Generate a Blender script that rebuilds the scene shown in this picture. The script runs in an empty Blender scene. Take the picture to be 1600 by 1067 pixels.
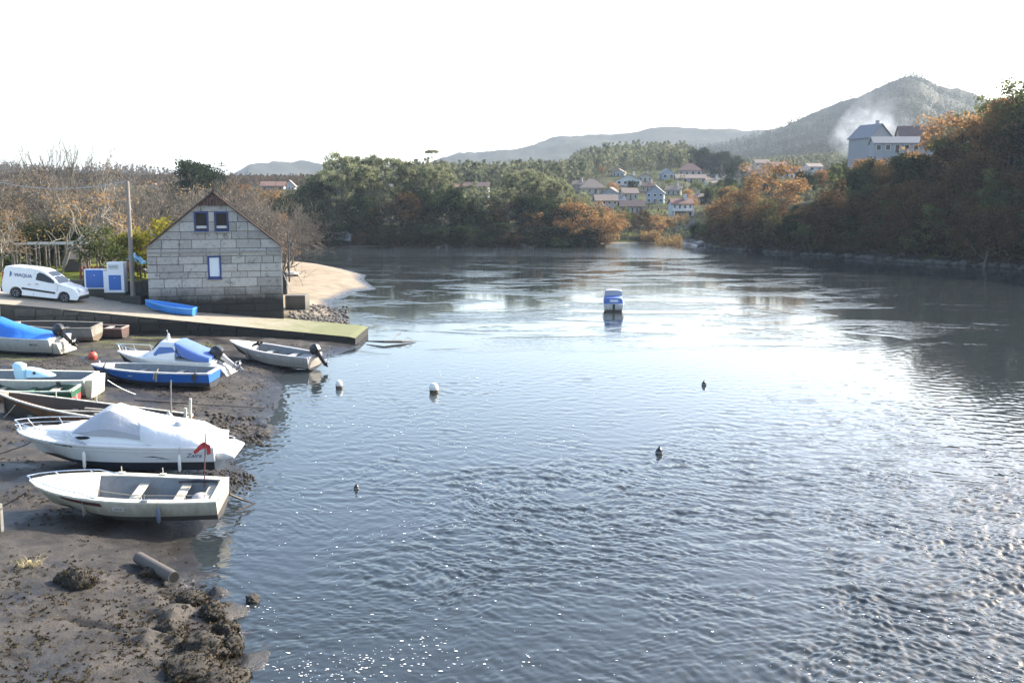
import bpy, bmesh, math, random
import numpy as np
from mathutils import Vector, Matrix

S = bpy.context.scene
COL = S.collection
R = math.radians

# ---------------------------------------------------------------- camera, sky, sun, exposure
CAM_H = 8.0
FPX = 1556.0                    # focal length in pixels of the 1600 px wide photograph (35 mm lens)
PITCH = math.atan(213.5 / FPX)
cd = bpy.data.cameras.new('camera')
cam = bpy.data.objects.new('camera', cd)
COL.objects.link(cam)
cam.location = (0, 0, CAM_H)
cam.rotation_euler = (math.pi / 2 - PITCH, 0, 0)
cd.sensor_width = 36.0
cd.lens = FPX / 1600 * 36.0
cd.clip_start = 0.1
cd.clip_end = 12000
S.camera = cam

SUN_AZ = R(57)                  # from the view axis (+Y) towards +X
SUN_EL = R(30)
W = bpy.data.worlds.new('World')
S.world = W
W.use_nodes = True
wn = W.node_tree.nodes
wl = W.node_tree.links
sky = wn.new('ShaderNodeTexSky')
sky.sky_type = 'NISHITA'
sky.sun_disc = False
sky.sun_elevation = SUN_EL
sky.sun_rotation = SUN_AZ
sky.altitude = 0
sky.air_density = 1.0
sky.dust_density = 2.3
sky.ozone_density = 1.6
bg = wn['Background']
bg.inputs[1].default_value = 0.15
wl.new(sky.outputs[0], bg.inputs[0])

sd = bpy.data.lights.new('sun', 'SUN')
sd.energy = 4.4
sd.angle = R(0.53)
sd.color = (1.0, 0.93, 0.82)
sun = bpy.data.objects.new('sun', sd)
COL.objects.link(sun)
sdir = Vector((math.sin(SUN_AZ) * math.cos(SUN_EL), math.cos(SUN_AZ) * math.cos(SUN_EL), math.sin(SUN_EL)))
sun.rotation_euler = sdir.to_track_quat('Z', 'Y').to_euler()
sun.location = (60, 40, 60)

S.view_settings.view_transform = 'Standard'
S.view_settings.look = 'None'
S.view_settings.exposure = 1.66
S.view_settings.gamma = 1.0
S.cycles.volume_bounces = 1
S.cycles.max_bounces = 7
S.cycles.transparent_max_bounces = 8
S.cycles.caustics_reflective = False
S.cycles.caustics_refractive = False
S.cycles.use_denoising = True
S.cycles.volume_step_rate = 4.0

rng = np.random.default_rng(7)
random.seed(7)

# ---------------------------------------------------------------- where a sight line meets a height or the ground
CT, ST = math.cos(PITCH), math.sin(PITCH)


def ray(px, py):
    u = (px - 800) / FPX
    v = (533.5 - py) / FPX
    return u, CT + v * ST, -ST + v * CT


def at_z(px, py, z=0.0):
    x, y, w = ray(px, py)
    k = (z - CAM_H) / w
    return Vector((x * k, y * k, z))


def at_y(px, py, Y):
    x, y, w = ray(px, py)
    k = Y / y
    return Vector((x * k, Y, CAM_H + w * k))


# ---------------------------------------------------------------- materials
MATS = {}


def _mat(name):
    m = bpy.data.materials.new(name)
    m.use_nodes = True
    nt = m.node_tree
    return m, nt, nt.nodes, nt.links, nt.nodes['Principled BSDF']


def c4(c):
    return (c[0], c[1], c[2], 1.0)


def mat(name, col, rough=0.5, metal=0.0, var=0.12, scale=6.0, bump=0.0, bscale=30.0, dirt=None, dscale=3.0, damt=0.5, spec=0.5, coat=0.0, scum=None, boot=None):
    """painted / plain surface with slight mottling, wear patches and a fine bump"""
    if name in MATS:
        return MATS[name]
    m, nt, n, l, b = _mat(name)
    tc = n.new('ShaderNodeTexCoord')
    nz = n.new('ShaderNodeTexNoise')
    nz.inputs['Scale'].default_value = scale
    nz.inputs['Detail'].default_value = 6
    l.new(tc.outputs['Object'], nz.inputs['Vector'])
    mx = n.new('ShaderNodeMix')
    mx.data_type = 'RGBA'
    mx.inputs[6].default_value = c4([max(0, c * (1 - var)) for c in col])
    mx.inputs[7].default_value = c4([min(1, c * (1 + var)) for c in col])
    l.new(nz.outputs[0], mx.inputs[0])
    last = mx.outputs[2]
    if dirt is not None:
        n2 = n.new('ShaderNodeTexNoise')
        n2.inputs['Scale'].default_value = dscale
        n2.inputs['Detail'].default_value = 8
        n2.inputs['Roughness'].default_value = 0.7
        l.new(tc.outputs['Object'], n2.inputs['Vector'])
        rp = n.new('ShaderNodeValToRGB')
        rp.color_ramp.elements[0].position = 0.62 - 0.3 * damt
        rp.color_ramp.elements[1].position = 0.78 - 0.2 * damt
        l.new(n2.outputs[0], rp.inputs[0])
        mm = n.new('ShaderNodeMath')
        mm.operation = 'MULTIPLY'
        mm.inputs[1].default_value = min(1.0, damt + 0.25)
        l.new(rp.outputs[0], mm.inputs[0])
        m2 = n.new('ShaderNodeMix')
        m2.data_type = 'RGBA'
        l.new(mm.outputs[0], m2.inputs[0])
        l.new(last, m2.inputs[6])
        m2.inputs[7].default_value = c4(dirt)
        last = m2.outputs[2]
    if scum is not None:      # a dirty tide line low on the hull, with runs
        sz = n.new('ShaderNodeSeparateXYZ')
        l.new(tc.outputs['Object'], sz.inputs[0])
        mp = n.new('ShaderNodeMapping')
        mp.inputs['Scale'].default_value = (9, 9, 1.2)
        l.new(tc.outputs['Object'], mp.inputs[0])
        n3 = n.new('ShaderNodeTexNoise')
        n3.inputs['Scale'].default_value = 1.0
        n3.inputs['Detail'].default_value = 5
        l.new(mp.outputs[0], n3.inputs['Vector'])
        ma = n.new('ShaderNodeMath')
        ma.operation = 'MULTIPLY_ADD'
        ma.inputs[1].default_value = -0.5
        l.new(n3.outputs[0], ma.inputs[0])
        l.new(sz.outputs[2], ma.inputs[2])
        mr = n.new('ShaderNodeMapRange')
        mr.inputs[1].default_value, mr.inputs[2].default_value, mr.inputs[3].default_value, mr.inputs[4].default_value = scum - 0.30, scum + 0.22, 0.75, 0.0
        l.new(ma.outputs[0], mr.inputs[0])
        m3 = n.new('ShaderNodeMix')
        m3.data_type = 'RGBA'
        l.new(mr.outputs[0], m3.inputs[0])
        l.new(last, m3.inputs[6])
        m3.inputs[7].default_value = (0.20, 0.17, 0.12, 1)
        last = m3.outputs[2]
    if boot is not None:      # bottom paint below a level waterline
        sb = n.new('ShaderNodeSeparateXYZ')
        l.new(tc.outputs['Object'], sb.inputs[0])
        mb_ = n.new('ShaderNodeMapRange')
        mb_.inputs[1].default_value, mb_.inputs[2].default_value, mb_.inputs[3].default_value, mb_.inputs[4].default_value = boot[0] - .008, boot[0] + .008, 1.0, 0.0
        l.new(sb.outputs[2], mb_.inputs[0])
        m4 = n.new('ShaderNodeMix')
        m4.data_type = 'RGBA'
        l.new(mb_.outputs[0], m4.inputs[0])
        l.new(last, m4.inputs[6])
        m4.inputs[7].default_value = c4(boot[1])
        last = m4.outputs[2]
    l.new(last, b.inputs['Base Color'])
    b.inputs['Roughness'].default_value = rough
    b.inputs['Metallic'].default_value = metal
    b.inputs['Specular IOR Level'].default_value = spec
    b.inputs['Coat Weight'].default_value = coat
    if bump:
        nb = n.new('ShaderNodeTexNoise')
        nb.inputs['Scale'].default_value = bscale
        nb.inputs['Detail'].default_value = 5
        l.new(tc.outputs['Object'], nb.inputs['Vector'])
        bp = n.new('ShaderNodeBump')
        bp.inputs['Strength'].default_value = bump
        bp.inputs['Distance'].default_value = 0.03
        l.new(nb.outputs[0], bp.inputs['Height'])
        l.new(bp.outputs[0], b.inputs['Normal'])
    MATS[name] = m
    return m


def leaf_mat(name, ca, cb, trans=0.45, objvar=0.5):
    """leaves: colour varies from leaf to leaf and from tree to tree; light comes through"""
    m, nt, n, l, b = _mat(name)
    at = n.new('ShaderNodeAttribute')
    at.attribute_name = 'tone'
    oi = n.new('ShaderNodeObjectInfo')
    mm = n.new('ShaderNodeMath')
    mm.operation = 'MULTIPLY_ADD'
    mm.inputs[1].default_value = objvar
    l.new(oi.outputs['Random'], mm.inputs[0])
    ad = n.new('ShaderNodeMath')
    ad.operation = 'MULTIPLY'
    ad.inputs[1].default_value = 1 - objvar
    l.new(at.outputs['Fac'], ad.inputs[0])
    l.new(ad.outputs[0], mm.inputs[2])
    mx = n.new('ShaderNodeMix')
    mx.data_type = 'RGBA'
    mx.inputs[6].default_value = c4(ca)
    mx.inputs[7].default_value = c4(cb)
    l.new(mm.outputs[0], mx.inputs[0])
    df = n.new('ShaderNodeBsdfDiffuse')
    tr = n.new('ShaderNodeBsdfTranslucent')
    l.new(mx.outputs[2], df.inputs[0])
    l.new(mx.outputs[2], tr.inputs[0])
    ms = n.new('ShaderNodeMixShader')
    ms.inputs[0].default_value = trans
    l.new(df.outputs[0], ms.inputs[1])
    l.new(tr.outputs[0], ms.inputs[2])
    l.new(ms.outputs[0], n['Material Output'].inputs[0])
    n.remove(b)
    MATS[name] = m
    return m


# ---------------------------------------------------------------- objects, labels
def tag(o, label=None, cat=None, group=None, kind=None):
    if label: o['label'] = label
    if cat: o['category'] = cat
    if group: o['group'] = group
    if kind: o['kind'] = kind
    return o


def thing(name, label, cat, loc=(0, 0, 0), rz=0.0, group=None, roll=0.0, pitch=0.0):
    o = bpy.data.objects.new(name, None)
    COL.objects.link(o)
    o.empty_display_size = 0.2
    o.location = loc
    o.rotation_euler = (roll, pitch, rz)
    return tag(o, label, cat, group)


KIDS = {}


def copy_tree(o, parent=None):
    c = o.copy()
    COL.objects.link(c)
    c.parent = parent
    for ch in KIDS.get(o.name, []):
        k = copy_tree(ch, c)
        KIDS.setdefault(c.name, []).append(k)
    return c


class MB:
    """collects shapes, then links them as one mesh object"""

    def __init__(s):
        s.v = []
        s.f = []
        s.m = []

    def add(s, vs, fs, mi=0):
        o = len(s.v)
        s.v += [tuple(v) for v in vs]
        for f in fs:
            s.f.append(tuple(i + o for i in f))
            s.m.append(mi)
        return s

    def box(s, c, d, mi=0, rz=0.0, ry=0.0, rx=0.0, top=None):
        hx, hy, hz = d[0] / 2, d[1] / 2, d[2] / 2
        tx, ty = (1, 1) if top is None else top
        vs = [Vector((-hx, -hy, -hz)), Vector((hx, -hy, -hz)), Vector((hx, hy, -hz)), Vector((-hx, hy, -hz)),
              Vector((-hx * tx, -hy * ty, hz)), Vector((hx * tx, -hy * ty, hz)), Vector((hx * tx, hy * ty, hz)), Vector((-hx * tx, hy * ty, hz))]
        M = Matrix.Translation(c) @ Matrix.Rotation(rz, 4, 'Z') @ Matrix.Rotation(ry, 4, 'Y') @ Matrix.Rotation(rx, 4, 'X')
        return s.add([M @ v for v in vs], [(3, 2, 1, 0), (4, 5, 6, 7), (0, 1, 5, 4), (1, 2, 6, 5), (2, 3, 7, 6), (3, 0, 4, 7)], mi)

    def tube(s, pts, r, n=6, mi=0, cap=True):
        pts = [Vector(p) for p in pts]
        rs = r if isinstance(r, (list, tuple)) else [r] * len(pts)
        vs, fs = [], []
        for i, p in enumerate(pts):
            a = pts[max(i - 1, 0)]
            b = pts[min(i + 1, len(pts) - 1)]
            t = (b - a).normalized() if (b - a).length > 1e-9 else Vector((0, 0, 1))
            u = t.orthogonal().normalized() if abs(t.z) > 0.95 else t.cross(Vector((0, 0, 1))).normalized()
            w = t.cross(u)
            for k in range(n):
                q = 2 * math.pi * k / n
                vs.append(p + (u * math.cos(q) + w * math.sin(q)) * rs[i])
        for i in range(len(pts) - 1):
            for k in range(n):
                a, b = i * n + k, i * n + (k + 1) % n
                fs.append((a, b, b + n, a + n))
        if cap:
            fs.append(tuple(range(n - 1, -1, -1)))
            e = (len(pts) - 1) * n
            fs.append(tuple(range(e, e + n)))
        return s.add(vs, fs, mi)

    def lathe(s, prof, n=14, c=(0, 0, 0), mi=0, axis='Z'):
        vs, fs = [], []
        for (r, z) in prof:
            for k in range(n):
                q = 2 * math.pi * k / n
                p = Vector((r * math.cos(q), r * math.sin(q), z))
                if axis == 'Y': p = Vector((p.x, p.z, p.y))
                if axis == 'X': p = Vector((p.z, p.x, p.y))
                vs.append(p + Vector(c))
        for i in range(len(prof) - 1):
            for k in range(n):
                a, b = i * n + k, i * n + (k + 1) % n
                fs.append((a, b, b + n, a + n))
        fs.append(tuple(range(n - 1, -1, -1)))
        e = (len(prof) - 1) * n
        fs.append(tuple(range(e, e + n)))
        return s.add(vs, fs, mi)

    def prism(s, poly, y0, y1, mi=0, plane='XZ'):
        """polygon in a plane, extruded along the third axis"""
        n = len(poly)
        if plane == 'XZ':
            vs = [(a, y0, b) for a, b in poly] + [(a, y1, b) for a, b in poly]
        elif plane == 'YZ':
            vs = [(y0, a, b) for a, b in poly] + [(y1, a, b) for a, b in poly]
        else:
            vs = [(a, b, y0) for a, b in poly] + [(a, b, y1) for a, b in poly]
        fs = [tuple(range(n)), tuple(range(2 * n - 1, n - 1, -1))]
        for i in range(n):
            j = (i + 1) % n
            fs.append((j, i, i + n, j + n))
        return s.add(vs, fs, mi)

    def loft(s, rings, mi=0, close=True, cap=True):
        n = len(rings[0])
        vs = [p for r in rings for p in r]
        fs = []
        for i in range(len(rings) - 1):
            for k in range(n if close else n - 1):
                a, b = i * n + k, i * n + (k + 1) % n
                fs.append((a, b, b + n, a + n))
        if cap:
            fs.append(tuple(range(n - 1, -1, -1)))
            e = (len(rings) - 1) * n
            fs.append(tuple(range(e, e + n)))
        return s.add(vs, fs, mi)

    def build(s, name, mats, parent=None, smooth=False, bevel=0.0, label=None, sharp=35):
        me = bpy.data.meshes.new(name)
        me.from_pydata(s.v, [], s.f)
        for m in (mats if isinstance(mats, (list, tuple)) else [mats]):
            me.materials.append(m)
        me.polygons.foreach_set('material_index', s.m)
        bm = bmesh.new()
        bm.from_mesh(me)
        bmesh.ops.recalc_face_normals(bm, faces=bm.faces)
        if bevel:
            es = [e for e in bm.edges if e.is_manifold and e.calc_face_angle(0) > R(30)]
            bmesh.ops.bevel(bm, geom=es, offset=bevel, segments=2, affect='EDGES', profile=0.6, clamp_overlap=True)
        bm.to_mesh(me)
        bm.free()
        if smooth:
            me.shade_smooth()
            me.set_sharp_from_angle(angle=R(sharp))
        o = bpy.data.objects.new(name, me)
        COL.objects.link(o)
        if parent is not None:
            o.parent = parent
            KIDS.setdefault(parent.name, []).append(o)
        if label: o['label'] = label
        return o


def np_obj(name, V, F, mats, parent=None, attrs=None, smooth=False, midx=None):
    """mesh from arrays of vertices and equal-sized faces; attrs are per-vertex float layers"""
    V = np.asarray(V, dtype=np.float32)
    F = np.asarray(F, dtype=np.int32)
    me = bpy.data.meshes.new(name)
    k = F.shape[1]
    me.vertices.add(len(V))
    me.vertices.foreach_set('co', V.ravel())
    me.loops.add(F.size)
    me.loops.foreach_set('vertex_index', F.ravel())
    me.polygons.add(len(F))
    me.polygons.foreach_set('loop_start', np.arange(0, F.size, k, dtype=np.int32))
    me.polygons.foreach_set('loop_total', np.full(len(F), k, dtype=np.int32))
    if smooth:
        me.polygons.foreach_set('use_smooth', np.ones(len(F), dtype=bool))
    for m in (mats if isinstance(mats, (list, tuple)) else [mats]):
        me.materials.append(m)
    if midx is not None:
        me.polygons.foreach_set('material_index', np.asarray(midx, dtype=np.int32))
    for an, av in (attrs or {}).items():
        if np.ndim(av) == 2:
            a = me.attributes.new(an, 'FLOAT_COLOR', 'POINT')
            a.data.foreach_set('color', np.asarray(av, dtype=np.float32).ravel())
        else:
            a = me.attributes.new(an, 'FLOAT', 'POINT')
            a.data.foreach_set('value', np.asarray(av, dtype=np.float32))
    me.update()
    me.validate()
    o = bpy.data.objects.new(name, me)
    COL.objects.link(o)
    if parent is not None:
        o.parent = parent
        KIDS.setdefault(parent.name, []).append(o)
    return o


def text_part(body, name, size, mat_, parent, M, label=None, extrude=0.002, shear=0.0):
    """lettering as a thin mesh"""
    cu = bpy.data.curves.new(name, 'FONT')
    cu.body = body
    cu.size = size
    cu.extrude = extrude
    cu.shear = shear
    cu.align_x = 'CENTER'
    cu.align_y = 'CENTER'
    t = bpy.data.objects.new('tmp', cu)
    COL.objects.link(t)
    dg = bpy.context.evaluated_depsgraph_get()
    me = bpy.data.meshes.new_from_object(t.evaluated_get(dg))
    bpy.data.objects.remove(t)
    bpy.data.curves.remove(cu)
    me.transform(M)
    me.materials.clear()
    me.materials.append(mat_)
    o = bpy.data.objects.new(name, me)
    COL.objects.link(o)
    o.parent = parent
    KIDS.setdefault(parent.name, []).append(o)
    if label: o['label'] = label
    return o


# ---------------------------------------------------------------- smooth noise on arrays
def _hash(ix, iy, seed):
    h = (ix.astype(np.int64) * 374761393 + iy.astype(np.int64) * 668265263 + seed * 974634777) & 0x7fffffff
    h = ((h ^ (h >> 13)) * 1274126177) & 0x7fffffff
    return ((h ^ (h >> 16)) & 0xffff) / 65535.0


def vnoise(x, y, seed=0):
    ix, iy = np.floor(x), np.floor(y)
    fx, fy = x - ix, y - iy
    fx = fx * fx * (3 - 2 * fx)
    fy = fy * fy * (3 - 2 * fy)
    a, b = _hash(ix, iy, seed), _hash(ix + 1, iy, seed)
    c, d = _hash(ix, iy + 1, seed), _hash(ix + 1, iy + 1, seed)
    return (a + (b - a) * fx) * (1 - fy) + (c + (d - c) * fx) * fy


def fbm(x, y, seed=0, o=4):
    r, a, t = 0, 0.5, 0
    for i in range(o):
        r = r + a * vnoise(x * 2 ** i + 17.3 * i, y * 2 ** i - 9.1 * i, seed + i)
        t += a
        a *= 0.5
    return r / t


def sstep(a, b, x):
    t = np.clip((x - a) / (b - a), 0, 1)
    return t * t * (3 - 2 * t)
# ---------------------------------------------------------------- terrain
def _shore():
    P = [(-6.5, -100.0), (-5.0, 8.0)]
    near = [(392, 1110), (383, 985), (365, 955), (330, 915), (300, 880), (292, 850), (320, 832), (352, 815), (352, 775), (398, 748), (372, 722),
            (385, 695), (440, 676), (405, 664), (432, 640), (442, 605), (432, 592), (470, 574), (520, 556), (566, 541),
            (552, 510), (540, 498), (524, 480), (517, 471), (540, 465), (556, 455), (588, 452), (568, 437), (572, 430), (540, 421), (500, 413), (455, 408)]
    P += [tuple(at_z(*p).xy) for p in near]
    P += [(-55, 150), (-66, 160), (-60, 176)]
    far = [(440, 388), (600, 387), (700, 386), (850, 384), (940, 382), (1000, 381), (1075, 381), (1090, 385), (1150, 391), (1240, 397), (1340, 403), (1400, 409), (1500, 414), (1600, 421)]
    P += [tuple(at_z(*p).xy) for p in far]
    P += [(75, 95), (95, 60), (120, 10), (140, -100)]
    return np.array(P)


SHORE = _shore()


def shore_dist(X, Y):
    """distance to the waterline, positive on land"""
    d2 = np.full(X.shape, 1e18)
    ins = np.zeros(X.shape, dtype=bool)
    n = len(SHORE)
    for i in range(n):
        ax, ay = SHORE[i]
        bx, by = SHORE[(i + 1) % n]
        if i < n - 1:
            dx, dy = bx - ax, by - ay
            t = np.clip(((X - ax) * dx + (Y - ay) * dy) / (dx * dx + dy * dy), 0, 1)
            d2 = np.minimum(d2, (X - ax - t * dx) ** 2 + (Y - ay - t * dy) ** 2)
        c = ((ay > Y) != (by > Y))
        with np.errstate(divide='ignore', invalid='ignore'):
            xi = (bx - ax) * (Y - ay) / (by - ay if by != ay else 1e-9) + ax
        ins ^= c & (X < xi)
    d = np.sqrt(d2)
    return np.where(ins, -d, d)


HILLS = [  # crest in photo pixels, its distance, front and back run
    ([(600, 330), (900, 275), (960, 262), (1050, 245), (1130, 232), (1180, 218), (1230, 196), (1290, 177), (1330, 159), (1370, 138), (1392, 129), (1405, 125), (1425, 128), (1450, 143), (1480, 153), (1510, 163), (1560, 187), (1640, 205), (1800, 225)], 1300, 800, 900),
    ([(480, 320), (600, 268), (680, 250), (720, 243), (800, 232), (860, 222), (940, 214), (1000, 210), (1080, 206), (1170, 203), (1250, 202), (1400, 205), (1700, 215)], 1900, 700, 900),
    ([(200, 330), (330, 282), (372, 270), (395, 260), (440, 258), (500, 258), (560, 260), (640, 270), (760, 320)], 1900, 600, 700),
    ([(-400, 268), (0, 266), (100, 267), (200, 269), (300, 274), (380, 282), (440, 300), (520, 330)], 800, 300, 500),
    ([(560, 320), (680, 290), (740, 283), (850, 280), (950, 280), (1050, 278), (1150, 275), (1300, 272), (1500, 280), (1700, 290)], 520, 260, 500),
]


def ground(X, Y):
    X = np.asarray(X, dtype=float)
    Y = np.asarray(Y, dtype=float)
    d = shore_dist(X, Y)
    dp = np.maximum(d, 0)
    Ys = np.maximum(Y, 5.0)
    a = X / Ys
    # left bank: mud, then the raised park behind the slipway
    hl = 1.0 * (1 - np.exp(-dp / 6.0))
    mp = sstep(8.5, 15, dp) * sstep(58.5, 61, Y)
    hl = hl * (1 - mp) + 2.95 * mp
    # far shore and the village slope
    beach = 0.35 * sstep(0, 3, dp)
    d3 = np.maximum(dp - 3, 0)
    ha = beach + 0.20 * np.minimum(d3, 55) + 0.02 * np.maximum(d3 - 55, 0)
    hb = beach + 0.095 * d3
    wv = sstep(0.02, 0.10, a)
    hf = ha * (1 - wv) + hb * wv
    # right bank
    capr = 4 + np.clip((a - 0.19) / 0.32, 0, 1.3) * 13
    hr = 0.9 * sstep(0, 1.2, dp) + np.where(dp > 2, (dp - 2) * 0.62, 0)
    hr = np.where(hr > capr, capr + (hr - capr) * 0.08, hr)
    wr = sstep(0.165, 0.2, a)
    wf = np.maximum(sstep(150, 182, Y), wr)
    hfr = hf * (1 - wr) + hr * wr
    h = hl * (1 - wf) + hfr * wf
    h = np.minimum(h, 34)
    for (c, Yc, Lf, Lb) in HILLS:
        px = 800 + FPX * a
        cx = [p[0] for p in c]
        zc = np.interp(px, cx, [8 + (320 - p[1]) / FPX * Yc for p in c])
        zc = zc + (fbm(X / (Yc * 0.05), Y / (Yc * 0.05), 31, 5) - 0.5) * Yc * 0.020
        s = np.where(Y < Yc, (Yc - Y) / Lf, (Y - Yc) / Lb)
        prof = np.where(Y < Yc, np.clip(1 - s, 0, 1) ** 1.05, 1 - sstep(0, 1, s))
        h = np.maximum(h, zc * prof * (Y > 150))
    h = h + (fbm(X / 14, Y / 14, 3, 3) - 0.5) * np.clip((dp - 6) / 30, 0, 1) * 1.6 * (wf > 0.3)
    return np.where(d > 0, h, np.maximum(-2.5, 0.16 * d))


def gz(x, y):
    return float(ground(np.array([x]), np.array([y]))[0])


def on_ground(px, py, y0=150.0, y1=1600.0):
    """first point of the terrain along a sight line, searched between two distances"""
    Ys = np.geomspace(y0, y1, 600)
    x, y, w = ray(px, py)
    k = Ys / y
    g = ground(x * k, Ys)
    z = CAM_H + w * k
    hit = np.nonzero(z <= g)[0]
    i = hit[0] if len(hit) else -1
    return Vector((x * k[i], Ys[i], g[i]))


def mud_height(X, Y):
    """the tidal mud in detail: hummocks, hollows, weed-covered lumps by the water, tide lines"""
    h = ground(X, Y)
    d = shore_dist(X, Y)
    h = h + (fbm(X / 2.2, Y / 2.2, 11, 3) - 0.5) * 0.10 * sstep(-0.5, 0.8, d)
    h = h + (fbm(X / 0.5, Y / 0.5, 21, 4) - 0.5) * 0.075
    # weed lumps beside the water in the foreground and by the cruiser
    lump = np.exp(-((X + 6.2) ** 2 / 1.3 + (Y - 18.9) ** 2 / 3.5)) + 0.8 * np.exp(-((X + 5.6) ** 2 / 1.2 + (Y - 17.0) ** 2 / 0.9))
    lump = lump + 0.75 * np.exp(-((X + 9.1) ** 2 / 1.2 + (Y - 35.0) ** 2 / 2.0))
    n = fbm(X / 0.55, Y / 0.55, 41, 4)
    h = h + np.clip(lump, 0, 1) * (sstep(0.38, 0.7, n) * 0.24 - 0.02)
    patch = sstep(0.5, 0.72, fbm(X / 1.8, Y / 1.8, 51, 3)) * sstep(0.3, 1.2, d)
    h = h + patch * (fbm(X / 0.16, Y / 0.16, 61, 3) - 0.4) * 0.09
    # drainage creek in the foreground mud
    cx, cy = at_z(105, 956, 0.5).xy
    ex, ey = at_z(215, 985, 0.4).xy
    t = np.clip(((X - cx) * (ex - cx) + (Y - cy) * (ey - cy)) / ((ex - cx) ** 2 + (ey - cy) ** 2), 0, 1)
    dd = np.hypot(X - cx - t * (ex - cx), Y - cy - t * (ey - cy)) + (vnoise(X / 0.25, Y / 0.25, 5) - 0.5) * 0.12
    h = h - 0.10 * np.exp(-(dd / 0.10) ** 2)
    return h, lump, patch


def zone_material(name, wet=True):
    m, nt, n, l, b = _mat(name)
    geo = n.new('ShaderNodeNewGeometry')
    at = n.new('ShaderNodeAttribute')
    at.attribute_name = 'zone'
    sp = n.new('ShaderNodeSeparateColor')
    l.new(at.outputs['Color'], sp.inputs[0])

    def noise(scale, det=6, rough=0.6):
        z = n.new('ShaderNodeTexNoise')
        z.inputs['Scale'].default_value = scale
        z.inputs['Detail'].default_value = det
        z.inputs['Roughness'].default_value = rough
        l.new(geo.outputs['Position'], z.inputs['Vector'])
        return z.outputs[0]

    def ramp(fac, stops):
        r = n.new('ShaderNodeValToRGB')
        e = r.color_ramp.elements
        while len(e) < len(stops): e.new(0.5)
        for q, (p, c) in zip(e, stops):
            q.position = p
            q.color = c4(c)
        l.new(fac, r.inputs[0])
        return r.outputs[0]

    def mix(f, a, c):
        x = n.new('ShaderNodeMix')
        x.data_type = 'RGBA'
        l.new(f, x.inputs[0])
        l.new(a, x.inputs[6])
        l.new(c, x.inputs[7])
        return x.outputs[2]
    mud = ramp(noise(1.3, 9, 0.68), [(0.32, (0.022, 0.0195, 0.0175)), (0.5, (0.043, 0.038, 0.034)), (0.68, (0.078, 0.068, 0.058))])
    specks = ramp(noise(9.0, 8, 0.75), [(0.52, (0, 0, 0)), (0.62, (1, 1, 1))])
    weed = ramp(noise(23, 4, 0.7), [(0.35, (0.018, 0.014, 0.010)), (0.7, (0.11, 0.085, 0.05))])
    wf = n.new('ShaderNodeMath')
    wf.operation = 'MULTIPLY'
    l.new(specks, wf.inputs[0])
    l.new(at.outputs['Alpha'], wf.inputs[1])
    mud = mix(wf.outputs[0], mud, weed)
    land = ramp(noise(0.35, 8, 0.65), [(0.35, (0.022, 0.026, 0.014)), (0.52, (0.040, 0.040, 0.022)), (0.7, (0.072, 0.060, 0.034))])
    grass = ramp(noise(2.2, 8, 0.7), [(0.35, (0.065, 0.085, 0.014)), (0.65, (0.20, 0.21, 0.04))])
    sand = ramp(noise(0.9, 9, 0.6), [(0.35, (0.20, 0.155, 0.105)), (0.65, (0.32, 0.26, 0.18))])
    c = mix(sp.outputs[0], land, mud)
    c = mix(sp.outputs[1], c, grass)
    c = mix(sp.outputs[2], c, sand)
    # wet just above the water
    sx = n.new('ShaderNodeSeparateXYZ')
    l.new(geo.outputs['Position'], sx.inputs[0])
    wn_ = n.new('ShaderNodeMath')
    wn_.operation = 'MULTIPLY_ADD'
    wn_.inputs[1].default_value = 0.22
    l.new(noise(0.8, 4), wn_.inputs[0])
    l.new(sx.outputs[2], wn_.inputs[2])
    mr = n.new('ShaderNodeMapRange')
    mr.inputs[1].default_value = 0.17
    mr.inputs[2].default_value = 0.34
    mr.inputs[3].default_value = 1.0
    mr.inputs[4].default_value = 0.0
    l.new(wn_.outputs[0], mr.inputs[0])
    # damp sheets and puddled hollows farther up the mud
    pw = n.new('ShaderNodeMapRange')
    pw.inputs[1].default_value, pw.inputs[2].default_value, pw.inputs[3].default_value, pw.inputs[4].default_value = 0.50, 0.60, 0.0, 0.75
    l.new(noise(0.55, 5, 0.55), pw.inputs[0])
    pm = n.new('ShaderNodeMath')
    pm.operation = 'MULTIPLY'
    l.new(pw.outputs[0], pm.inputs[0])
    l.new(sp.outputs[0], pm.inputs[1])
    iv = n.new('ShaderNodeMath')
    iv.operation = 'SUBTRACT'
    iv.inputs[0].default_value = 1.0
    l.new(sp.outputs[2], iv.inputs[1])
    pn = n.new('ShaderNodeMath')
    pn.operation = 'MULTIPLY'
    l.new(pm.outputs[0], pn.inputs[0])
    l.new(iv.outputs[0], pn.inputs[1])
    wet_ = n.new('ShaderNodeMath')
    wet_.operation = 'MAXIMUM'
    l.new(mr.outputs[0], wet_.inputs[0])
    l.new(pn.outputs[0], wet_.inputs[1])
    mr = wet_
    dk = n.new('ShaderNodeMix')
    dk.data_type = 'RGBA'
    dk.blend_type = 'MULTIPLY'
    dk.inputs[7].default_value = (0.42, 0.40, 0.38, 1)
    l.new(mr.outputs[0], dk.inputs[0])
    l.new(c, dk.inputs[6])
    l.new(dk.outputs[2], b.inputs['Base Color'])
    rr = n.new('ShaderNodeMapRange')
    rr.inputs[3].default_value = 0.75
    rr.inputs[4].default_value = 0.22
    l.new(mr.outputs[0], rr.inputs[0])
    l.new(rr.outputs[0], b.inputs['Roughness'])
    spm = n.new('ShaderNodeMath')
    spm.operation = 'MULTIPLY_ADD'
    spm.inputs[1].default_value = 0.36
    spm.inputs[2].default_value = 0.03
    spx = n.new('ShaderNodeMath')
    spx.operation = 'MAXIMUM'
    l.new(mr.outputs[0], spx.inputs[0])
    spy = n.new('ShaderNodeMath')
    spy.operation = 'MULTIPLY'
    spy.inputs[1].default_value = 0.6
    l.new(sp.outputs[0], spy.inputs[0])
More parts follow.
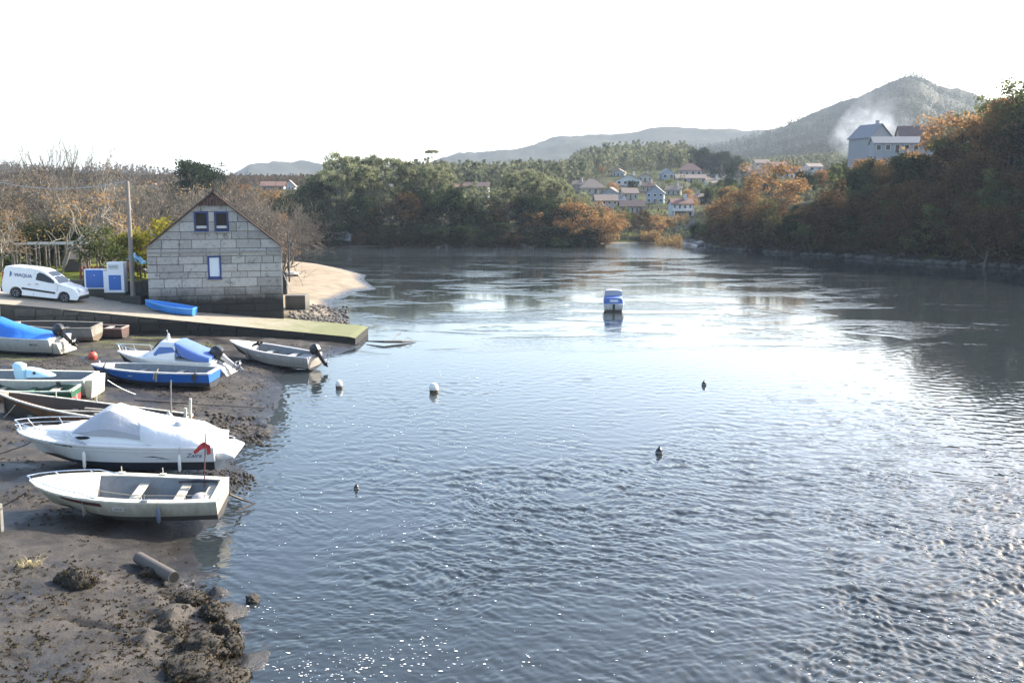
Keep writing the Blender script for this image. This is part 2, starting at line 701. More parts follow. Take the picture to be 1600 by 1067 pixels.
    l.new(spy.outputs[0], spx.inputs[1])
    l.new(spx.outputs[0], spm.inputs[0])
    l.new(spm.outputs[0], b.inputs['Specular IOR Level'])
    bp = n.new('ShaderNodeBump')
    bp.inputs['Strength'].default_value = 0.8
    bp.inputs['Distance'].default_value = 0.05
    l.new(noise(14, 8, 0.7), bp.inputs['Height'])
    l.new(bp.outputs[0], b.inputs['Normal'])
    return m


def zones(X, Y, d, Z):
    """what the ground is made of: r mud, g grass, b sand, a = weed amount"""
    n1 = fbm(X / 6, Y / 6, 71, 3)
    left = (X < -2) & (Y < 176)
    mud = np.where(left & (Y < 62), 1.0, 0.0)
    mud = np.maximum(mud, np.where(d < 3.0 + 4 * (n1 - .5), 1.0, 0.0))
    grass = np.where(left & (Y > 59.8) & (d > 11), sstep(0.30, 0.46, fbm(X / 3.0, Y / 3.0, 77, 3)), 0.0)
    a = X / np.maximum(Y, 5)
    grass = np.maximum(grass, np.where((Y > 195) & (Y < 560) & (a > 0.08) & (a < 0.2), sstep(0.52, 0.66, fbm(X / 22, Y / 9, 78, 3)) * 0.4, 0))
    grass = np.maximum(grass, np.where((Y > 62) & (Y < 80) & left, sstep(4, 6, d) * (1 - sstep(9, 12, d)) * sstep(.4, .6, n1) * 0.7, 0))
    sand = np.where(left & (Y > 66) & (d < 13), sstep(67, 74, Y + 2 * n1) * (1 - sstep(9.5, 13, d + 3 * (n1 - .5))) * sstep(0.1, 1.2, d), 0.0)
    far = (Y > 150) & (a < 0.17) & (a > -0.3)
    sand = np.maximum(sand, np.where(far & (d < 2.2), 0.45, 0.0))
    mud = np.where(sand > 0.01, np.maximum(mud, 0.5), mud)
    w = np.clip(0.35 + 0.5 * fbm(X / 2.5, Y / 2.5, 81, 3), 0, 1)
    return np.stack([mud, grass, sand, w], axis=-1)


def build_ground():
    gm = zone_material('ground_surface')
    # one sheet to the horizon
    A = np.concatenate([np.linspace(R(-75), R(-34), 30)[:-1], np.linspace(R(-34), R(34), 720), np.linspace(R(34), R(75), 30)[1:]])
    D = np.concatenate([np.geomspace(6, 60, 150)[:-1], np.geomspace(60, 260, 260)[:-1], np.geomspace(260, 3800, 260), [5200, 9000]])
    AA, DD = np.meshgrid(A, D)
    X = np.tan(AA) * DD
    X = np.where(np.abs(AA) < R(60), X, np.sign(AA) * np.tan(R(60)) * DD + (AA - np.sign(AA) * R(60)) * DD * 4)
    Y = DD + 0 * AA
    Z = ground(X, Y)
    d = shore_dist(X, Y)
    inner = (X > -29.5) & (X < -1.5) & (Y > 13.0) & (Y < 57)
    Zs = np.where(inner, Z - 0.5, Z)
    Zs = np.where((Y > 56) & (Y < 61) & (X < -8) & (X > -60), np.minimum(Zs, 0.2 + 0 * Zs), Zs)
    zo = zones(X, Y, d, Z)
    r, c = X.shape
    idx = np.arange(r * c).reshape(r, c)
    F = np.stack([idx[:-1, :-1], idx[:-1, 1:], idx[1:, 1:], idx[1:, :-1]], axis=-1).reshape(-1, 4)
    o = np_obj('ground', np.stack([X, Y, Zs], -1).reshape(-1, 3), F, gm, attrs={'zone': zo.reshape(-1, 4)}, smooth=True)
    tag(o, 'terrain of the river banks and hills', None, None, 'structure')
    # the tidal mud under the boats, in fine detail
    xs = np.arange(-30, -1.2, 0.07)
    ys = np.concatenate([np.arange(12.5, 30, 0.06), np.arange(30, 56.6, 0.09)])
    X, Y = np.meshgrid(xs, ys)
    Z, lump, patch = mud_height(X, Y)
    d = shore_dist(X, Y)
    zo = zones(X, Y, d, Z)
    zo[..., 3] = np.clip(0.25 + 0.9 * lump + 0.9 * patch + 0.5 * sstep(0.45, 0.65, fbm(X / 1.1, Y / 1.1, 91, 3)), 0, 1)
    zo[..., 1] = np.where((Y > 44) & (X < -14), 0.35 * sstep(0.5, 0.7, fbm(X / 1.6, Y / 0.9, 95, 3)), 0)
    r, c = X.shape
    idx = np.arange(r * c).reshape(r, c)
    F = np.stack([idx[:-1, :-1], idx[:-1, 1:], idx[1:, 1:], idx[1:, :-1]], axis=-1).reshape(-1, 4)
    o = np_obj('mud_bank', np.stack([X, Y, Z], -1).reshape(-1, 3), F, gm, attrs={'zone': zo.reshape(-1, 4)}, smooth=True)
    tag(o, 'brown tidal mud under the beached boats', None, None, 'structure')


def water_material():
    m, nt, n, l, b = _mat('river_water')
    geo = n.new('ShaderNodeNewGeometry')

    def mapped(sx, sy, rot=0.0):
        mp = n.new('ShaderNodeMapping')
        mp.inputs['Scale'].default_value = (sx, sy, 1)
        mp.inputs['Rotation'].default_value = (0, 0, rot)
        l.new(geo.outputs['Position'], mp.inputs[0])
        return mp.outputs[0]

    def noise(vec, scale, det=3, rough=0.5, dist=0.0):
        z = n.new('ShaderNodeTexNoise')
        z.inputs['Scale'].default_value = scale
        z.inputs['Detail'].default_value = det
        z.inputs['Roughness'].default_value = rough
        z.inputs['Distortion'].default_value = dist
        l.new(vec, z.inputs['Vector'])
        return z.outputs[0]

    def math_(op, a, c):
        x = n.new('ShaderNodeMath')
        x.operation = op
        for i, q in enumerate((a, c)):
            if isinstance(q, (int, float)): x.inputs[i].default_value = q
            else: l.new(q, x.inputs[i])
        return x.outputs[0]

    def rng_(f, a, c, lo, hi):
        x = n.new('ShaderNodeMapRange')
        x.interpolation_type = 'SMOOTHSTEP'
        x.inputs[1].default_value, x.inputs[2].default_value, x.inputs[3].default_value, x.inputs[4].default_value = a, c, lo, hi
        l.new(f, x.inputs[0])
        return x.outputs[0]
    sx = n.new('ShaderNodeSeparateXYZ')
    l.new(geo.outputs['Position'], sx.inputs[0])
    at = n.new('ShaderNodeAttribute')
    at.attribute_name = 'chop'
    # the finest ripples ride on the modelled waves; far out, ruffled patches lie between slicks
    rip = noise(mapped(1.0, 1.5, 0.2), 6.0, 2, 0.5, 0.5)
    rip2 = noise(mapped(1.0, 1.5, -0.4), 22.0, 1, 0.5, 0.2)
    near_h = math_('MULTIPLY', math_('ADD', math_('MULTIPLY', rip, 0.035), math_('MULTIPLY', rip2, 0.0)), at.outputs['Fac'])
    lat_ = math_('ADD', sx.outputs[0], math_('MULTIPLY', sx.outputs[1], -0.05))
    patch = noise(mapped(0.10, 0.17, 0.15), 1.0, 5, 0.62, 0.8)
    band = math_('MULTIPLY', rng_(sx.outputs[1], 150.0, 162.0, 0.0, 0.55), rng_(sx.outputs[0], 26.0, 34.0, 1.0, 0.0))
    far_amp = math_('ADD', math_('MULTIPLY', rng_(patch, 0.49, 0.60, 0.012, 0.26), rng_(lat_, 24.0, 52.0, 1.0, 0.45)), band)
    far_amp = math_('MULTIPLY', far_amp, rng_(sx.outputs[1], 46.0, 64.0, 0.0, 1.0))
    w1 = noise(mapped(1.0, 1.4, 0.3), 0.9, 3, 0.55, 0.9)
    w2 = noise(mapped(1.0, 1.7, -0.2), 2.8, 2, 0.55, 0.5)
    far_h = math_('MULTIPLY', math_('ADD', math_('MULTIPLY', w1, 0.32), math_('MULTIPLY', w2, 0.16)), far_amp)
    bp = n.new('ShaderNodeBump')
    bp.inputs['Strength'].default_value = 1.0
    bp.inputs['Distance'].default_value = 0.30
    l.new(math_('ADD', near_h, far_h), bp.inputs['Height'])
    l.new(bp.outputs[0], b.inputs['Normal'])
    b.inputs['Base Color'].default_value = (0.022, 0.028, 0.030, 1)
    b.inputs['Roughness'].default_value = 0.07
    b.inputs['IOR'].default_value = 1.333
    b.inputs['Specular IOR Level'].default_value = 0.5
    return m


def wave_height(X, Y):
    """tidal current: trains of short waves, rough tongues and slicks; returns height and roughness"""
    r = np.random.default_rng(44)
    wx = (fbm(X / 2.6, Y / 2.6, 101, 2) - 0.5)
    wy = (fbm(X / 2.2, Y / 2.2, 111, 2) - 0.5)
    c, s_ = math.cos(0.5), math.sin(0.5)
    U, V = X * c + Y * s_, -X * s_ + Y * c
    m = fbm(U / 7.0 + wx, V / 3.2 + wy, 121, 4)
    lat = X + 0.16 * (Y - 17)
    zone = sstep(-5.5, 1.5, lat) * (1 - 0.8 * sstep(21, 40, Y))
    rough = 0.10 + 0.08 * zone + 0.34 * sstep(0.40, 0.70, m) * (0.12 + 0.88 * zone)
    rough = rough * (1 - 0.75 * sstep(40, 62, Y))
    h = np.zeros_like(X)
    rough = rough * (1 + .08 * sstep(4, 9, X) * (1 - sstep(22, 34, Y)))
    G = [sstep(.25, .7, fbm(X / 1.7 + 7 * q, Y / 1.5 - 3 * q, 141 + q, 3)) * 1.5 + .18 for q in range(5)]
    for i in range(80):
        lam = 0.15 * (0.95 / 0.15) ** (r.random() ** 1.25)
        th = -math.pi / 2 + r.normal() * 0.75
        k = 2 * math.pi / lam
        ph = r.random() * 6.283
        steep = 0.044 if lam > 0.45 else 0.066
        wob = 1.1 + 0.5 * r.random()
        arg = k * (math.cos(th) * (X + wx * wob * 0.7) + math.sin(th) * (Y + wy * wob * 0.7)) + ph
        sn = np.sin(arg)
        h += G[i % 5] * steep / k * (sn + 0.22 * np.cos(2 * arg)) * (rough if lam > 0.4 else np.maximum(rough * 0.95, 0.15 * (1 - sstep(34, 55, Y))))
    return h, rough


def build_water():
    m = water_material()
    # fine near the bridge, where single waves can be told apart; coarse far out
    A = np.concatenate([np.linspace(R(-72), R(-32), 24)[:-1], np.linspace(R(-32), R(42), 1330), np.linspace(R(42), R(72), 20)[1:]])
    D = np.concatenate([[-90.0, -40.0, 2.0, 8.0, 12.0], 1.0 / np.linspace(1 / 14.5, 1 / 66.0, 640), np.geomspace(68, 300, 60)])
    AA, DD = np.meshgrid(A, D)
    X = np.tan(AA) * np.maximum(DD, 14.5)
    X = np.where(DD < 12, np.sign(AA) * np.abs(AA) / R(72) * 240, X)
    X = np.where(DD < 14, np.tan(AA) * 60, X)
    h, rough = wave_height(X, DD)
    fade = sstep(14.5, 15.5, DD) * (1 - sstep(58, 66, DD)) * (1 - sstep(R(38), R(42), AA)) * (AA > R(-32))
    Z = h * fade
    r, c = X.shape
    idx = np.arange(r * c).reshape(r, c)
    F = np.stack([idx[:-1, :-1], idx[:-1, 1:], idx[1:, 1:], idx[1:, :-1]], axis=-1).reshape(-1, 4)
    o = np_obj('river_water', np.stack([X, DD, Z], -1).reshape(-1, 3), F, m, smooth=True, attrs={'chop': (rough * fade).ravel()})
    tag(o, 'dark tidal river water with ripples', None, None, 'structure')
    # small white discs modelled to stand in for sun glints on the water
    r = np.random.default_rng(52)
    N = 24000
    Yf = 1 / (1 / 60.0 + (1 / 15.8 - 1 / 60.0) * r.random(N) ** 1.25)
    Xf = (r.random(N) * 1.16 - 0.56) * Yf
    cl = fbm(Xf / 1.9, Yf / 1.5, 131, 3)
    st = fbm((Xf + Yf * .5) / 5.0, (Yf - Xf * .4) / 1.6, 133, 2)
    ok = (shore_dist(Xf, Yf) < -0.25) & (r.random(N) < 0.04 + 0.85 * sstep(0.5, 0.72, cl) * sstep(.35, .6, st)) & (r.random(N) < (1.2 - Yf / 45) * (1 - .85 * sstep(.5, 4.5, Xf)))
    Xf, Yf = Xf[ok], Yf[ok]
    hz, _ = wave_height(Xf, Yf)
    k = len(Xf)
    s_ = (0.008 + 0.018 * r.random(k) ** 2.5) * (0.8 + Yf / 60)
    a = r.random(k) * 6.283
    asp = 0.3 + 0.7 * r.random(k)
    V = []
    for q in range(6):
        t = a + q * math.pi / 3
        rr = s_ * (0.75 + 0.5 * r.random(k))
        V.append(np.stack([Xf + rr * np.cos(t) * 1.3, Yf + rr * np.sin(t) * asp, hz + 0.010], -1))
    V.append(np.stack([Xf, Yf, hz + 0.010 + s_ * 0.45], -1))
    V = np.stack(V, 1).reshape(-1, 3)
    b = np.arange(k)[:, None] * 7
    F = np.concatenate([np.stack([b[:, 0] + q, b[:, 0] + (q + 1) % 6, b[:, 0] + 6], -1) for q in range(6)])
    o = np_obj('glint_flecks', V, F, mat('glint', (0.78, 0.78, 0.76), 0.5, var=0.05))
    tag(o, 'white flecks added as sun glints on the river current', 'glint', None, 'stuff')


build_ground()
build_water()
# ---------------------------------------------------------------- trees and other plants
LM = {
    'euc': leaf_mat('leaves_eucalyptus', (0.055, 0.072, 0.040), (0.29, 0.295, 0.16), 0.5),
    'pine': leaf_mat('leaves_evergreen', (0.012, 0.022, 0.012), (0.045, 0.060, 0.028), 0.3),
    'oak': leaf_mat('leaves_rust', (0.125, 0.070, 0.032), (0.35, 0.21, 0.092), 0.6),
    'brown': leaf_mat('leaves_brown', (0.030, 0.021, 0.012), (0.125, 0.078, 0.035), 0.45),
    'olive': leaf_mat('leaves_olive', (0.032, 0.044, 0.016), (0.17, 0.19, 0.07), 0.55),
    'yellow': leaf_mat('leaves_yellow_green', (0.12, 0.12, 0.015), (0.30, 0.26, 0.04), 0.5),
    'orange': leaf_mat('leaves_orange', (0.22, 0.13, 0.055), (0.42, 0.265, 0.12), 0.5),
    'far': leaf_mat('leaves_far_wood', (0.055, 0.070, 0.042), (0.20, 0.20, 0.115), 0.38, 0.0),
    'mount': leaf_mat('leaves_mountain', (0.028, 0.036, 0.026), (0.075, 0.082, 0.055), 0.3, 0.0),
    'reed': leaf_mat('leaves_reed', (0.22, 0.15, 0.07), (0.40, 0.28, 0.13), 0.4),
}
BARK = mat('bark', (0.13, 0.11, 0.085), 0.9, var=0.35, scale=4, bump=0.6, bscale=12)
BARKP = mat('bark_pale', (0.25, 0.22, 0.18), 0.85, var=0.3, scale=3, bump=0.3, bscale=10)
TWIG = mat('twigs_grey', (0.125, 0.105, 0.082), 0.9, var=0.25, scale=2)


def leaves(centres, radii, per, size, r, flat=0.75, droop=0.0):
    """leaf-sized faces spread through clumps; returns vertices, quads, tone per vertex"""
    n = len(centres) * per
    c = np.repeat(np.asarray(centres, dtype=float), per, axis=0)
    rad = np.repeat(np.asarray(radii, dtype=float), per)
    u = r.normal(size=(n, 3))
    u /= np.linalg.norm(u, axis=1)[:, None] + 1e-9
    q = r.random(n) ** 0.45
    p = c + u * (rad * q)[:, None] * np.array([1, 1, flat])
    p[:, 2] -= droop * rad * r.random(n)
    a = r.normal(size=(n, 3))
    a[:, 2] -= droop * 1.2
    a /= np.linalg.norm(a, axis=1)[:, None] + 1e-9
    b = np.cross(a, r.normal(size=(n, 3)))
    b /= np.linalg.norm(b, axis=1)[:, None] + 1e-9
    s = size * (0.55 + 0.9 * r.random(n))
    a *= s[:, None]
    b *= (s * 0.55)[:, None]
    V = np.stack([p - a, p + b * 0.9, p + a, p - b], axis=1).reshape(-1, 3)
    F = np.arange(4 * n).reshape(n, 4)
    clump_tone = np.repeat(r.random(len(centres)), per)
    tone = np.clip(0.55 * clump_tone + 0.45 * r.random(n), 0, 1)
    return V, F, np.repeat(tone, 4)


def limb_tree(r, h, spread, levels, trunk_r, start=0.3, up=0.45, kids=(5, 4, 4, 3), shrink=0.6, wob=0.13, lean=0.0):
    """a trunk that forks into limbs, branches and twigs: list of (points, radii), and twig tips"""
    out, tips = [], []

    def grow(p, d, L, rad, lev):
        k = 5 if lev < 2 else 3
        pts, rs = [p], [rad]
        for i in range(k):
            d = (d + Vector(r.normal(size=3)) * wob + Vector((0, 0, 0.04 if lev else 0.02))).normalized()
            p = p + d * (L / k)
            pts.append(p)
            rs.append(rad * (1 - 0.62 * (i + 1) / k))
        out.append((pts, rs, lev))
        if lev >= levels:
            tips.append(p)
            return
        nk = kids[min(lev, len(kids) - 1)]
        for j in range(nk):
            f = start + (1 - start) * (j + r.random()) / nk if lev == 0 else 0.25 + 0.75 * (j + r.random()) / nk
            f = min(f, 0.99)
            i0 = int(f * k)
            q = pts[i0].lerp(pts[i0 + 1], f * k - i0)
            ang = r.random() * 2 * math.pi
            side = d.orthogonal().normalized()
            side = Matrix.Rotation(ang, 3, d) @ side
            nd = (d * up + side * (1 - up) * spread).normalized()
            grow(q, nd, L * shrink * (1.1 - 0.45 * f if lev == 0 else 0.8 + 0.4 * r.random()), rs[i0] * 0.55, lev + 1)
        tips.append(p)
    grow(Vector((0, 0, -0.3)), Vector((lean, 0, 1)).normalized(), h * 0.62, trunk_r, 0)
    return out, tips


def limbs_mesh(limbs, maxlev=9, rmin=0.0):
    mb = MB()
    for pts, rs, lev in limbs:
        if lev <= maxlev:
            mb.tube(pts, [max(x, rmin) for x in rs], 6 if lev < 1 else (4 if lev < 2 else 3), cap=False)
    return mb


PROTO = {}


def proto_tree(kind, seed):
    """one tree of each kind and shape is made once: [(part name, mesh)]"""
    key = (kind, seed)
    if key in PROTO:
        return PROTO[key]
    r = np.random.default_rng(1000 + seed * 17 + sum(ord(ch) for ch in kind))
    parts = []

    def finish(mb, V, F, T, bark, leafm):
        root = bpy.data.objects.new('tmp', None)
        a = mb.build('trunk', bark, None)
        b = np_obj('crown', V, F, leafm, attrs={'tone': T})
        res = [('trunk', a.data), ('crown', b.data)]
        bpy.data.objects.remove(a)
        bpy.data.objects.remove(b)
        bpy.data.objects.remove(root)
        return res
    if kind == 'euc':          # height 1 unit = metres, about 18 m
        h = 18
        mb = MB()
        cs, rs_ = [], []
        nst = 1 + (seed % 2)
        for st in range(nst):
            pts = [Vector((st * 1.2 - 0.4, st * 0.6, -0.5))]
            d = Vector((r.normal() * 0.06, r.normal() * 0.06, 1))
            for i in range(8):
                d = (d + Vector((r.normal() * 0.05, r.normal() * 0.05, 0))).normalized()
                pts.append(pts[-1] + d * h * 0.118)
            rr = [0.24 * (1 - 0.8 * i / 8) for i in range(9)]
            mb.tube(pts, rr, 6, cap=False)
            nb = 20 // nst + 3
            for i in range(nb):
                f = 0.30 + 0.70 * (i + r.random()) / nb
                k = min(7, int(f * 8))
                q = pts[k].lerp(pts[k + 1], f * 8 - k)
                ang = r.random() * 6.28
                L = (1.0 + 2.9 * math.sin(math.pi * min(1, (1.12 - f) / 0.82))) * (0.6 + 0.6 * r.random())
                e = q + Vector((math.cos(ang) * L, math.sin(ang) * L, L * (0.55 + 0.4 * r.random())))
                mb.tube([q, q.lerp(e, 0.5) + Vector((0, 0, -0.15)), e], [0.07, 0.05, 0.02], 3, cap=False)
                cs.append(e)
                rs_.append(0.75 + 0.75 * r.random())
                if r.random() < 0.75:
                    cs.append(q.lerp(e, 0.55) + Vector((r.normal() * .4, r.normal() * .4, r.normal() * .4)))
                    rs_.append(0.55 + 0.5 * r.random())
        V, F, T = leaves(cs, rs_, 88, 0.27, r, 0.8, 0.55)
        parts = finish(mb, V, F, T, BARKP, LM['euc'])
    elif kind in ('oak', 'brown', 'olive'):     # about 10 m, spreading
        limbs, tips = limb_tree(r, 10, 1.15, 2, 0.22, 0.22, 0.42, (9, 5, 3), 0.62, 0.16, r.normal() * 0.06)
        cs = [t for t in tips if t.z > 1.6]
        mb = limbs_mesh(limbs, 9, 0.018)
        V, F, T = leaves(cs, [0.68 + 0.55 * r.random() for _ in cs], 64, 0.16, r, 0.85, 0.1)
        parts = finish(mb, V, F, T, BARK, LM[kind])
    elif kind == 'pine':       # dense dark evergreen, about 12 m
        limbs, tips = limb_tree(r, 12, 0.9, 2, 0.2, 0.2, 0.45, (12, 4, 3), 0.46, 0.12)
        cs = [t for t in tips if t.z > 1.3]
        mb = limbs_mesh(limbs, 1, 0.03)
        V, F, T = leaves(cs, [0.75 + 0.5 * r.random() for _ in cs], 70, 0.19, r, 0.9, 0.15)
        parts = finish(mb, V, F, T, BARK, LM['pine'])
    elif kind == 'bare':       # leafless, about 9 m, many twigs
        limbs, tips = limb_tree(r, 9.5, 1.0, 4, 0.15, 0.22, 0.5, (9, 5, 4, 3), 0.58, 0.15)
        mb = limbs_mesh(limbs, 9, 0.011)
        a = mb.build('trunk', TWIG, None)
        parts = [('trunk', a.data)]
        bpy.data.objects.remove(a)
    elif kind == 'poplar':     # tall and thin, leafless
        limbs, tips = limb_tree(r, 15, 0.75, 3, 0.13, 0.15, 0.68, (18, 5, 4), 0.44, 0.09)
        mb = limbs_mesh(limbs, 9, 0.010)
        a = mb.build('trunk', TWIG, None)
        parts = [('trunk', a.data)]
        bpy.data.objects.remove(a)
    elif kind == 'birch':      # pale stem, open twigs, about 11 m
        limbs, tips = limb_tree(r, 13, 0.75, 3, 0.12, 0.25, 0.6, (14, 5, 3), 0.42, 0.10)
        mb = limbs_mesh(limbs, 9, 0.011)
        cs = tips[::6]
        V, F, T = leaves(cs, [0.3 for _ in cs], 5, 0.07, r, 0.9, 0.1)
        parts = finish(mb, V, F, T, BARKP, LM['orange'])
    elif kind == 'plane':      # park tree with orange leaves left on it, about 7 m
        limbs, tips = limb_tree(r, 7.5, 1.35, 3, 0.16, 0.28, 0.42, (9, 6, 4), 0.62, 0.16)
        mb = limbs_mesh(limbs, 9, 0.012)
        cs = [t for t in tips if t.z > 1.8][::2]
        V, F, T = leaves(cs, [0.42 + 0.3 * r.random() for _ in cs], 10, 0.072, r, 0.8, 0.2)
        parts = finish(mb, V, F, T, BARKP, LM['orange'])
    elif kind == 'citrus':     # small round yellow-green tree, about 3.4 m
        limbs, tips = limb_tree(r, 3.6, 1.3, 2, 0.09, 0.3, 0.4, (8, 5, 3), 0.6, 0.16)
        mb = limbs_mesh(limbs, 9, 0.012)
        cs = [t for t in tips if t.z > 0.9]
        V, F, T = leaves(cs, [0.34 + 0.2 * r.random() for _ in cs], 34, 0.075, r, 0.85, 0.1)
        parts = finish(mb, V, F, T, BARK, LM['olive'])
    elif kind == 'shrub':      # dense yellow-green bush, about 3 m
        limbs, tips = limb_tree(r, 3.4, 1.0, 2, 0.07, 0.12, 0.45, (10, 5, 3), 0.62, 0.16)
        mb = limbs_mesh(limbs, 1, 0.012)
        cs = [t for t in tips if t.z > 0.25]
        V, F, T = leaves(cs, [0.35 + 0.2 * r.random() for _ in cs], 50, 0.085, r, 0.9, 0.1)
        parts = finish(mb, V, F, T, BARK, LM['yellow'])
    elif kind == 'hedge':
        limbs, tips = limb_tree(r, 3.2, 1.0, 2, 0.07, 0.1, 0.42, (10, 5, 3), 0.62, 0.18)
        mb = limbs_mesh(limbs, 1, 0.012)
        cs = [t for t in tips if t.z > 0.25]
        V, F, T = leaves(cs, [0.35 + 0.22 * r.random() for _ in cs], 46, 0.085, r, 0.9, 0.1)
        parts = finish(mb, V, F, T, BARK, LM['olive'])
    elif kind == 'umbrella':   # tall bare stem, flat umbrella crown
        mb = MB()
        mb.tube([(0, 0, -.4), (.2, 0, 6), (-.1, .1, 12), (.3, 0, 17.5)], [.26, .2, .16, .08], 6, cap=False)
        cs = []
        for k in range(9):
            q = k / 9 * 6.28
            e = Vector((2.7 * math.cos(q) + .3, 2.7 * math.sin(q), 18.2 + 0.5 * r.random()))
            mb.tube([(.1, 0, 15), (e * 0.6) + Vector((0, 0, 6.6)), e], [.07, .05, .02], 3, cap=False)
            cs += [e, e * 0.6 + Vector((0, 0, 7.9))]
        V, F, T = leaves(cs, [0.9] * len(cs), 70, 0.25, r, 0.5, 0.2)
        parts = finish(mb, V, F, T, BARKP, LM['euc'])
    nominal = {'euc': 18.5, 'pine': 11.5, 'bare': 10.6, 'poplar': 13.5, 'birch': 12.6, 'plane': 8.5, 'citrus': 4.3, 'shrub': 4.2, 'hedge': 4.0, 'umbrella': 19.1}.get(kind, 10.4)
    top = 0
    for _, me in parts:
        a = np.empty(len(me.vertices) * 3, dtype=np.float32)
        me.vertices.foreach_get('co', a)
        top = max(top, float(np.percentile(a[2::3], 99.7)))
    for _, me in parts:
        me.transform(Matrix.Scale(nominal / top, 4))
    PROTO[key] = parts
    return parts


def plant_tree(name, kind, seed, loc, scale, label, group=None, cat='tree', rz=None, squash=1.0):
    o = thing(name, label, cat, loc, random.random() * 6.28 if rz is None else rz, group)
    o.scale = (scale * squash, scale * squash, scale)
    for pn, me in proto_tree(kind, seed):
        p = bpy.data.objects.new(pn, me)
        COL.objects.link(p)
        p.parent = o
    return o


def far_wood(name, label, spots, hmin, hmax, per, seed, leafm='far'):
    """a wood that reads as one mass: one object"""
    r = np.random.default_rng(seed)
    Vs, Fs, Ts = [], [], []
    off = 0
    x, y, z = spots.T
    n = len(x)
    h = hmin + (hmax - hmin) * r.random(n)
    k = per
    # a tapered crown of faces per tree
    q = r.random((n, k)) ** 0.8
    ang = r.random((n, k)) * 6.283
    prof = np.sin(np.pi * np.clip(0.12 + 0.86 * q, 0, 1)) ** 0.8
    rad = h[:, None] * 0.22 * prof * np.sqrt(r.random((n, k))) * (0.7 + 0.6 * r.random((n, 1)))
    p = np.stack([x[:, None] + rad * np.cos(ang), y[:, None] + rad * np.sin(ang), z[:, None] + h[:, None] * (0.12 + 0.88 * q)], -1).reshape(-1, 3)
    m = len(p)
    a = r.normal(size=(m, 3))
    a /= np.linalg.norm(a, axis=1)[:, None]
    b = np.cross(a, r.normal(size=(m, 3)))
    b /= np.linalg.norm(b, axis=1)[:, None] + 1e-9
    s = np.repeat(h, k) * 0.075 * (0.5 + r.random(m))
    V = np.stack([p - a * s[:, None], p + b * s[:, None] * .8, p + a * s[:, None], p - b * s[:, None] * .8], 1).reshape(-1, 3)
    tone = np.clip(0.6 * np.repeat(r.random(n), k) + 0.4 * r.random(m), 0, 1)
    o = np_obj(name, V, np.arange(4 * m).reshape(m, 4), LM[leafm], attrs={'tone': np.repeat(tone, 4)})
    tag(o, label, 'woodland', None, 'stuff')
    return o


def scatter_az(n, x0, x1, y0, y1, seed, keep=None):
    r = np.random.default_rng(seed)
    px = x0 + (x1 - x0) * r.random(n)
    Y = y0 * (y1 / y0) ** r.random(n)
    X = (px - 800) / FPX * Y
    Z = ground(X, Y)
    d = shore_dist(X, Y)
    ok = (d > 3)
    if keep is not None:
        ok &= keep(px, X, Y, Z)
    return np.stack([X, Y, Z - 0.3], -1)[ok]


HOUSE_SPOTS = []     # filled by the village, so that far woods leave the houses clear


def clear_of_houses(px, X, Y, Z):
    ok = np.ones(len(X), dtype=bool)
    for hx, hy, rad in HOUSE_SPOTS:
        # the plot, and a strip in front of it
        ok &= ~((np.abs(X - hx * Y / hy) < rad) & (Y < hy + rad) & (Y > hy - 26 - rad))
    return ok


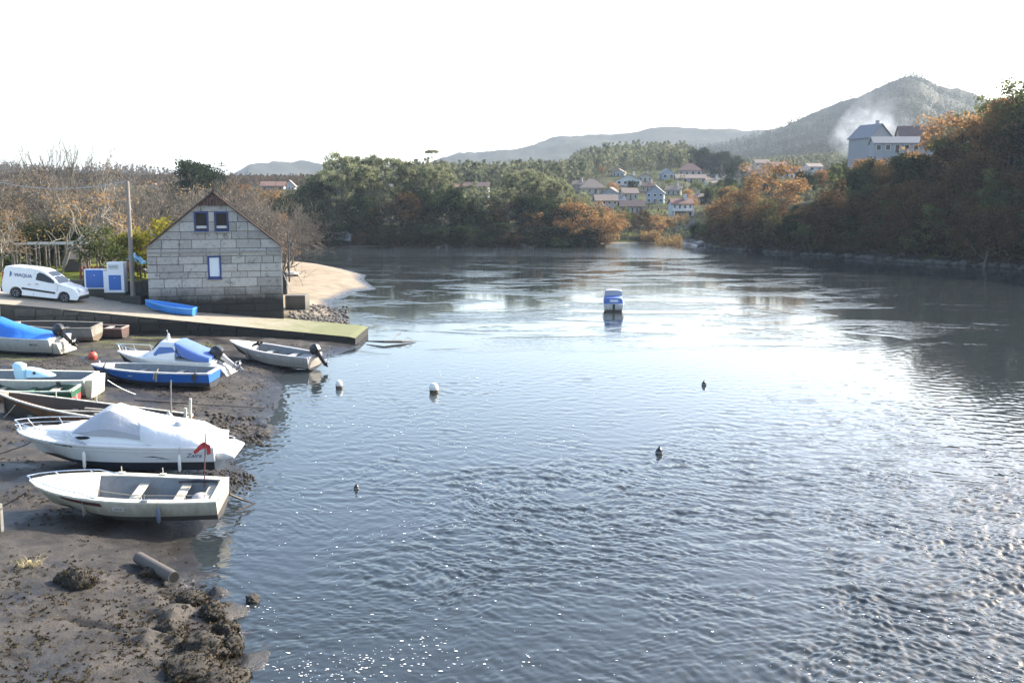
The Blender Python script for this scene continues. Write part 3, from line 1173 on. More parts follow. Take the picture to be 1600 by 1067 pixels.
def build_vegetation():
    # ---- eucalyptus wood on the far shore headland
    G = 'eucalyptus trees of the wood across the river'
    r = np.random.default_rng(5)
    n = 0
    rows = [  # distance back from the shore, number, height range
        (5, 24, (0.42, 0.62), 'low'), (12, 22, (0.62, 0.85), 'mid'), (22, 22, (0.72, 0.95), 'mid'), (34, 20, (0.72, 0.95), 'high'), (48, 18, (0.72, 0.95), 'high')]
    top = lambda px: np.interp(px, [440, 470, 510, 540, 560, 620, 680, 715, 760, 800, 850, 900, 935, 950], [310, 300, 262, 240, 242, 250, 258, 272, 272, 266, 266, 300, 320, 345])
    for back, cnt, hs, lv in rows:
        for i in range(cnt):
            px = 446 + (935 - 446) * (i + r.random()) / cnt
            Y = 188 + back + r.normal() * 2.5 + (px - 446) * 0.02
            X = (px - 800) / FPX * Y
            z = gz(X, Y)
            hmax = CAM_H + (320 - top(px) - 6 * r.random()) / FPX * Y - z
            h = hmax if lv == 'high' else min(hmax, 18 * (hs[0] + (hs[1] - hs[0]) * r.random()))
            if h < 3.5: continue
            if 705 < px < 790 and lv != 'low': h *= 0.72
            kind = 'euc'
            lab, grp = 'grey green eucalyptus with a pale trunk in the wood across the river', G
            if lv == 'low' and r.random() < 0.72:
                kind = 'pine' if r.random() < 0.75 else 'brown'
                if kind == 'pine':
                    lab, grp = 'dark low evergreen in the shade at the water edge below the eucalyptus wood', 'dark evergreens at the foot of the wood'
                else:
                    lab, grp = 'brown leaved tree in the shade at the water edge below the eucalyptus wood', 'brown trees at the foot of the wood'
            plant_tree('eucalyptus_tree' if kind == 'euc' else ('evergreen_tree' if kind == 'pine' else 'brown_tree'), kind, i % 4, (X, Y, z), h / (18.5 if kind == 'euc' else 11.5), lab, grp, squash=1.0 if kind == 'euc' else 1.1)
    p = on_ground(676, 300, 205, 300)
    plant_tree('umbrella_tree', 'umbrella', 0, (p.x, p.y, p.z), (CAM_H + (320 - 236) / FPX * p.y - p.z) / 19.2, 'tall tree with a flat umbrella crown rising above the eucalyptus wood')
    # rust coloured trees at the right end of the headland
    for i, (px, top_, Y, k, lab) in enumerate([
            (912, 312, 197, 'oak', 'orange topped oak at the right end of the far eucalyptus headland'),
            (930, 330, 195, 'oak', 'small rust oak beside the green terraces at the end of the headland'),
            (880, 328, 196, 'brown', 'brown oak low on the headland left of the orange topped oak'),
            (845, 330, 197, 'oak', 'rust coloured tree half hidden among the dark headland evergreens')]):
        X = (px - 800) / FPX * Y
        z = gz(X, Y)
        plant_tree('oak_tree', k, i % 3, (X, Y, z), (CAM_H + (320 - top_) / FPX * Y - z) / 10.4, lab)
    # ---- wooded right bank
    GB = {'oak': ('rust leaved oak on the steep right bank', 'rust oaks on the right bank'),
          'brown': ('dull brown oak on the shaded slope of the right bank', 'brown oaks on the right bank'),
          'pine': ('dark evergreen among the oaks of the right bank', 'evergreens on the right bank'),
          'olive': ('olive green tree among the oaks of the right bank', 'olive green trees on the right bank')}
    topr = lambda px: np.interp(px, [1085, 1110, 1150, 1185, 1215, 1240, 1290, 1330, 1380, 1440, 1480, 1520, 1560, 1600, 1700, 1900], [342, 332, 314, 300, 318, 320, 300, 252, 240, 240, 196, 166, 148, 124, 110, 90])
    shx = [1085, 1150, 1240, 1340, 1400, 1500, 1600, 1750, 1950]
    shy = [FPX * 8 / (q - 320) for q in (384, 391, 397, 403, 409, 414, 421, 434, 455)]
    rowsr = [(2.2, 30, 0.42), (5, 28, 0.6), (9, 26, 0.75), (14, 25, 0.9), (20, 24, 1.0), (27, 22, 1.0)]
    for ri, (back, cnt, f) in enumerate(rowsr):
        for i in range(cnt):
            px = 1092 + (1900 - 1092) * ((i + r.random()) / cnt) ** 1.15
            Y = np.interp(px, shx, shy) + back * 0.9 + r.normal() * 1.2
            X = (px - 800) / FPX * Y + back * 0.35
            z = gz(X, Y)
            pxx = 800 + FPX * X / Y
            hmax = CAM_H + (320 - topr(pxx) - 10 + 12 * r.random()) / FPX * Y - z
            h = min(hmax, (6.0 + 5.5 * r.random()) * (0.75 + 0.25 * f))
            if ri >= 4 and hmax < 16: h = min(hmax, 13)
            if h < 2.0: continue
            u = r.random()
            if 1225 < pxx < 1345 and ri >= 2: kind = 'pine' if u < 0.75 else 'olive'
            elif pxx > 1575 and ri >= 3: kind = 'pine' if u < 0.5 else 'olive'
            elif ri <= 1: kind = 'brown' if u < 0.5 else ('olive' if u < 0.8 else 'pine')
            elif ri == 2: kind = 'brown' if u < .6 else 'olive'
            else: kind = 'oak' if u < (0.45 if ri == 3 else .74) else ('brown' if u < 0.78 else ('olive' if u < .95 else 'pine'))
            lab, grp = GB[kind]
            plant_tree({'oak': 'oak_tree', 'brown': 'brown_oak', 'pine': 'evergreen_tree', 'olive': 'olive_green_tree'}[kind], kind, i % 4, (X, Y, z - 0.2), h / (10.3 if kind != 'pine' else 11.5), lab, grp, squash=1.12)
    for i, (px, py, top_, Y) in enumerate([(1185, 345, 252, 196), (1150, 352, 292, 196), (1120, 362, 318, 196)]):
        X = (px - 800) / FPX * Y
        z = gz(X, Y)
        plant_tree('oak_tree', 'oak', i, (X, Y, z - 0.2), (CAM_H + (320 - top_) / FPX * Y - z) / 10.3,
                   ['big round orange oak standing tallest at the left end of the right bank', 'orange oak just left of the big round one on the right bank', 'smallest orange oak at the tip of the right bank'][i], squash=1.25)
    # ---- bushes at the foot of both woods, down to the waterline
    for i in range(52):
        px = 1092 + 640 * (i + r.random()) / 52
        Y = np.interp(px, shx, shy) + 2.2 + 2.0 * r.random()
        X = (px - 800) / FPX * Y + 0.8
        k = ['pine', 'brown', 'olive', 'brown'][i % 4]
        plant_tree('bank_bush', k, i % 4, (X, Y, gz(X, Y) - 1.0), 0.34 + 0.16 * r.random(), 'low bush hanging over the rocks at the foot of the right bank', 'bushes at the foot of the right bank', 'bush', squash=1.5)
    for i in range(44):
        px = 446 + 480 * (i + r.random()) / 44
        Y = 190 + 3 * r.random()
        X = (px - 800) / FPX * Y
        k = ['pine', 'brown', 'pine'][i % 3]
        plant_tree('shore_bush', k, i % 4, (X, Y, gz(X, Y) - 0.8), 0.30 + 0.2 * r.random(), 'low dark bush at the far water edge under the eucalyptus wood', 'bushes at the far water edge', 'bush', squash=1.6)
    # ---- park and wood on the left, behind the slipway
    P = [  # name, kind, seed, px, py of foot, distance, top py, label, group
        ('birch_tree', 'birch', 0, 168, 392, 92, 226, 'pale stemmed birch nearest the utility pole, almost bare', None),
        ('birch_tree', 'birch', 1, 182, 392, 96, 262, 'shorter pale birch right beside the tall bare birch', None),
        ('plane_tree', 'plane', 0, 95, 412, 74, 298, 'spreading park tree with pale limbs and orange leaves behind the van', None),
        ('plane_tree', 'plane', 1, 5, 414, 76, 312, 'park tree with few orange leaves cut by the left edge of the photo', None),
        ('bare_tree', 'bare', 0, 22, 412, 80, 262, 'bare grey tree left of the orange leaved park tree', None),
        ('poplar_tree', 'poplar', 0, 62, 392, 118, 218, 'tall thin leafless tree, left of a loose row above the park', 'tall thin leafless trees above the park'),
        ('poplar_tree', 'poplar', 1, 80, 392, 125, 226, '', 'tall thin leafless trees above the park'),
        ('poplar_tree', 'poplar', 0, 100, 392, 120, 222, '', 'tall thin leafless trees above the park'),
        ('poplar_tree', 'poplar', 1, 120, 392, 128, 214, '', 'tall thin leafless trees above the park'),
        ('poplar_tree', 'poplar', 0, 44, 392, 124, 240, '', 'tall thin leafless trees above the park'),
        ('poplar_tree', 'poplar', 1, 140, 392, 122, 232, '', 'tall thin leafless trees above the park'),
        ('citrus_tree', 'citrus', 0, 166, 416, 66, 352, 'small round olive green tree behind the blue and white cabinets', None),
        ('citrus_tree', 'citrus', 1, 198, 412, 71, 366, 'smaller olive green tree between the white cabinet and the pole', None),
        ('green_shrub', 'shrub', 0, 236, 425, 70, 343, 'yellow green bush against the left roof slope of the stone house', None),
        ('green_shrub', 'shrub', 1, 218, 420, 73, 362, 'lower yellow green bush at the left of the big one by the stone house', None),
    ]
    for (nm, k, sd_, px, py, Y, top_, lab, grp) in P:
        X = (px - 800) / FPX * Y
        z = gz(X, Y)
        hh = {'birch': 12.6, 'plane': 8.4, 'bare': 10.6, 'poplar': 13.5, 'citrus': 4.3, 'shrub': 4.2}[k]
        h = CAM_H + (320 - top_) / FPX * Y - z
        if grp: lab = 'tall thin leafless tree rising above the park at the left'
        plant_tree(nm, k, sd_, (X, Y, z), h / hh, lab, grp)
    GBr = 'bare trees behind the park'
    for i in range(64):
        px = -60 + 520 * (i + r.random()) / 64
        Y = [78, 92, 106, 120, 134, 110][i % 6] + 6 * r.random()
        X = (px - 800) / FPX * Y
        if shore_dist(np.array([X]), np.array([Y]))[0] < 4: continue
        z = gz(X, Y)
        tp = np.interp(px, [-60, 60, 150, 220, 300, 345, 420, 470], [258, 254, 262, 270, 280, 268, 300, 330]) + 22 * r.random()
        h = CAM_H + (320 - tp) / FPX * Y - z
        u = r.random()
        if u < 0.92:
            plant_tree('bare_tree', 'bare', i % 3, (X, Y, z), h / 10.6, 'bare grey brown tree in the leafless wood behind the park', GBr)
        elif u < 0.96:
            plant_tree('plane_tree', 'plane', i % 2, (X, Y, z), h / 8.6, 'half bare tree with scattered orange leaves in the wood behind the park', 'half bare orange trees behind the park')
        else:
            plant_tree('evergreen_tree', 'pine', i % 3, (X, Y, z), h * 0.6 / 11.5, 'low dark evergreen among the bare trees behind the park', 'evergreens behind the park')
    for i in range(11):
        px = -30 + 170 * (i + r.random()) / 11
        Y = 84 + 6 * r.random()
        X = (px - 800) / FPX * Y
        plant_tree('hedge_bush', 'hedge', i % 2, (X, Y, gz(X, Y)), 0.75 + 0.4 * r.random(), 'dark green bush in the hedge behind the pergola', 'hedge bushes behind the pergola')
    for i, (px, top_, Y, k, lab, grp) in enumerate([
            (285, 264, 190, 'pine', 'dark pine on the skyline left of the house roof', 'dark pines on the skyline above the house'),
            (300, 262, 195, 'pine', 'dark pine on the skyline left of the house roof', 'dark pines on the skyline above the house'),
            (316, 260, 190, 'pine', 'dark pine on the skyline left of the house roof', 'dark pines on the skyline above the house'),
            (334, 264, 196, 'pine', 'dark pine on the skyline left of the house roof', 'dark pines on the skyline above the house'),
            (400, 292, 190, 'oak', 'rust tree in the far village left of the eucalyptus wood', 'rust trees around the far red roofs'),
            (372, 284, 200, 'oak', 'rust tree in the far village left of the eucalyptus wood', 'rust trees around the far red roofs'),
            (345, 280, 205, 'oak', 'rust tree in the far village left of the eucalyptus wood', 'rust trees around the far red roofs'),
            (460, 306, 185, 'pine', 'dark round evergreen between the red roofs and the eucalyptus wood', None),
            (428, 330, 150, 'oak', 'small orange brown tree just right of the stone house gable', None)]):
        X = (px - 800) / FPX * Y
        z = gz(X, Y)
        plant_tree('evergreen_tree' if k == 'pine' else 'oak_tree', k, i % 3, (X, Y, z), max(0.3, (CAM_H + (320 - top_) / FPX * Y - z) / 10.8), lab, grp)
    # ---- village gardens
    for i in range(150):
        px = 935 + 350 * r.random()
        Y = 214 * (430 / 214) ** r.random()
        X = (px - 800) / FPX * Y
        z = gz(X, Y)
        if not clear_of_houses(np.array([px]), np.array([X]), np.array([Y]), None)[0]: continue
        k = ['olive', 'pine', 'brown', 'oak', 'olive'][i % 5]
        lab = {'olive': 'olive green garden tree between the village houses', 'pine': 'dark evergreen garden tree between the village houses',
               'brown': 'brown garden tree between the village houses', 'oak': 'rust coloured garden tree between the village houses'}[k]
        plant_tree({'olive': 'garden_tree', 'pine': 'evergreen_tree', 'brown': 'brown_tree', 'oak': 'oak_tree'}[k], k, i % 3, (X, Y, z), 0.3 + 0.35 * r.random(), lab, lab.replace('tree between', 'trees between'))
    for px, py, tp, lab in [(1142, 300, 252, 'tall dark cypress among the village houses'), ]:
        p = on_ground(px, py)
        plant_tree('cypress_tree', 'pine', 1, p, (CAM_H + (320 - tp) / FPX * p.y - p.z) / 11.5, lab, squash=0.5)
    # dark stand of trees above the village
    for i in range(12):
        px = 1045 + 110 * (i + r.random()) / 12
        Y = 470 + 20 * r.random()
        X = (px - 800) / FPX * Y
        z = gz(X, Y)
        plant_tree('evergreen_tree', 'pine', i % 3, (X, Y, z), (CAM_H + (320 - 228 - 14 * r.random() - abs(px - 1085) * .25) / FPX * Y - z) / 11.5, 'dark evergreen in the stand above the village roofs', 'dark stand of evergreens above the village', squash=1.3)
    # ---- woods that read as one mass
    far_wood('hill_wood', 'mixed grey green wood on the slope behind the far shore', scatter_az(5200, 640, 1420, 300, 760, 21, lambda px, X, Y, Z: clear_of_houses(px, X, Y, Z) & (Y > np.interp(px, [640, 900, 930, 1080, 1100, 1290, 1330], [300, 330, 430, 450, 530, 530, 330]))), 5, 10, 34, 22)
    far_wood('mountain_wood', 'woodland covering the mountain', scatter_az(20000, 900, 1700, 620, 1330, 23), 4, 9, 11, 24, 'mount')
    far_wood('left_ridge_wood', 'brown leafless woodland on the low ridge at the left', scatter_az(4200, -60, 520, 480, 830, 25), 4, 7, 22, 26, 'brown')
    far_wood('right_hill_wood', 'woodland behind the right bank buildings', scatter_az(700, 1290, 1470, 215, 420, 27, clear_of_houses), 3, 6, 70, 28, 'olive')
    far_wood('village_scrub', 'scrub, hedges and vegetable plots between the village houses', scatter_az(2600, 900, 1300, 203, 440, 29, lambda px, X, Y, Z: clear_of_houses(px, X, Y, Z) | (np.random.default_rng(3).random(len(X)) < .25)), 1.0, 3.0, 26, 30, 'far')
    # summit trees
    for px, tp in ((1398, 116), (1405, 113)):
        Y = 1290
        X = (px - 800) / FPX * Y
        z = gz(X, Y)
        plant_tree('summit_tree', 'umbrella', 0, (X, Y, z - 1), (CAM_H + (320 - tp) / FPX * Y - z) / 19, 'tree on the mountain summit against the sky', 'trees on the mountain summit')
    # reeds on the far flats
    rr = np.random.default_rng(31)
    pts = []
    for (px0, px1, py) in ((1020, 1075, 366), (1025, 1065, 375), (1000, 1030, 372)):
        for _ in range(260):
            p = at_z(px0 + (px1 - px0) * rr.random(), py + rr.random() * 2.5, 0.8)
            pts.append((p.x, p.y, gz(p.x, p.y)))
    far_wood('reeds', 'pale brown reeds on the flat below the village', np.array(pts), 1.2, 2.2, 14, 33, 'reed')
# ---------------------------------------------------------------- boats
WHITE = mat('gelcoat_white', (0.66, 0.65, 0.63), 0.28, var=0.06, scale=2, dirt=(0.42, 0.39, 0.32), dscale=2.5, damt=0.2, coat=0.2, scum=.38)
OLDWHITE = mat('old_white_paint', (0.58, 0.55, 0.46), 0.55, var=0.1, scale=4, dirt=(0.30, 0.27, 0.18), dscale=4, damt=0.45, bump=0.15, scum=.42)
GREYHULL = mat('grey_white_hull', (0.50, 0.49, 0.48), 0.4, var=0.08, scale=3, dirt=(0.28, 0.25, 0.20), dscale=3, damt=0.32, scum=.42)
GREYIN = mat('grey_inside', (0.15, 0.165, 0.18), 0.6, var=0.2, scale=4, dirt=(0.10, 0.09, 0.07), dscale=3, damt=0.35)
ANTIFOUL = mat('dark_antifouling', (0.018, 0.022, 0.030), 0.6, var=0.3, scale=5, dirt=(0.06, 0.05, 0.04), dscale=5, damt=0.35)
BLUE = mat('blue_boat_paint', (0.020, 0.115, 0.40), 0.38, var=0.15, scale=3, dirt=(0.05, 0.09, 0.17), dscale=5, damt=0.3)
LBLUE = mat('light_blue_paint', (0.045, 0.22, 0.60), 0.45, var=0.12, scale=3, dirt=(0.03, 0.1, 0.28), dscale=5, damt=0.25)
PALEBLUE = mat('pale_blue_plastic', (0.42, 0.63, 0.74), 0.4, var=0.05)
TARP = mat('blue_tarpaulin', (0.022, 0.16, 0.55), 0.5, var=0.14, scale=3, bump=1.0, bscale=3.2)
NAVY = mat('blue_canvas', (0.085, 0.15, 0.38), 0.75, var=0.14, scale=3, bump=1.0, bscale=3.5)
CANVAS = mat('grey_canvas', (0.38, 0.39, 0.41), 0.8, var=0.08, scale=3, bump=1.0, bscale=2.6)
WCANVAS = mat('white_canvas', (0.64, 0.64, 0.64), 0.7, var=0.06, scale=3, bump=1.0, bscale=2.6)
GREENP = mat('green_paint', (0.018, 0.085, 0.042), 0.5, var=0.25, scale=4, dirt=(0.05, 0.06, 0.04), dscale=5, damt=0.35)
REDP = mat('red_bottom_paint', (0.25, 0.035, 0.030), 0.6, var=0.2, scale=4, dirt=(0.07, 0.03, 0.03), dscale=5, damt=0.4)
BROWNW = mat('varnished_brown_wood', (0.17, 0.085, 0.040), 0.5, var=0.3, scale=3, dirt=(0.06, 0.04, 0.03), dscale=4, damt=0.4, bump=0.25, bscale=10)
GREYW = mat('weathered_grey_wood', (0.22, 0.205, 0.175), 0.85, var=0.25, scale=5, dirt=(0.09, 0.075, 0.055), dscale=4, damt=0.45, bump=0.4, bscale=14)
DARKW = mat('dark_wet_wood', (0.055, 0.040, 0.030), 0.7, var=0.3, scale=5, bump=0.4, bscale=14)
BLACK = mat('black_plastic', (0.014, 0.014, 0.016), 0.35, var=0.2)
RUBBER = mat('black_rubber', (0.020, 0.020, 0.022), 0.7, var=0.2)
STEEL = mat('stainless_steel', (0.62, 0.62, 0.62), 0.22, 1.0, var=0.05)
ALU = mat('dull_aluminium', (0.42, 0.42, 0.42), 0.45, 0.9, var=0.1)
ROPE = mat('old_rope', (0.30, 0.27, 0.20), 0.9, var=0.25, scale=20)
DROPE = mat('dark_rope', (0.06, 0.05, 0.045), 0.9, var=0.25, scale=20)
GLASS = mat('dark_glass', (0.012, 0.013, 0.014), 0.12, var=0.1, spec=0.35)
BGLASS = mat('blue_window', (0.012, 0.085, 0.32), 0.12, var=0.1)
FENDERW = mat('white_fender', (0.70, 0.68, 0.62), 0.5, var=0.08, dirt=(0.35, 0.32, 0.25), damt=0.25)
REDFLAG = mat('red_cloth', (0.38, 0.035, 0.035), 0.8, var=0.15, scale=8)
INK = mat('dark_lettering', (0.02, 0.022, 0.03), 0.5, var=0.05)
BLUEINK = mat('blue_lettering', (0.03, 0.05, 0.16), 0.5, var=0.05)


class Hull:
    def __init__(s, L, B, D, rake=0.6, sheer=0.28, transom=0.82, vee=0.16, flare=0.80, wl=0.42, full=0.5, n=18, kick=0.5, bow=(2.1, 0.85)):
        s.bow = bow
        s.L, s.B, s.D, s.rake, s.sheer, s.tr, s.vee, s.flare, s.wl, s.full, s.n, s.kick = L, B, D, rake, sheer, transom, vee, flare, wl, full, n, kick

    def b(s, t):
        if t < s.full:
            u = t / s.full
            return s.B / 2 * (s.tr + (1 - s.tr) * math.sin(u * math.pi / 2))
        u = (t - s.full) / (1 - s.full)
        return max(0.02, s.B / 2 * (1 - u ** s.bow[0]) ** s.bow[1])

    def zg(s, t): return s.D + s.sheer * t ** 2.2

    def zk(s, t): return s.kick * s.D * max(0, (t - 0.62) / 0.38) ** 2.4

    def chine(s, t):
        u = max(0, (t - 0.45) / 0.55)
        return s.b(t) * s.flare * (1 - 0.45 * u ** 1.8), s.zk(t) + (s.vee + 0.42 * s.D * u ** 2) * (1 - 0.0 * u)

    def pt(s, t, side, f):
        """f 0 at the chine .. 1 at the gunwale; f < 0 down to the keel at -1"""
        cb, cz = s.chine(t)
        cz = min(cz, s.zg(t) * 0.9)
        if f >= 0:
            y = cb + (s.b(t) - cb) * f ** 0.8
            z = cz + (s.zg(t) - cz) * f
        else:
            y = cb * (1 + f)
            z = cz + (s.zk(t) - cz) * (-f) ** 1.0
        zr = z / max(s.zg(t), 1e-3)
        x = -s.L / 2 + (s.L - s.rake * (1 - zr)) * t
        return Vector((x, side * y, z))

    def shell(s, mats, parent, inner=None, floor=0.28, deck=None, deck_mat=None, deck_z=0.05, thick=0.05, open_from=0.03, side_deck=None, gun_mat=None, gun_r=0.03, full_deck=False, rub=True):
        rows = [-1, -0.5, 0, s.wl * 0.5, s.wl, s.wl + (1 - s.wl) * 0.35, s.wl + (1 - s.wl) * 0.7, 1.0]
        mb = MB()
        ring = rows[::-1] + rows[1:]
        sides = [1] * len(rows) + [-1] * (len(rows) - 1)
        rings = [[s.pt(i / s.n, sd, f) for f, sd in zip(ring, sides)] for i in range(s.n + 1)]
        m = len(ring)
        vs = [p for r in rings for p in r]
        base = 0
        mb.v += [tuple(v) for v in vs]
        for i in range(s.n):
            for k in range(m - 1):
                a = i * m + k
                low = max(ring[k], ring[k + 1]) <= s.wl + 1e-6
                mb.f.append((a, a + 1, a + 1 + m, a + m))
                mb.m.append(1 if low else 0)
        # transom, with its painted bottom
        h = len(rows)
        for k in range(h - 1):
            low = max(ring[k], ring[k + 1]) <= s.wl + 1e-6
            j = m - 1 - k
            mb.f.append((k, k + 1, j - 1, j) if k + 1 != j - 1 else (k, k + 1, j))
            mb.m.append(1 if low else 0)
        hull = mb.build('hull', mats, parent, smooth=True, sharp=40)
        td = deck if deck is not None else 1.0
        gm = gun_mat or mats[0]
        if not full_deck:
            # inside skin down to the floor
            ib = MB()
            st = [open_from + (td - open_from) * i / 12 for i in range(13)]
            rings = []
            for t in st:
                g = s.pt(t, 1, 1.0)
                yi = max(0.015, g.y - thick)
                zf = min(max(floor, s.zk(t) + 0.06), g.z - 0.05)
                cb, cz = s.chine(t)
                k = min(1, max(0.0, (zf - cz) / max(0.05, g.z - cz)))
                yf = max(0.01, cb + (s.b(t) - cb) * k - thick * 1.2)
                rings.append([Vector((g.x, yi, g.z - 0.004)), Vector((g.x, yf, zf)), Vector((g.x, 0, zf - 0.01)), Vector((g.x, -yf, zf)), Vector((g.x, -yi, g.z - 0.004))])
            ib.loft(rings, close=False, cap=False)
            for r_ in (rings[0], rings[-1]):
                ib.add(r_, [(0, 1, 2, 3, 4)])
            ib.build('inner_skin', inner or mats[0], hull)
        # gunwale strip
        gb = MB()
        for sd in (1, -1):
            sec = []
            for i in range(s.n + 1):
                t = i / s.n
                g = s.pt(t, sd, 1.0)
                w = thick + 0.012
                yo = abs(g.y) + 0.018
                yi = max(0.0, abs(g.y) - w)
                sec.append([Vector((g.x, sd * yo, g.z - 0.045)), Vector((g.x, sd * yo, g.z + 0.012)), Vector((g.x, sd * yi, g.z + 0.012)), Vector((g.x, sd * yi, g.z - 0.02))])
            gb.loft(sec)
        g0, g1 = s.pt(0, 1, 1), s.pt(0, -1, 1)
        gb.box((g0.x + thick / 2 - 0.01, 0, g0.z - 0.015), (thick + 0.04, abs(g0.y) * 2 - 2 * thick - 0.024, 0.06))
        gb.build('gunwale', gm, hull)
        if deck is not None and not full_deck or full_deck:
            db = MB()
            t0 = 0.0 if full_deck else td
            rings = []
            for i in range(13):
                t = t0 + (1 - t0) * i / 12
                g = s.pt(t, 1, 1.0)
                y = max(0.005, g.y - 0.02)
                rings.append([Vector((g.x, y * q, g.z + 0.006 + deck_z * (1 - q * q) * min(1, y / 0.5))) for q in (1, 0.7, 0.35, 0, -0.35, -0.7, -1)])
            db.loft(rings, close=False, cap=False)
            if not full_deck:
                g = s.pt(td, 1, 1)
                r0 = rings[0]
                db.add(list(r0) + [Vector((v.x - 0.001, v.y, floor)) for v in r0], [(i, i + 1, i + 8, i + 7) for i in range(6)])
            db.build('foredeck' if not full_deck else 'deck', deck_mat or mats[0], hull, smooth=True, sharp=50)
        return hull


def thwart(h, t, w, z, m, parent, thick=0.04, name='thwart'):
    g = h.pt(t, 1, 1.0)
    y = g.y - 0.06
    MB().box((g.x, 0, z), (w, 2 * y, thick)).build(name, m, parent, bevel=0.008)
    sup = MB()
    sup.box((g.x, 0, z / 2 + 0.1), (w * 0.8, 0.05, z - 0.24))
    sup.build('thwart_support', m, parent)


def pulpit(h, t0, height, parent, r=0.014, legs=(0.72, 0.86, 0.97), mid=False, inset=0.05, m=None):
    mb = MB()
    ts = [t0 + (1 - t0) * i / 9 for i in range(10)]
    def gp(t, sd, dz):
        g = h.pt(t, sd, 1.0)
        return Vector((g.x + (0.05 if t > 0.95 else 0), sd * max(0.0, abs(g.y) - inset), g.z + dz))
    for k, f in enumerate((1.0, 0.5) if mid else (1.0,)):
        up = [gp(t, 1, height * f * (0.02 + 0.98 * sstep(0, 0.25, (t - t0) / (1 - t0)))) for t in ts]
        dn = [gp(t, -1, height * f * (0.02 + 0.98 * sstep(0, 0.25, (t - t0) / (1 - t0)))) for t in ts]
        mb.tube(up + dn[::-1], r * (1 if k == 0 else 0.75), 6)
    for t in legs:
        for sd in (1, -1):
            mb.tube([gp(t - 0.02, sd, 0.0), gp(t, sd, height)], r * 0.85, 6)
    return mb.build('bow_rail', m or STEEL, parent, smooth=True)


def fender(h, t, side, parent, m, L=0.5, r=0.07, f=0.9, drop=0.12):
    p = h.pt(t, side, f)
    mb = MB()
    y = p.y + side * (r + 0.03)
    top = h.zg(t) - drop
    mb.lathe([(0.012, top), (r * 0.5, top - 0.03), (r, top - 0.09), (r, top - L + 0.09), (r * 0.5, top - L + 0.03), (0.012, top - L)], 10, (p.x, y, 0))
    o = mb.build('fender', m, parent, smooth=True)
    MB().tube([(p.x, y, top), (p.x, y - side * r, h.zg(t) + 0.02), (p.x, p.y - side * 0.08, h.zg(t) + 0.03)], 0.008, 5).build('fender_rope', ROPE, o)
    return o


def outboard(parent, loc, tilt, scale=1.0, cowl=None, leg=None, rz=0.0):
    """outboard motor: cowl, leg, anti-cavitation plate, skeg, propeller, clamp bracket; +x looks forward"""
    cowl, leg = cowl or BLACK, leg or BLACK
    e = bpy.data.objects.new('outboard_motor', None)
    COL.objects.link(e)
    e.parent = parent
    KIDS.setdefault(parent.name, []).append(e)
    M = Matrix.Translation(Vector(loc)) @ Matrix.Rotation(rz, 4, 'Z') @ Matrix.Rotation(tilt, 4, 'Y') @ Matrix.Scale(scale, 4)

    def fin(mb, name, m, **k):
        mb.v = [tuple(M @ Vector(v)) for v in mb.v]
        return mb.build(name, m, e, **k)
    mb = MB()
    rings = []
    for z, l, w, ox in ((0.06, .20, .15, -.16), (0.12, .26, .19, -.17), (0.30, .28, .20, -.18), (0.44, .25, .18, -.18), (0.52, .17, .12, -.17), (0.54, .06, .05, -.17)):
        rings.append([Vector((ox + l * math.copysign(abs(math.cos(q)) ** .6, math.cos(q)), w * math.copysign(abs(math.sin(q)) ** .6, math.sin(q)), z)) for q in [2 * math.pi * i / 14 for i in range(14)]])
    mb.loft(rings)
    fin(mb, 'cowl', cowl, smooth=True)
    mb = MB()
    mb.loft([[Vector((-.17 + a, b, z)) for a, b in ((.11 * k, 0), (.05 * k, .05 * k), (-.1 * k, .05 * k), (-.13 * k, 0), (-.1 * k, -.05 * k), (.05 * k, -.05 * k))] for z, k in ((.07, 1.3), (-.1, 1.0), (-.45, .8), (-.62, .75))])
    mb.box((-.2, 0, -.50), (.34, .18, .015))
    mb.lathe([(.012, .14), (.045, .05), (.055, -.1), (.04, -.2), (.02, -.24)], 10, (-.2, 0, -.66), axis='X')
    mb.prism([(-.08, -.66), (-.32, -.66), (-.28, -.86), (-.22, -.86)], -.008, .008)
    fin(mb, 'lower_unit', leg, smooth=True)
    mb = MB()
    for k in range(3):
        q = k * 2.094
        c, s_ = math.cos(q), math.sin(q)
        mb.add([(-.44, .02 * c, -.66 + .02 * s_), (-.40, .13 * math.cos(q - .35), -.66 + .13 * math.sin(q - .35)), (-.44, .15 * c, -.66 + .15 * s_), (-.47, .13 * math.cos(q + .35), -.66 + .13 * math.sin(q + .35))], [(0, 1, 2, 3)])
    fin(mb, 'propeller', ALU)
    mb = MB()
    mb.box((-.01, 0, -.02), (.10, .22, .24))
    mb.box((.08, .08, .02), (.10, .03, .06))
    mb.box((.08, -.08, .02), (.10, .03, .06))
    fin(mb, 'clamp_bracket', ALU, bevel=0.01)
    return e


def rope_obj(name, pts, label, r=0.014, m=None, sag=0.0, n=12, group=None, ground_=False):
    P = []
    pts = [Vector(p) for p in pts]
    for a, b in zip(pts[:-1], pts[1:]):
        for i in range(n):
            t = i / n
            q = a.lerp(b, t)
            q.z -= sag * 4 * t * (1 - t)
            P.append(q)
    P.append(pts[-1])
    o = MB().tube(P, r, 5).build(name, m or ROPE, None, smooth=True)
    return tag(o, label, 'rope', group)


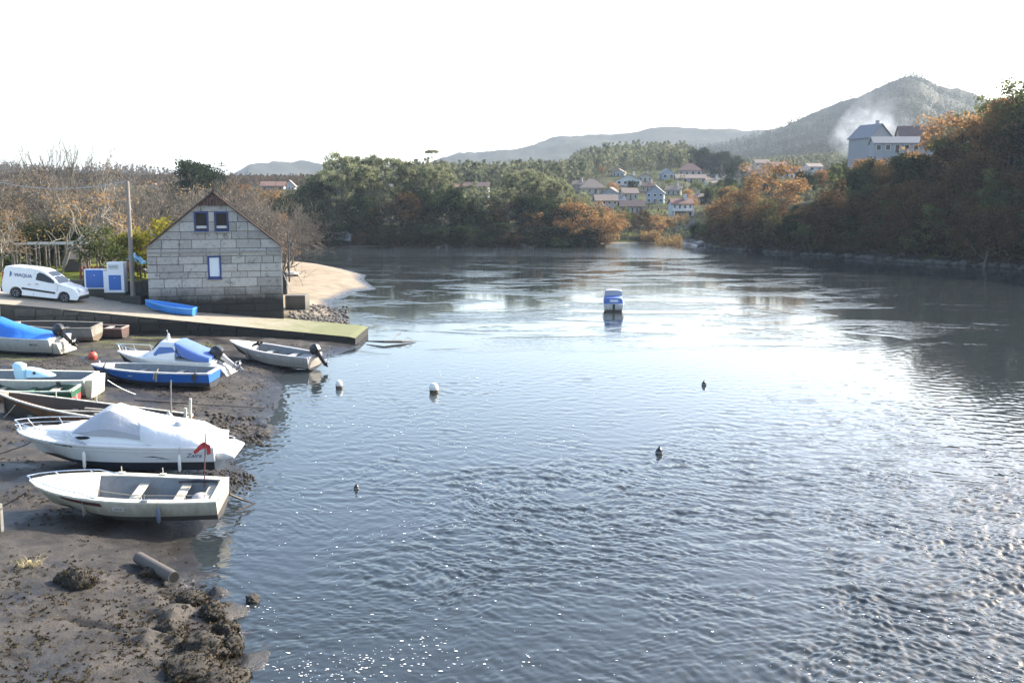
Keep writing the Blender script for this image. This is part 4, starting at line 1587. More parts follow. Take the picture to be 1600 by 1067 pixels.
def sect(x, wb, wt, zb, zt, crown=0.06, y0=0.0):
    """a rounded cabin section across the boat"""
    return [Vector((x, y0 + wb, zb)), Vector((x, y0 + wb * .97 + wt * .03, zb + (zt - zb) * .3)), Vector((x, y0 + wt * 1.02, zb + (zt - zb) * .86)), Vector((x, y0 + wt * .86, zt)), Vector((x, y0 + wt * .4, zt + crown * .75)), Vector((x, y0, zt + crown)),
            Vector((x, y0 - wt * .4, zt + crown * .75)), Vector((x, y0 - wt * .86, zt)), Vector((x, y0 - wt * 1.02, zb + (zt - zb) * .86)), Vector((x, y0 - wb * .97 - wt * .03, zb + (zt - zb) * .3)), Vector((x, y0 - wb, zb))]


PI = math.pi


def boat_spot(px, py, z=None):
    """a place on the mud where a boat lies"""
    p = at_z(px, py, 0.5)
    for _ in range(6):
        p = at_z(px, py, gz(p.x, p.y))
    return p


def on_side(h, t, side, f, off=0.006, dt=0.02):
    """a frame lying on the boat side for lettering: x runs along, y up"""
    p = h.pt(t, side, f)
    ax = (h.pt(t + dt, side, f) - h.pt(t - dt, side, f)).normalized()
    up = (h.pt(t, side, f + .06) - h.pt(t, side, f - .06)).normalized()
    if side > 0: ax = -ax
    nrm = ax.cross(up).normalized()
    if nrm.y * side < 0:
        ax = -ax
        nrm = -nrm
    up = nrm.cross(ax)
    M = Matrix((ax, up, nrm)).transposed().to_4x4()
    M.translation = p + nrm * off
    return M


def build_boats():
    # bow to the left of the photo: rz = pi; local +y then faces the camera
    NEAR = 1
    # ---- open skiff in the foreground
    t = thing('open_skiff', 'old white open skiff with two benches and a long foredeck, nearest boat of all', 'boat', (-9.58, 24.1, 0.36), PI + R(4), None, R(-7), R(-1.2))
    t.scale = (.96, .96, .83)
    h = Hull(4.85, 1.85, 0.78, rake=0.75, sheer=0.30, transom=0.86, vee=0.14, wl=0.22, full=0.45, kick=0.45, bow=(2.3, 0.7))
    SK = mat('skiff_hull', (.55, .52, .44), .55, var=.1, scale=4, dirt=(.30, .27, .18), dscale=4, damt=.42, bump=.15, scum=.42, boot=(.31, (.045, .04, .035)))
    hu = h.shell([SK, SK], t, GREYIN, floor=0.30, deck=0.68, deck_mat=WHITE, thick=0.17, gun_mat=OLDWHITE)
    thwart(h, 0.45, 0.24, 0.62, OLDWHITE, t)
    thwart(h, 0.22, 0.24, 0.60, OLDWHITE, t)
    g = h.pt(0.06, 1, 1)
    MB().box((g.x - 0.02, 0.0, 0.60), (0.42, 1.35, 0.045)).build('stern_seat', OLDWHITE, t, bevel=0.01)
    pulpit(h, 0.60, 0.13, t, 0.016, (0.74, 0.9))
    for tt, sd in ((0.36, 1), (0.36, -1), (0.58, -1)):
        q = h.pt(tt, sd, 1)
        mb = MB()
        mb.box((q.x, q.y - sd * .05, q.z + .03), (.16, .09, .05))
        mb.tube([(q.x, q.y - sd * .05, q.z + .05), (q.x, q.y - sd * .05, q.z + .24)], .014, 6)
        mb.build('oar_pin', OLDWHITE if sd < 0 else ALU, t)
    mb = MB()
    lo, hi = h.pt(0.58, 1, 1.0), h.pt(0.80, 1, 1.0)
    for k in range(8):
        a = h.pt(0.60 + 0.028 * k, 1, 0.84)
        b_ = h.pt(0.60 + 0.028 * (k + 1), 1, 0.84)
        c_ = h.pt(0.60 + 0.028 * (k + 1), 1, 0.66)
        d_ = h.pt(0.60 + 0.028 * k, 1, 0.66)
        off = Vector((0, .008, 0))
        mb.add([a + off, b_ + off, c_ + off, d_ + off], [(0, 1, 2, 3)])
    mb.build('name_band', mat('dark_red_band', (0.075, 0.018, 0.018), .6, var=.3, dirt=(0.2, .15, .1), damt=.3, dscale=12), hu)
    M = on_side(h, 0.52, 1, 0.62, 0.012)
    mb = MB().box((0, 0, 0), (0.30, 0.13, 0.012))
    mb.v = [tuple(M @ Vector(v)) for v in mb.v]
    mb.build('number_plate', WHITE, hu)
    text_part('0313', 'number_lettering', 0.09, INK, hu, M @ Matrix.Translation((0, 0, 0.008)))
    fender(h, 0.30, 1, t, mat('grey_blue_fender', (0.10, 0.12, 0.17), .5), 0.5, 0.055, 0.7, 0.12)
    q0, q1 = h.pt(0.86, 1, 1), h.pt(0.04, 1, 1)
    MB().tube([(q0.x, 0.1, q0.z + .06), (0.4, .35, .86), (-0.2, .28, .72), (-1.2, .34, .74), (-2.2, .5, .84)], .012, 5).build('mooring_line', ROPE, t, smooth=True)
    MB().tube([(-1.2, -.45, .80), (-1.7, -.5, .82), (-2.25, -.35, .86)], [.05, .06, .04], 6).build('rolled_cover', BLACK, t, smooth=True)
    mb = MB()
    rb = np.random.default_rng(3)
    mb.lathe([(.02, .60), (.16, .63), (.22, .70), (.15, .79), (.03, .83)], 9, (-1.95, .42, .03))
    mb.build('bundle', mat('pink_grey_cloth', (.42, .36, .33), .8, var=.2), t, smooth=True)
    q = h.pt(0.16, -1, 1)
    fl = thing('flag_pole', 'thin red brown pole with a limp red flag at the front skiff stern', 'flag', (0, 0, 0))
    fp = Vector((-7.88, 24.75, 1.0))
    fl.location = fp
    MB().tube([(0, 0, -0.2), (.05, 0, .6), (.10, 0, 1.25)], .018, 6).build('pole', mat('red_brown_stick', (.16, .06, .05), .7), fl)
    mb = MB()
    G_ = 8
    vs = []
    for i in range(G_ + 1):
        for j in range(G_ + 1):
            u, v = i / G_, j / G_
            vs.append((.09 - .34 * u + .02 * v + (.12 if u < .0 else 0), .05 * math.sin(7 * u + 2 * v), 1.02 - .18 * v - .20 * u * (1 - .5 * v) + .04 * math.sin(5 * u)))
    fs = [(i * (G_ + 1) + j, i * (G_ + 1) + j + 1, (i + 1) * (G_ + 1) + j + 1, (i + 1) * (G_ + 1) + j) for i in range(G_) for j in range(G_)]
    mb.add(vs, fs)
    mb.add([(.09, .0, 1.0), (.20, .02, .93), (.21, .0, .72), (.10, .02, .68)], [(0, 1, 2, 3)])
    mb.build('flag', REDFLAG, fl, smooth=True)

    # ---- white cabin cruiser
    t = thing('cabin_cruiser', 'large white cabin cruiser under grey and white canvas covers, behind the front skiff', 'boat', (-11.36, 28.2, 0.40), PI + R(3), None, R(-2.5), R(-1.0))
    t.scale = (.91, .91, .82)
    h = Hull(6.35, 2.3, 1.12, rake=1.25, sheer=0.30, transom=0.90, vee=0.30, flare=0.88, wl=0.13, full=0.45, n=26, kick=0.55, bow=(2.6, 0.66))
    CR = mat('cruiser_hull', (.60, .595, .58), .28, var=.05, scale=2, dirt=(.42, .39, .32), dscale=2.5, damt=.2, coat=.2, boot=(.60, (.016, .020, .028)))
    hu = h.shell([CR, CR], t, full_deck=True, deck_mat=WHITE, deck_z=0.10, gun_mat=WHITE)
    # moulded step along the side
    mb = MB()
    mb.tube([h.pt(i / 20 * .98, 1, 0.80) + Vector((0, .004, 0)) for i in range(21)], .018, 5)
    mb.tube([h.pt(i / 20 * .98, -1, 0.80) - Vector((0, .004, 0)) for i in range(21)], .018, 5)
    mb.build('rubbing_strake', GREYHULL, hu, smooth=True)
    zd = lambda x: h.zg(min(1, max(0, (x + h.L / 2) / h.L)))
    rings = [sect(2.35, .10, .06, zd(2.35) + .02, zd(2.35) + .05, .02), sect(1.9, .62, .44, zd(1.9) + .03, zd(1.9) + .22, .06), sect(1.3, .84, .64, zd(1.3) + .02, zd(1.3) + .36, .07), sect(.8, .88, .72, zd(.8) + .02, zd(.8) + .38, .07), sect(-.6, .93, .80, zd(-.6) + .02, zd(-.6) + .36, .06), sect(-1.2, .94, .84, zd(-1.2) + .02, zd(-1.2) + .30, .05)]
    cab = MB().loft(rings).build('cabin', WHITE, t, smooth=True, sharp=50)
    for sd in (1, -1):
        M = Matrix.Translation((.85, sd * .872, zd(.8) + .17)) @ Matrix.Rotation(-sd * R(85), 4, 'X')
        mb = MB()
        mb.add([M @ Vector((.23 * math.cos(q), .055 * math.sin(q), .012 if k else -.03)) for k in (0, 1) for q in [i / 16 * 2 * PI for i in range(16)]], [tuple(range(16, 32))] + [(i, (i + 1) % 16, 16 + (i + 1) % 16, 16 + i) for i in range(16)])
        mb.build('porthole', GLASS, cab)
    # grey windscreen tent, then the white aft cover
    z0 = zd(0) + .28
    rings = [sect(1.22, .72, .60, z0 + .04, z0 + .08, .03), sect(.75, .82, .66, z0, z0 + .42, .06), sect(.30, .86, .62, z0, z0 + .74, .07), sect(.08, .87, .60, z0, z0 + .80, .06), sect(-.45, .90, .66, z0 - .04, z0 + .58, .05), sect(-.95, .94, .74, z0 - .12, z0 + .36, .05), sect(-1.3, .98, .80, z0 - .24, z0 + .24, .05)]
    MB().loft(rings).build('windscreen_cover', CANVAS, t, smooth=True, sharp=24)
    rings = [sect(-.50, .50, .40, z0 + .30, z0 + .61, .05), sect(-.95, .955, .76, z0 - .13, z0 + .40, .05), sect(-1.4, 1.02, .84, zd(-1.4) - .03, z0 + .26, .06), sect(-2.0, 1.04, .86, zd(-2) - .05, z0 + .16, .06), sect(-2.5, 1.04, .86, zd(-2.5) - .05, z0 + .06, .06), sect(-2.85, 1.03, .80, zd(-2.8) - .07, z0 - .14, .05), sect(-3.1, 1.02, .80, zd(-3.1) - .08, z0 - .30, .04)]
    aft = MB().loft(rings).build('aft_cover', WCANVAS, t, smooth=True, sharp=55)
    MB().lathe([(.02, 0), (.14, .01), (.15, .09), (.10, .15), (.02, .17)], 12, (-1.95, .25, z0 + .20)).build('searchlight', CANVAS, t, smooth=True)
    pulpit(h, 0.60, 0.34, t, 0.017, (0.70, 0.84, 0.96), mid=True)
    mb = MB()
    for k in range(5):
        q = h.pt(.97 - .01 * k, 0, 1)
    mb.box((2.95, 0, zd(2.95) + .09), (.30, .10, .05))
    mb.lathe([(.03, 0), (.035, .12), (.06, .13), (.06, .16), (.02, .17)], 8, (2.45, 0, zd(2.4) + .08))
    mb.build('anchor_fitting', STEEL, t, bevel=.008)
    for tt, m_ in ((.63, FENDERW), (.165, FENDERW)):
        fender(h, tt, 1, t, m_, .62, .05, .8, .22)
    text_part('7ª VI-9-209-92', 'registration', .13, INK, hu, on_side(h, .74, 1, .88, .01))
    text_part('Zaira', 'boat_name', .22, BLUEINK, hu, on_side(h, .10, 1, .66, .012), shear=.3)
    mb = MB()
    for f0, f1, ta, tb in ((.56, .60, .36, .25), (.50, .52, .30, .22)):
        a, b_ = h.pt(ta, 1, f1), h.pt(tb, 1, f0)
        c_ = h.pt((ta + tb) / 2, 1, f1 + .035)
        e = Vector((0, .007, 0))
        mb.add([a + e, c_ + e, b_ + e, a.lerp(b_, .5) + e], [(0, 1, 2, 3)])
    mb.build('side_stripe', INK, hu)
    # bathing platform and stern drive gear
    mb = MB()
    mb.prism([(-3.75, .66), (-3.15, .60), (-3.15, .88), (-3.45, .86), (-3.72, .74)], -.8, .8)
    mb.build('swim_platform', WHITE, t, bevel=.03, smooth=True)
    mb = MB()
    mb.tube([(-3.2, -.55, .82), (-3.3, -.55, 1.06), (-3.5, -.5, 1.02), (-3.5, .5, 1.02), (-3.3, .55, 1.06), (-3.2, .55, .82)], .018, 6)
    mb.tube([(-3.5, -.3, 1.02), (-3.6, -.3, .74)], .018, 6)
    mb.tube([(-3.5, .3, 1.02), (-3.6, .3, .74)], .018, 6)
    mb.build('stern_rail', STEEL, t, smooth=True)

    # ---- blue open boat, and the white cabin boat behind it
    p = boat_spot(243, 605)
    t = thing('blue_rowing_boat', 'low blue open boat with white gunwale, in front of the white cabin boat', 'boat', (p.x - .35, p.y + .75, p.z - .02), PI - R(5), None, R(-3), R(-1))
    h = Hull(4.75, 1.55, 0.70, rake=.35, sheer=.10, transom=.80, vee=.12, wl=.30, full=.45, kick=.3)
    t.scale = (1.12, 1.08, 1.0)
    hu = h.shell([BLUE, ANTIFOUL], t, GREYIN, floor=.26, deck=.84, deck_mat=GREYHULL, thick=.07, gun_mat=WHITE)
    thwart(h, .62, .2, .5, GREYHULL, t)
    thwart(h, .3, .2, .5, GREYHULL, t)
    for tt in (.86, .40, .10):
        q = h.pt(tt, 1, .8)
        mb = MB()
        mb.tube([(q.x, q.y - .1, q.z + .25), (q.x, q.y + .05, q.z + .12), (q.x + .03, q.y + .06, q.z - .25)], [.02, .035, .03], 6)
        mb.tube([(q.x + .08, q.y + .06, q.z + .08), (q.x + .12, q.y + .07, q.z - .16)], .03, 6)
        mb.build('rope_fender', ROPE if tt == .4 else DROPE, t)
    q = h.pt(.9, 1, 1)
    MB().tube([(q.x, q.y - .12, q.z), (q.x + .06, q.y - .12, q.z + .22)], [.03, .022], 6).build('mooring_post', WHITE, t)
    t = thing('white_cabin_boat', 'small white cabin boat with blue side window, blue canopy and raised black outboard', 'boat', (p.x - .25, p.y + 2.35, p.z - .02), PI - R(7), None, R(-2), R(-1))
    t.scale = (1.02, 1.0, 1.02)
    h = Hull(4.5, 1.75, .88, rake=.7, sheer=.22, transom=.88, vee=.2, wl=.25, full=.42, kick=.5)
    h.shell([WHITE, ANTIFOUL], t, full_deck=True, deck_mat=WHITE, deck_z=.08, gun_mat=WHITE)
    zg = .95
    rings = [sect(1.05, .45, .30, zg, zg + .06, .03), sect(.60, .66, .55, zg - .02, zg + .22, .04), sect(.42, .70, .60, zg - .03, zg + .30, .04), sect(.10, .74, .58, zg - .05, zg + .66, .06), sect(-.65, .76, .60, zg - .06, zg + .68, .06)]
    cab = MB().loft(rings).build('cabin', WHITE, t, smooth=True, sharp=45)
    for sd in (1, -1):
        mb = MB()
        pts = [(.28, .22), (.05, .50), (-.50, .50), (-.82, .20), (-.80, .14), (.26, .14)]
        yy = lambda z: (.745 - .17 * z) * 1.0 + .012
        mb.add([(x, sd * yy(z), zg + z) for x, z in pts] + [(x, sd * (yy(z) - .06), zg + z) for x, z in pts], [tuple(range(6))] + [(i, (i + 1) % 6, 6 + (i + 1) % 6, 6 + i) for i in range(6)])
        mb.build('side_window', BGLASS, cab)
    mb = MB()
    mb.add([(.43, .52, zg + .34), (.43, -.52, zg + .34), (.13, -.50, zg + .66), (.13, .50, zg + .66)], [(0, 1, 2, 3)])
    mb.v = [(x + .03, y, z + .02) for x, y, z in mb.v]
    mb.build('windscreen', GLASS, cab)
    rings = [sect(-.60, .62, .58, zg + .58, zg + .71, .05), sect(-.95, .78, .62, zg + .15, zg + .57, .04), sect(-1.5, .80, .68, zg - .02, zg + .33, .03), sect(-2.15, .78, .72, zg - .06, zg + .12, .03)]
    MB().loft(rings).build('canopy', NAVY, t, smooth=True, sharp=55)
    pulpit(h, .66, .30, t, .016, (.74, .88, .97))
    MB().tube([(-.1, .1, zg + .72), (-.12, .1, zg + .95), (-.05, .1, zg + 1.12)], [.10, .05, .03], 8).build('navigation_light', WHITE, t, smooth=True)
    outboard(t, (-2.32, 0, .80), R(55), 1.15, BLACK, ALU)
    mb = MB()
    mb.prism([(-2.85, .30), (-2.2, .35), (-2.2, .8), (-2.6, .62)], -.62, .62)
    mb.build('swim_platform', GREYHULL, t, bevel=.02)

    # ---- grey white skiff at the water edge
    a, b_ = at_z(497, 577, 0.02), at_z(398, 560, .30)
    c = (a + b_) / 2
    t = thing('beached_skiff', 'grey white open skiff with black outboard, its stern in water near the slipway end', 'boat', (-11.95, 49.0, .13), PI - R(21), None, R(-4), R(-3.2))
    h = Hull(4.95, 1.6, .74, rake=.9, sheer=.24, transom=.85, vee=.13, wl=.10, full=.45, kick=.6)
    h.shell([GREYHULL, ANTIFOUL], t, GREYIN, floor=.24, deck=.72, deck_mat=WHITE, thick=.09, gun_mat=GREYHULL)
    thwart(h, .56, .26, .55, WHITE, t)
    thwart(h, .28, .30, .55, WHITE, t)
    g = h.pt(.68, 1, 1)
    mb = MB()
    mb.add([(g.x, .5, g.z + .03), (g.x, -.5, g.z + .03), (g.x - .14, -.44, g.z + .22), (g.x - .14, .44, g.z + .22)], [(0, 1, 2, 3)])
    mb.box((g.x - .12, 0, g.z + .16), (.12, .12, .22))
    mb.build('windscreen', GLASS, t)
    MB().box((-1.95, 0, .60), (.55, 1.2, .12)).build('stern_locker', BLACK, t, bevel=.02)
    outboard(t, (-2.52, 0, .74), R(38), .95, BLACK, BLACK)

    # ---- white boat under a blue tarpaulin, upper left
    p = boat_spot(112, 557)
    t = thing('tarp_covered_boat', 'white motor boat under a bright blue tarpaulin with raised black outboard', 'boat', (p.x - 3.45, p.y + 1.15, p.z), PI - R(13), None, R(-3), R(-.5))
    h = Hull(5.6, 1.9, .92, rake=.9, sheer=.26, transom=.88, vee=.18, wl=.12, full=.42, kick=.5)
    hu = h.shell([GREYHULL, ANTIFOUL], t, full_deck=True, deck_mat=WHITE, gun_mat=WHITE)
    zg = .98
    rings = [sect(1.35, .50, .40, zg, zg + .06, .02), sect(1.1, .72, .52, zg - .02, zg + .62, .05), sect(.62, .82, .42, zg - .06, zg + .74, .05), sect(.0, .9, .45, zg - .10, zg + .52, .05), sect(-1.1, .93, .5, zg - .12, zg + .26, .05), sect(-2.2, .90, .55, zg - .10, zg + .08, .03), sect(-2.7, .86, .60, zg - .09, zg + .02, .02)]
    MB().loft(rings).build('tarpaulin', TARP, t, smooth=True, sharp=50)
    rings = [sect(2.1, .30, .22, zg + .10, zg + .16, .03), sect(1.6, .66, .50, zg + .04, zg + .46, .05), sect(1.12, .70, .50, zg, zg + .58, .05)]
    wc = MB().loft(rings).build('wheelhouse', WHITE, t, smooth=True, sharp=45)
    for sd in (1, -1):
        mb = MB()
        mb.add([(1.72, sd * .665, zg + .16), (1.16, sd * .715, zg + .14), (1.16, sd * .62, zg + .42), (1.60, sd * .59, zg + .40)], [(0, 1, 2, 3)])
        mb.v = [(x, y + sd * .015, z) for x, y, z in mb.v]
        mb.build('side_window', GLASS, wc)
    text_part('ORTZE', 'boat_name', .15, INK, hu, on_side(h, .16, 1, .62, .012), shear=.2)
    outboard(t, (-2.85, 0, .92), R(46), 1.05, BLACK, BLACK)
    mb = MB()
    mb.prism([(-3.25, .2), (-2.78, .2), (-2.78, .72), (-3.05, .70)], -.6, .6)
    mb.build('stern_box', OLDWHITE, t, bevel=.03)
    p = boat_spot(145, 562)
    t = thing('mooring_buoy', 'orange red mooring buoy lying on the mud behind the tarpaulin covered boat', 'buoy', (p.x, p.y, gz(p.x, p.y) + .16))
    MB().lathe([(.02, -.22), (.13, -.18), (.21, -.05), (.22, .06), (.16, .17), (.06, .23), (.02, .24)], 14).build('float', mat('orange_red_buoy', (.55, .075, .045), .45, var=.12, dirt=(.2, .07, .05), damt=.25), t, smooth=True)
    MB().lathe([(.05, .22), (.06, .30), (.02, .31)], 8).build('mooring_eye', BLACK, t)

    # ---- long white boat with pale blue outboard, left
    p = boat_spot(158, 624)
    t = thing('long_white_boat', 'long white boat with pale blue console and yellowed transom, beside the green boat', 'boat', (p.x - 3.65, p.y + .75, p.z - .10), PI + R(1.5), None, R(-3), R(-.5))
    h = Hull(6.0, 1.85, .90, rake=.8, sheer=.12, transom=.86, vee=.16, wl=.16, full=.4, kick=.4)
    h.shell([GREYHULL, ANTIFOUL], t, GREYIN, floor=.35, deck=.8, deck_mat=WHITE, thick=.10, gun_mat=OLDWHITE)
    mb = MB()
    mb.prism([(-3.2, .15), (-2.95, .15), (-2.95, .88), (-3.28, .88)], -.66, .66)
    mb.build('transom_panel', mat('yellowed_white', (.62, .58, .40), .6, var=.15, dirt=(.3, .26, .12), damt=.4), t, bevel=.02)
    mb = MB()
    rings = [[Vector((x + dx, y, z)) for dx, y in ((.26, 0), (.2, .17), (-.12, .2), (-.22, .12), (-.22, -.12), (-.12, -.2), (.2, -.17))] for x, z in ((-.35, .8), (-.30, 1.10), (-.26, 1.34))] + [[Vector((-.22 + .5 * dx, .5 * y, 1.42)) for dx, y in ((.26, 0), (.2, .17), (-.12, .2), (-.22, .12), (-.22, -.12), (-.12, -.2), (.2, -.17))]]
    mb.loft(rings)
    mb.build('console', PALEBLUE, t, smooth=True, sharp=60)
    rings = [sect(-.62, .30, .24, .9, 1.2, .05), sect(-1.0, .32, .25, .9, 1.14, .05), sect(-1.4, .25, .16, .9, 1.02, .03), sect(-1.6, .10, .05, .9, .95, .01)]
    q_ = MB().loft(rings).build('engine_cover', PALEBLUE, t, smooth=True, sharp=60)
    MB().lathe([(.02, .0), (.06, .01), (.06, .03), (.02, .04)], 10, (-.95, .30, 1.08), axis='Y').build('cleat_hole', BLACK, q_)
    for tt in (.56, .155):
        q = h.pt(tt, 1, 1)
        q2 = h.pt(tt, 1, .4)
        MB().tube([(q.x, q.y + .03, q.z - .02), (q2.x, (q.y + q2.y) / 2 + .06, q.z - .28), (q2.x, q2.y + .05, q.z - .52)], [.07, .075, .06], 8).build('fender', RUBBER, t, smooth=True)
    # ---- green boat
    p = boat_spot(112, 636)
    t = thing('green_rowing_boat', 'worn green rowing boat with white rim and red bottom beside the brown boat', 'boat', (p.x - 2.85, p.y + .95, p.z - .02), PI + R(2), None, R(-5), R(-.8))
    h = Hull(5.2, 1.35, .60, rake=.7, sheer=.2, transom=.72, vee=.1, wl=.44, full=.42, kick=.4)
    h.shell([GREENP, REDP], t, mat('green_inside', (.035, .075, .045), .7, var=.3, dirt=(.3, .3, .24), damt=.3), floor=.2, deck=.86, deck_mat=OLDWHITE, thick=.06, gun_mat=mat('worn_white_green', (.42, .48, .40), .7, var=.25, scale=10, dirt=(.04, .12, .06), damt=.5, dscale=7))
    thwart(h, .55, .2, .44, OLDWHITE, t)
    thwart(h, .33, .2, .44, GREENP, t)
    thwart(h, .16, .3, .46, OLDWHITE, t)
    # ---- brown wooden boat, long and low
    p = boat_spot(44, 664)
    t = thing('brown_wooden_boat', 'long weathered brown wooden boat half sunk in the mud behind the cruiser', 'boat', (-14.75, 34.2, .12), PI - R(2), None, R(-4), R(-2.6))
    h = Hull(6.9, 1.65, .70, rake=1.0, sheer=.62, transom=.55, vee=.12, wl=.02, full=.42, kick=.7)
    h.shell([BROWNW, DARKW], t, DARKW, floor=.32, deck=.93, deck_mat=GREYW, thick=.06, gun_mat=mat('worn_white_rim', (.50, .47, .40), .75, var=.25, scale=8, dirt=(.15, .11, .08), damt=.5, dscale=6))
    for tt in (.78, .62, .48, .3, .16):
        thwart(h, tt, .17, .60, GREYW, t)
    for tt in (.72, .62, .52):
        q = h.pt(tt, -1, 1)
        MB().tube([(q.x, q.y + .03, q.z), (q.x, q.y + .03, q.z + .22)], .022, 6).build('oar_pin', OLDWHITE, t)
    mb = MB()
    mb.box((.4, .3, .80), (2.1, .14, .05), rz=.12)
    mb.box((-.6, -.1, .78), (1.8, .12, .04), rz=-.1)
    mb.build('loose_planks', GREYW, t)
    # ---- posts by the wreck
    for px, py0, py1, lab, nm in ((268, 655, 594, 'tall thin pale stake standing in the mud behind the cruiser', 'mooring_stake'), ):
        b0 = at_z(px, py0, .55)
        top = at_y(px - 1, py1, b0.y)
        o = MB().tube([(b0.x, b0.y, .2), (b0.x, b0.y, top.z * .6), (top.x, b0.y, top.z)], [.035, .03, .025], 7).build(nm, GREYW, None, smooth=True)
        tag(o, lab, 'stake')
    b0 = at_z(264, 660, .5)
    o = MB().loft([[Vector((b0.x + a * s_, b0.y + b_ * s_, z)) for a, b_ in ((-.22, -.14), (.22, -.14), (.22, .14), (-.22, .14))] for z, s_ in ((.3, 1), (.62, .9), (.88, .12))]).build('white_marker', OLDWHITE, None, bevel=.02)
    tag(o, 'white pointed block at the foot of the thin stake', 'marker')
    for px, yy, lab in ((289, 664, 'shorter white post behind the cruiser stern'), (297, 660, 'taller white post behind the cruiser stern')):
        b0 = at_z(px, yy, .5)
        hgt = .75 if px == 289 else 1.0
        o = MB().tube([(b0.x, b0.y, .2), (b0.x + .02, b0.y, .2 + hgt * .7), (b0.x + .05, b0.y, .35 + hgt)], [.06, .06, .05], 8).build('white_post', OLDWHITE, None, smooth=True)
        tag(o, lab, 'post')
    # ---- grey wooden boat and the dark one under the slipway wall
    t = thing('grey_wooden_boat', 'bare grey wooden boat lying against the slipway wall under the van', 'boat', (-24.3, 52.5, .86), PI - R(3), None, R(-6))
    h = Hull(4.7, 1.6, .84, rake=.7, sheer=.15, transom=.85, vee=.14, wl=.30, full=.42, kick=.4)
    h.shell([GREYW, mat('brown_bottom', (.12, .085, .055), .8, var=.3)], t, DARKW, floor=.3, deck=.9, deck_mat=GREYW, thick=.06, gun_mat=GREYW)
    thwart(h, .4, .2, .6, GREYW, t)
    t = thing('dark_wooden_boat', 'small dark red brown boat showing its square stern beside the grey wooden boat', 'boat', (-22.5, 53.75, .82), PI - R(2), None, R(-3))
    h = Hull(3.0, 1.15, .62, rake=.4, sheer=.1, transom=.9, vee=.1, wl=.2, full=.42, kick=.3)
    h.shell([mat('dark_red_wood', (.085, .045, .038), .75, var=.3, dirt=(.03, .025, .02), damt=.4), DARKW], t, DARKW, floor=.25, thick=.06, gun_mat=mat('rim_pale_red', (.30, .22, .19), .8, var=.25))
    thwart(h, .3, .3, .56, OLDWHITE, t)
    # ---- blue dinghy on the slipway by the house
    x0 = -20.0
    t = thing('blue_dinghy', 'small bright blue dinghy on the slipway against the stone house wall', 'dinghy', (-19.95, 57.75, ramp_z(-19.95) + .02), PI - R(3), None, R(-3), R(-6.2))
    h = Hull(2.95, 1.15, .44, rake=.35, sheer=.16, transom=.75, vee=.06, wl=.04, full=.45, kick=.5)
    h.shell([LBLUE, LBLUE], t, LBLUE, floor=.12, thick=.05, gun_mat=mat('pale_blue_rim', (.10, .32, .66), .5, var=.1))
    thwart(h, .5, .18, .33, LBLUE, t)
    # ---- moored boat out in the river
    p = at_z(961, 487, 0)
    t = thing('moored_motor_boat', 'small white boat with a blue canopy moored alone in the middle of the river', 'boat', (p.x, p.y + 1.6, -.16), R(86))
    h = Hull(3.9, 1.62, .72, rake=.6, sheer=.2, transom=.88, vee=.14, wl=.34, full=.42, kick=.5)
    h.shell([WHITE, mat('brown_antifouling', (.08, .05, .04), .6, var=.2)], t, full_deck=True, deck_mat=WHITE, gun_mat=WHITE)
    rings = [sect(-1.6, .70, .62, .72, 1.16, .03), sect(-1.0, .74, .64, .72, 1.30, .03), sect(-.1, .74, .62, .72, 1.40, .04), sect(.5, .66, .5, .76, .92, .03)]
    cv = MB().loft(rings).build('canopy', NAVY, t, smooth=True, sharp=50)
    MB().box((-1.615, -.02, .98), (.02, .62, .17)).build('rear_window', mat('clear_vinyl', (.62, .66, .72), .25, var=.05), cv)
    rings = [sect(-.95, .66, .60, 1.30, 1.70, .03), sect(-.1, .66, .60, 1.38, 1.72, .03)]
    MB().loft(rings).build('wheelhouse_top', mat('grey_canopy_top', (.36, .37, .42), .7, var=.08), t, smooth=True, sharp=50)
    MB().box((-1.98, 0, .45), (.06, .18, .62)).build('rudder', DARKW, t, bevel=.01)
    # ---- mooring ropes on the mud
    rope_obj('mooring_rope', [at_z(42, 768, 1.35), at_z(-40, 805, .7)], 'dark mooring rope from the bow of the front skiff to the left edge', .018, DROPE, .08)
    rope_obj('mooring_rope', [at_z(70, 677, 1.5), at_z(20, 702, 1.0), at_z(-30, 712, .8)], 'dark mooring rope from the bow of the cabin cruiser to the left edge', .016, DROPE, .05)
    rope_obj('mooring_rope', [at_z(168, 594, 1.3), at_z(212, 616, .62)], 'pale rope from the stern of the long white boat to the mud', .018, FENDERW, .05)
    rope_obj('mooring_rope', [at_z(24, 632, 1.2), at_z(6, 652, .8)], 'short pale rope from the bow of the brown wooden boat', .014, ROPE, .02)
    rope_obj('mooring_rope', [at_z(118, 612, 1.0), at_z(120, 632, .72)], 'pale rope hanging from the stern of the green boat', .014, FENDERW, .0)
    rope_obj('mooring_rope', [at_z(139, 499, 1.6), at_z(160, 526, .9)], 'thin pale rope from the stern of the grey wooden boat', .014, ROPE, .06)
    rope_obj('mooring_rope', [at_z(210, 625, .60), at_z(300, 631, .52), at_z(410, 637, .12)], 'dark rope lying straight across the mud below the blue boat', .022, DROPE, .0)
    # sticks at the water edge
    o = MB().tube([at_z(358, 772, .5), at_z(378, 780, .22), at_z(398, 787, .08)], [.03, .035, .015], 5).tube([at_z(396, 787, .09), at_z(384, 793, .05), at_z(370, 799, .02)], [.03, .028, .012], 5).build('driftwood_branch', DARKW)
    tag(o, 'forked driftwood branch in the water at the stern of the front skiff', 'branch')
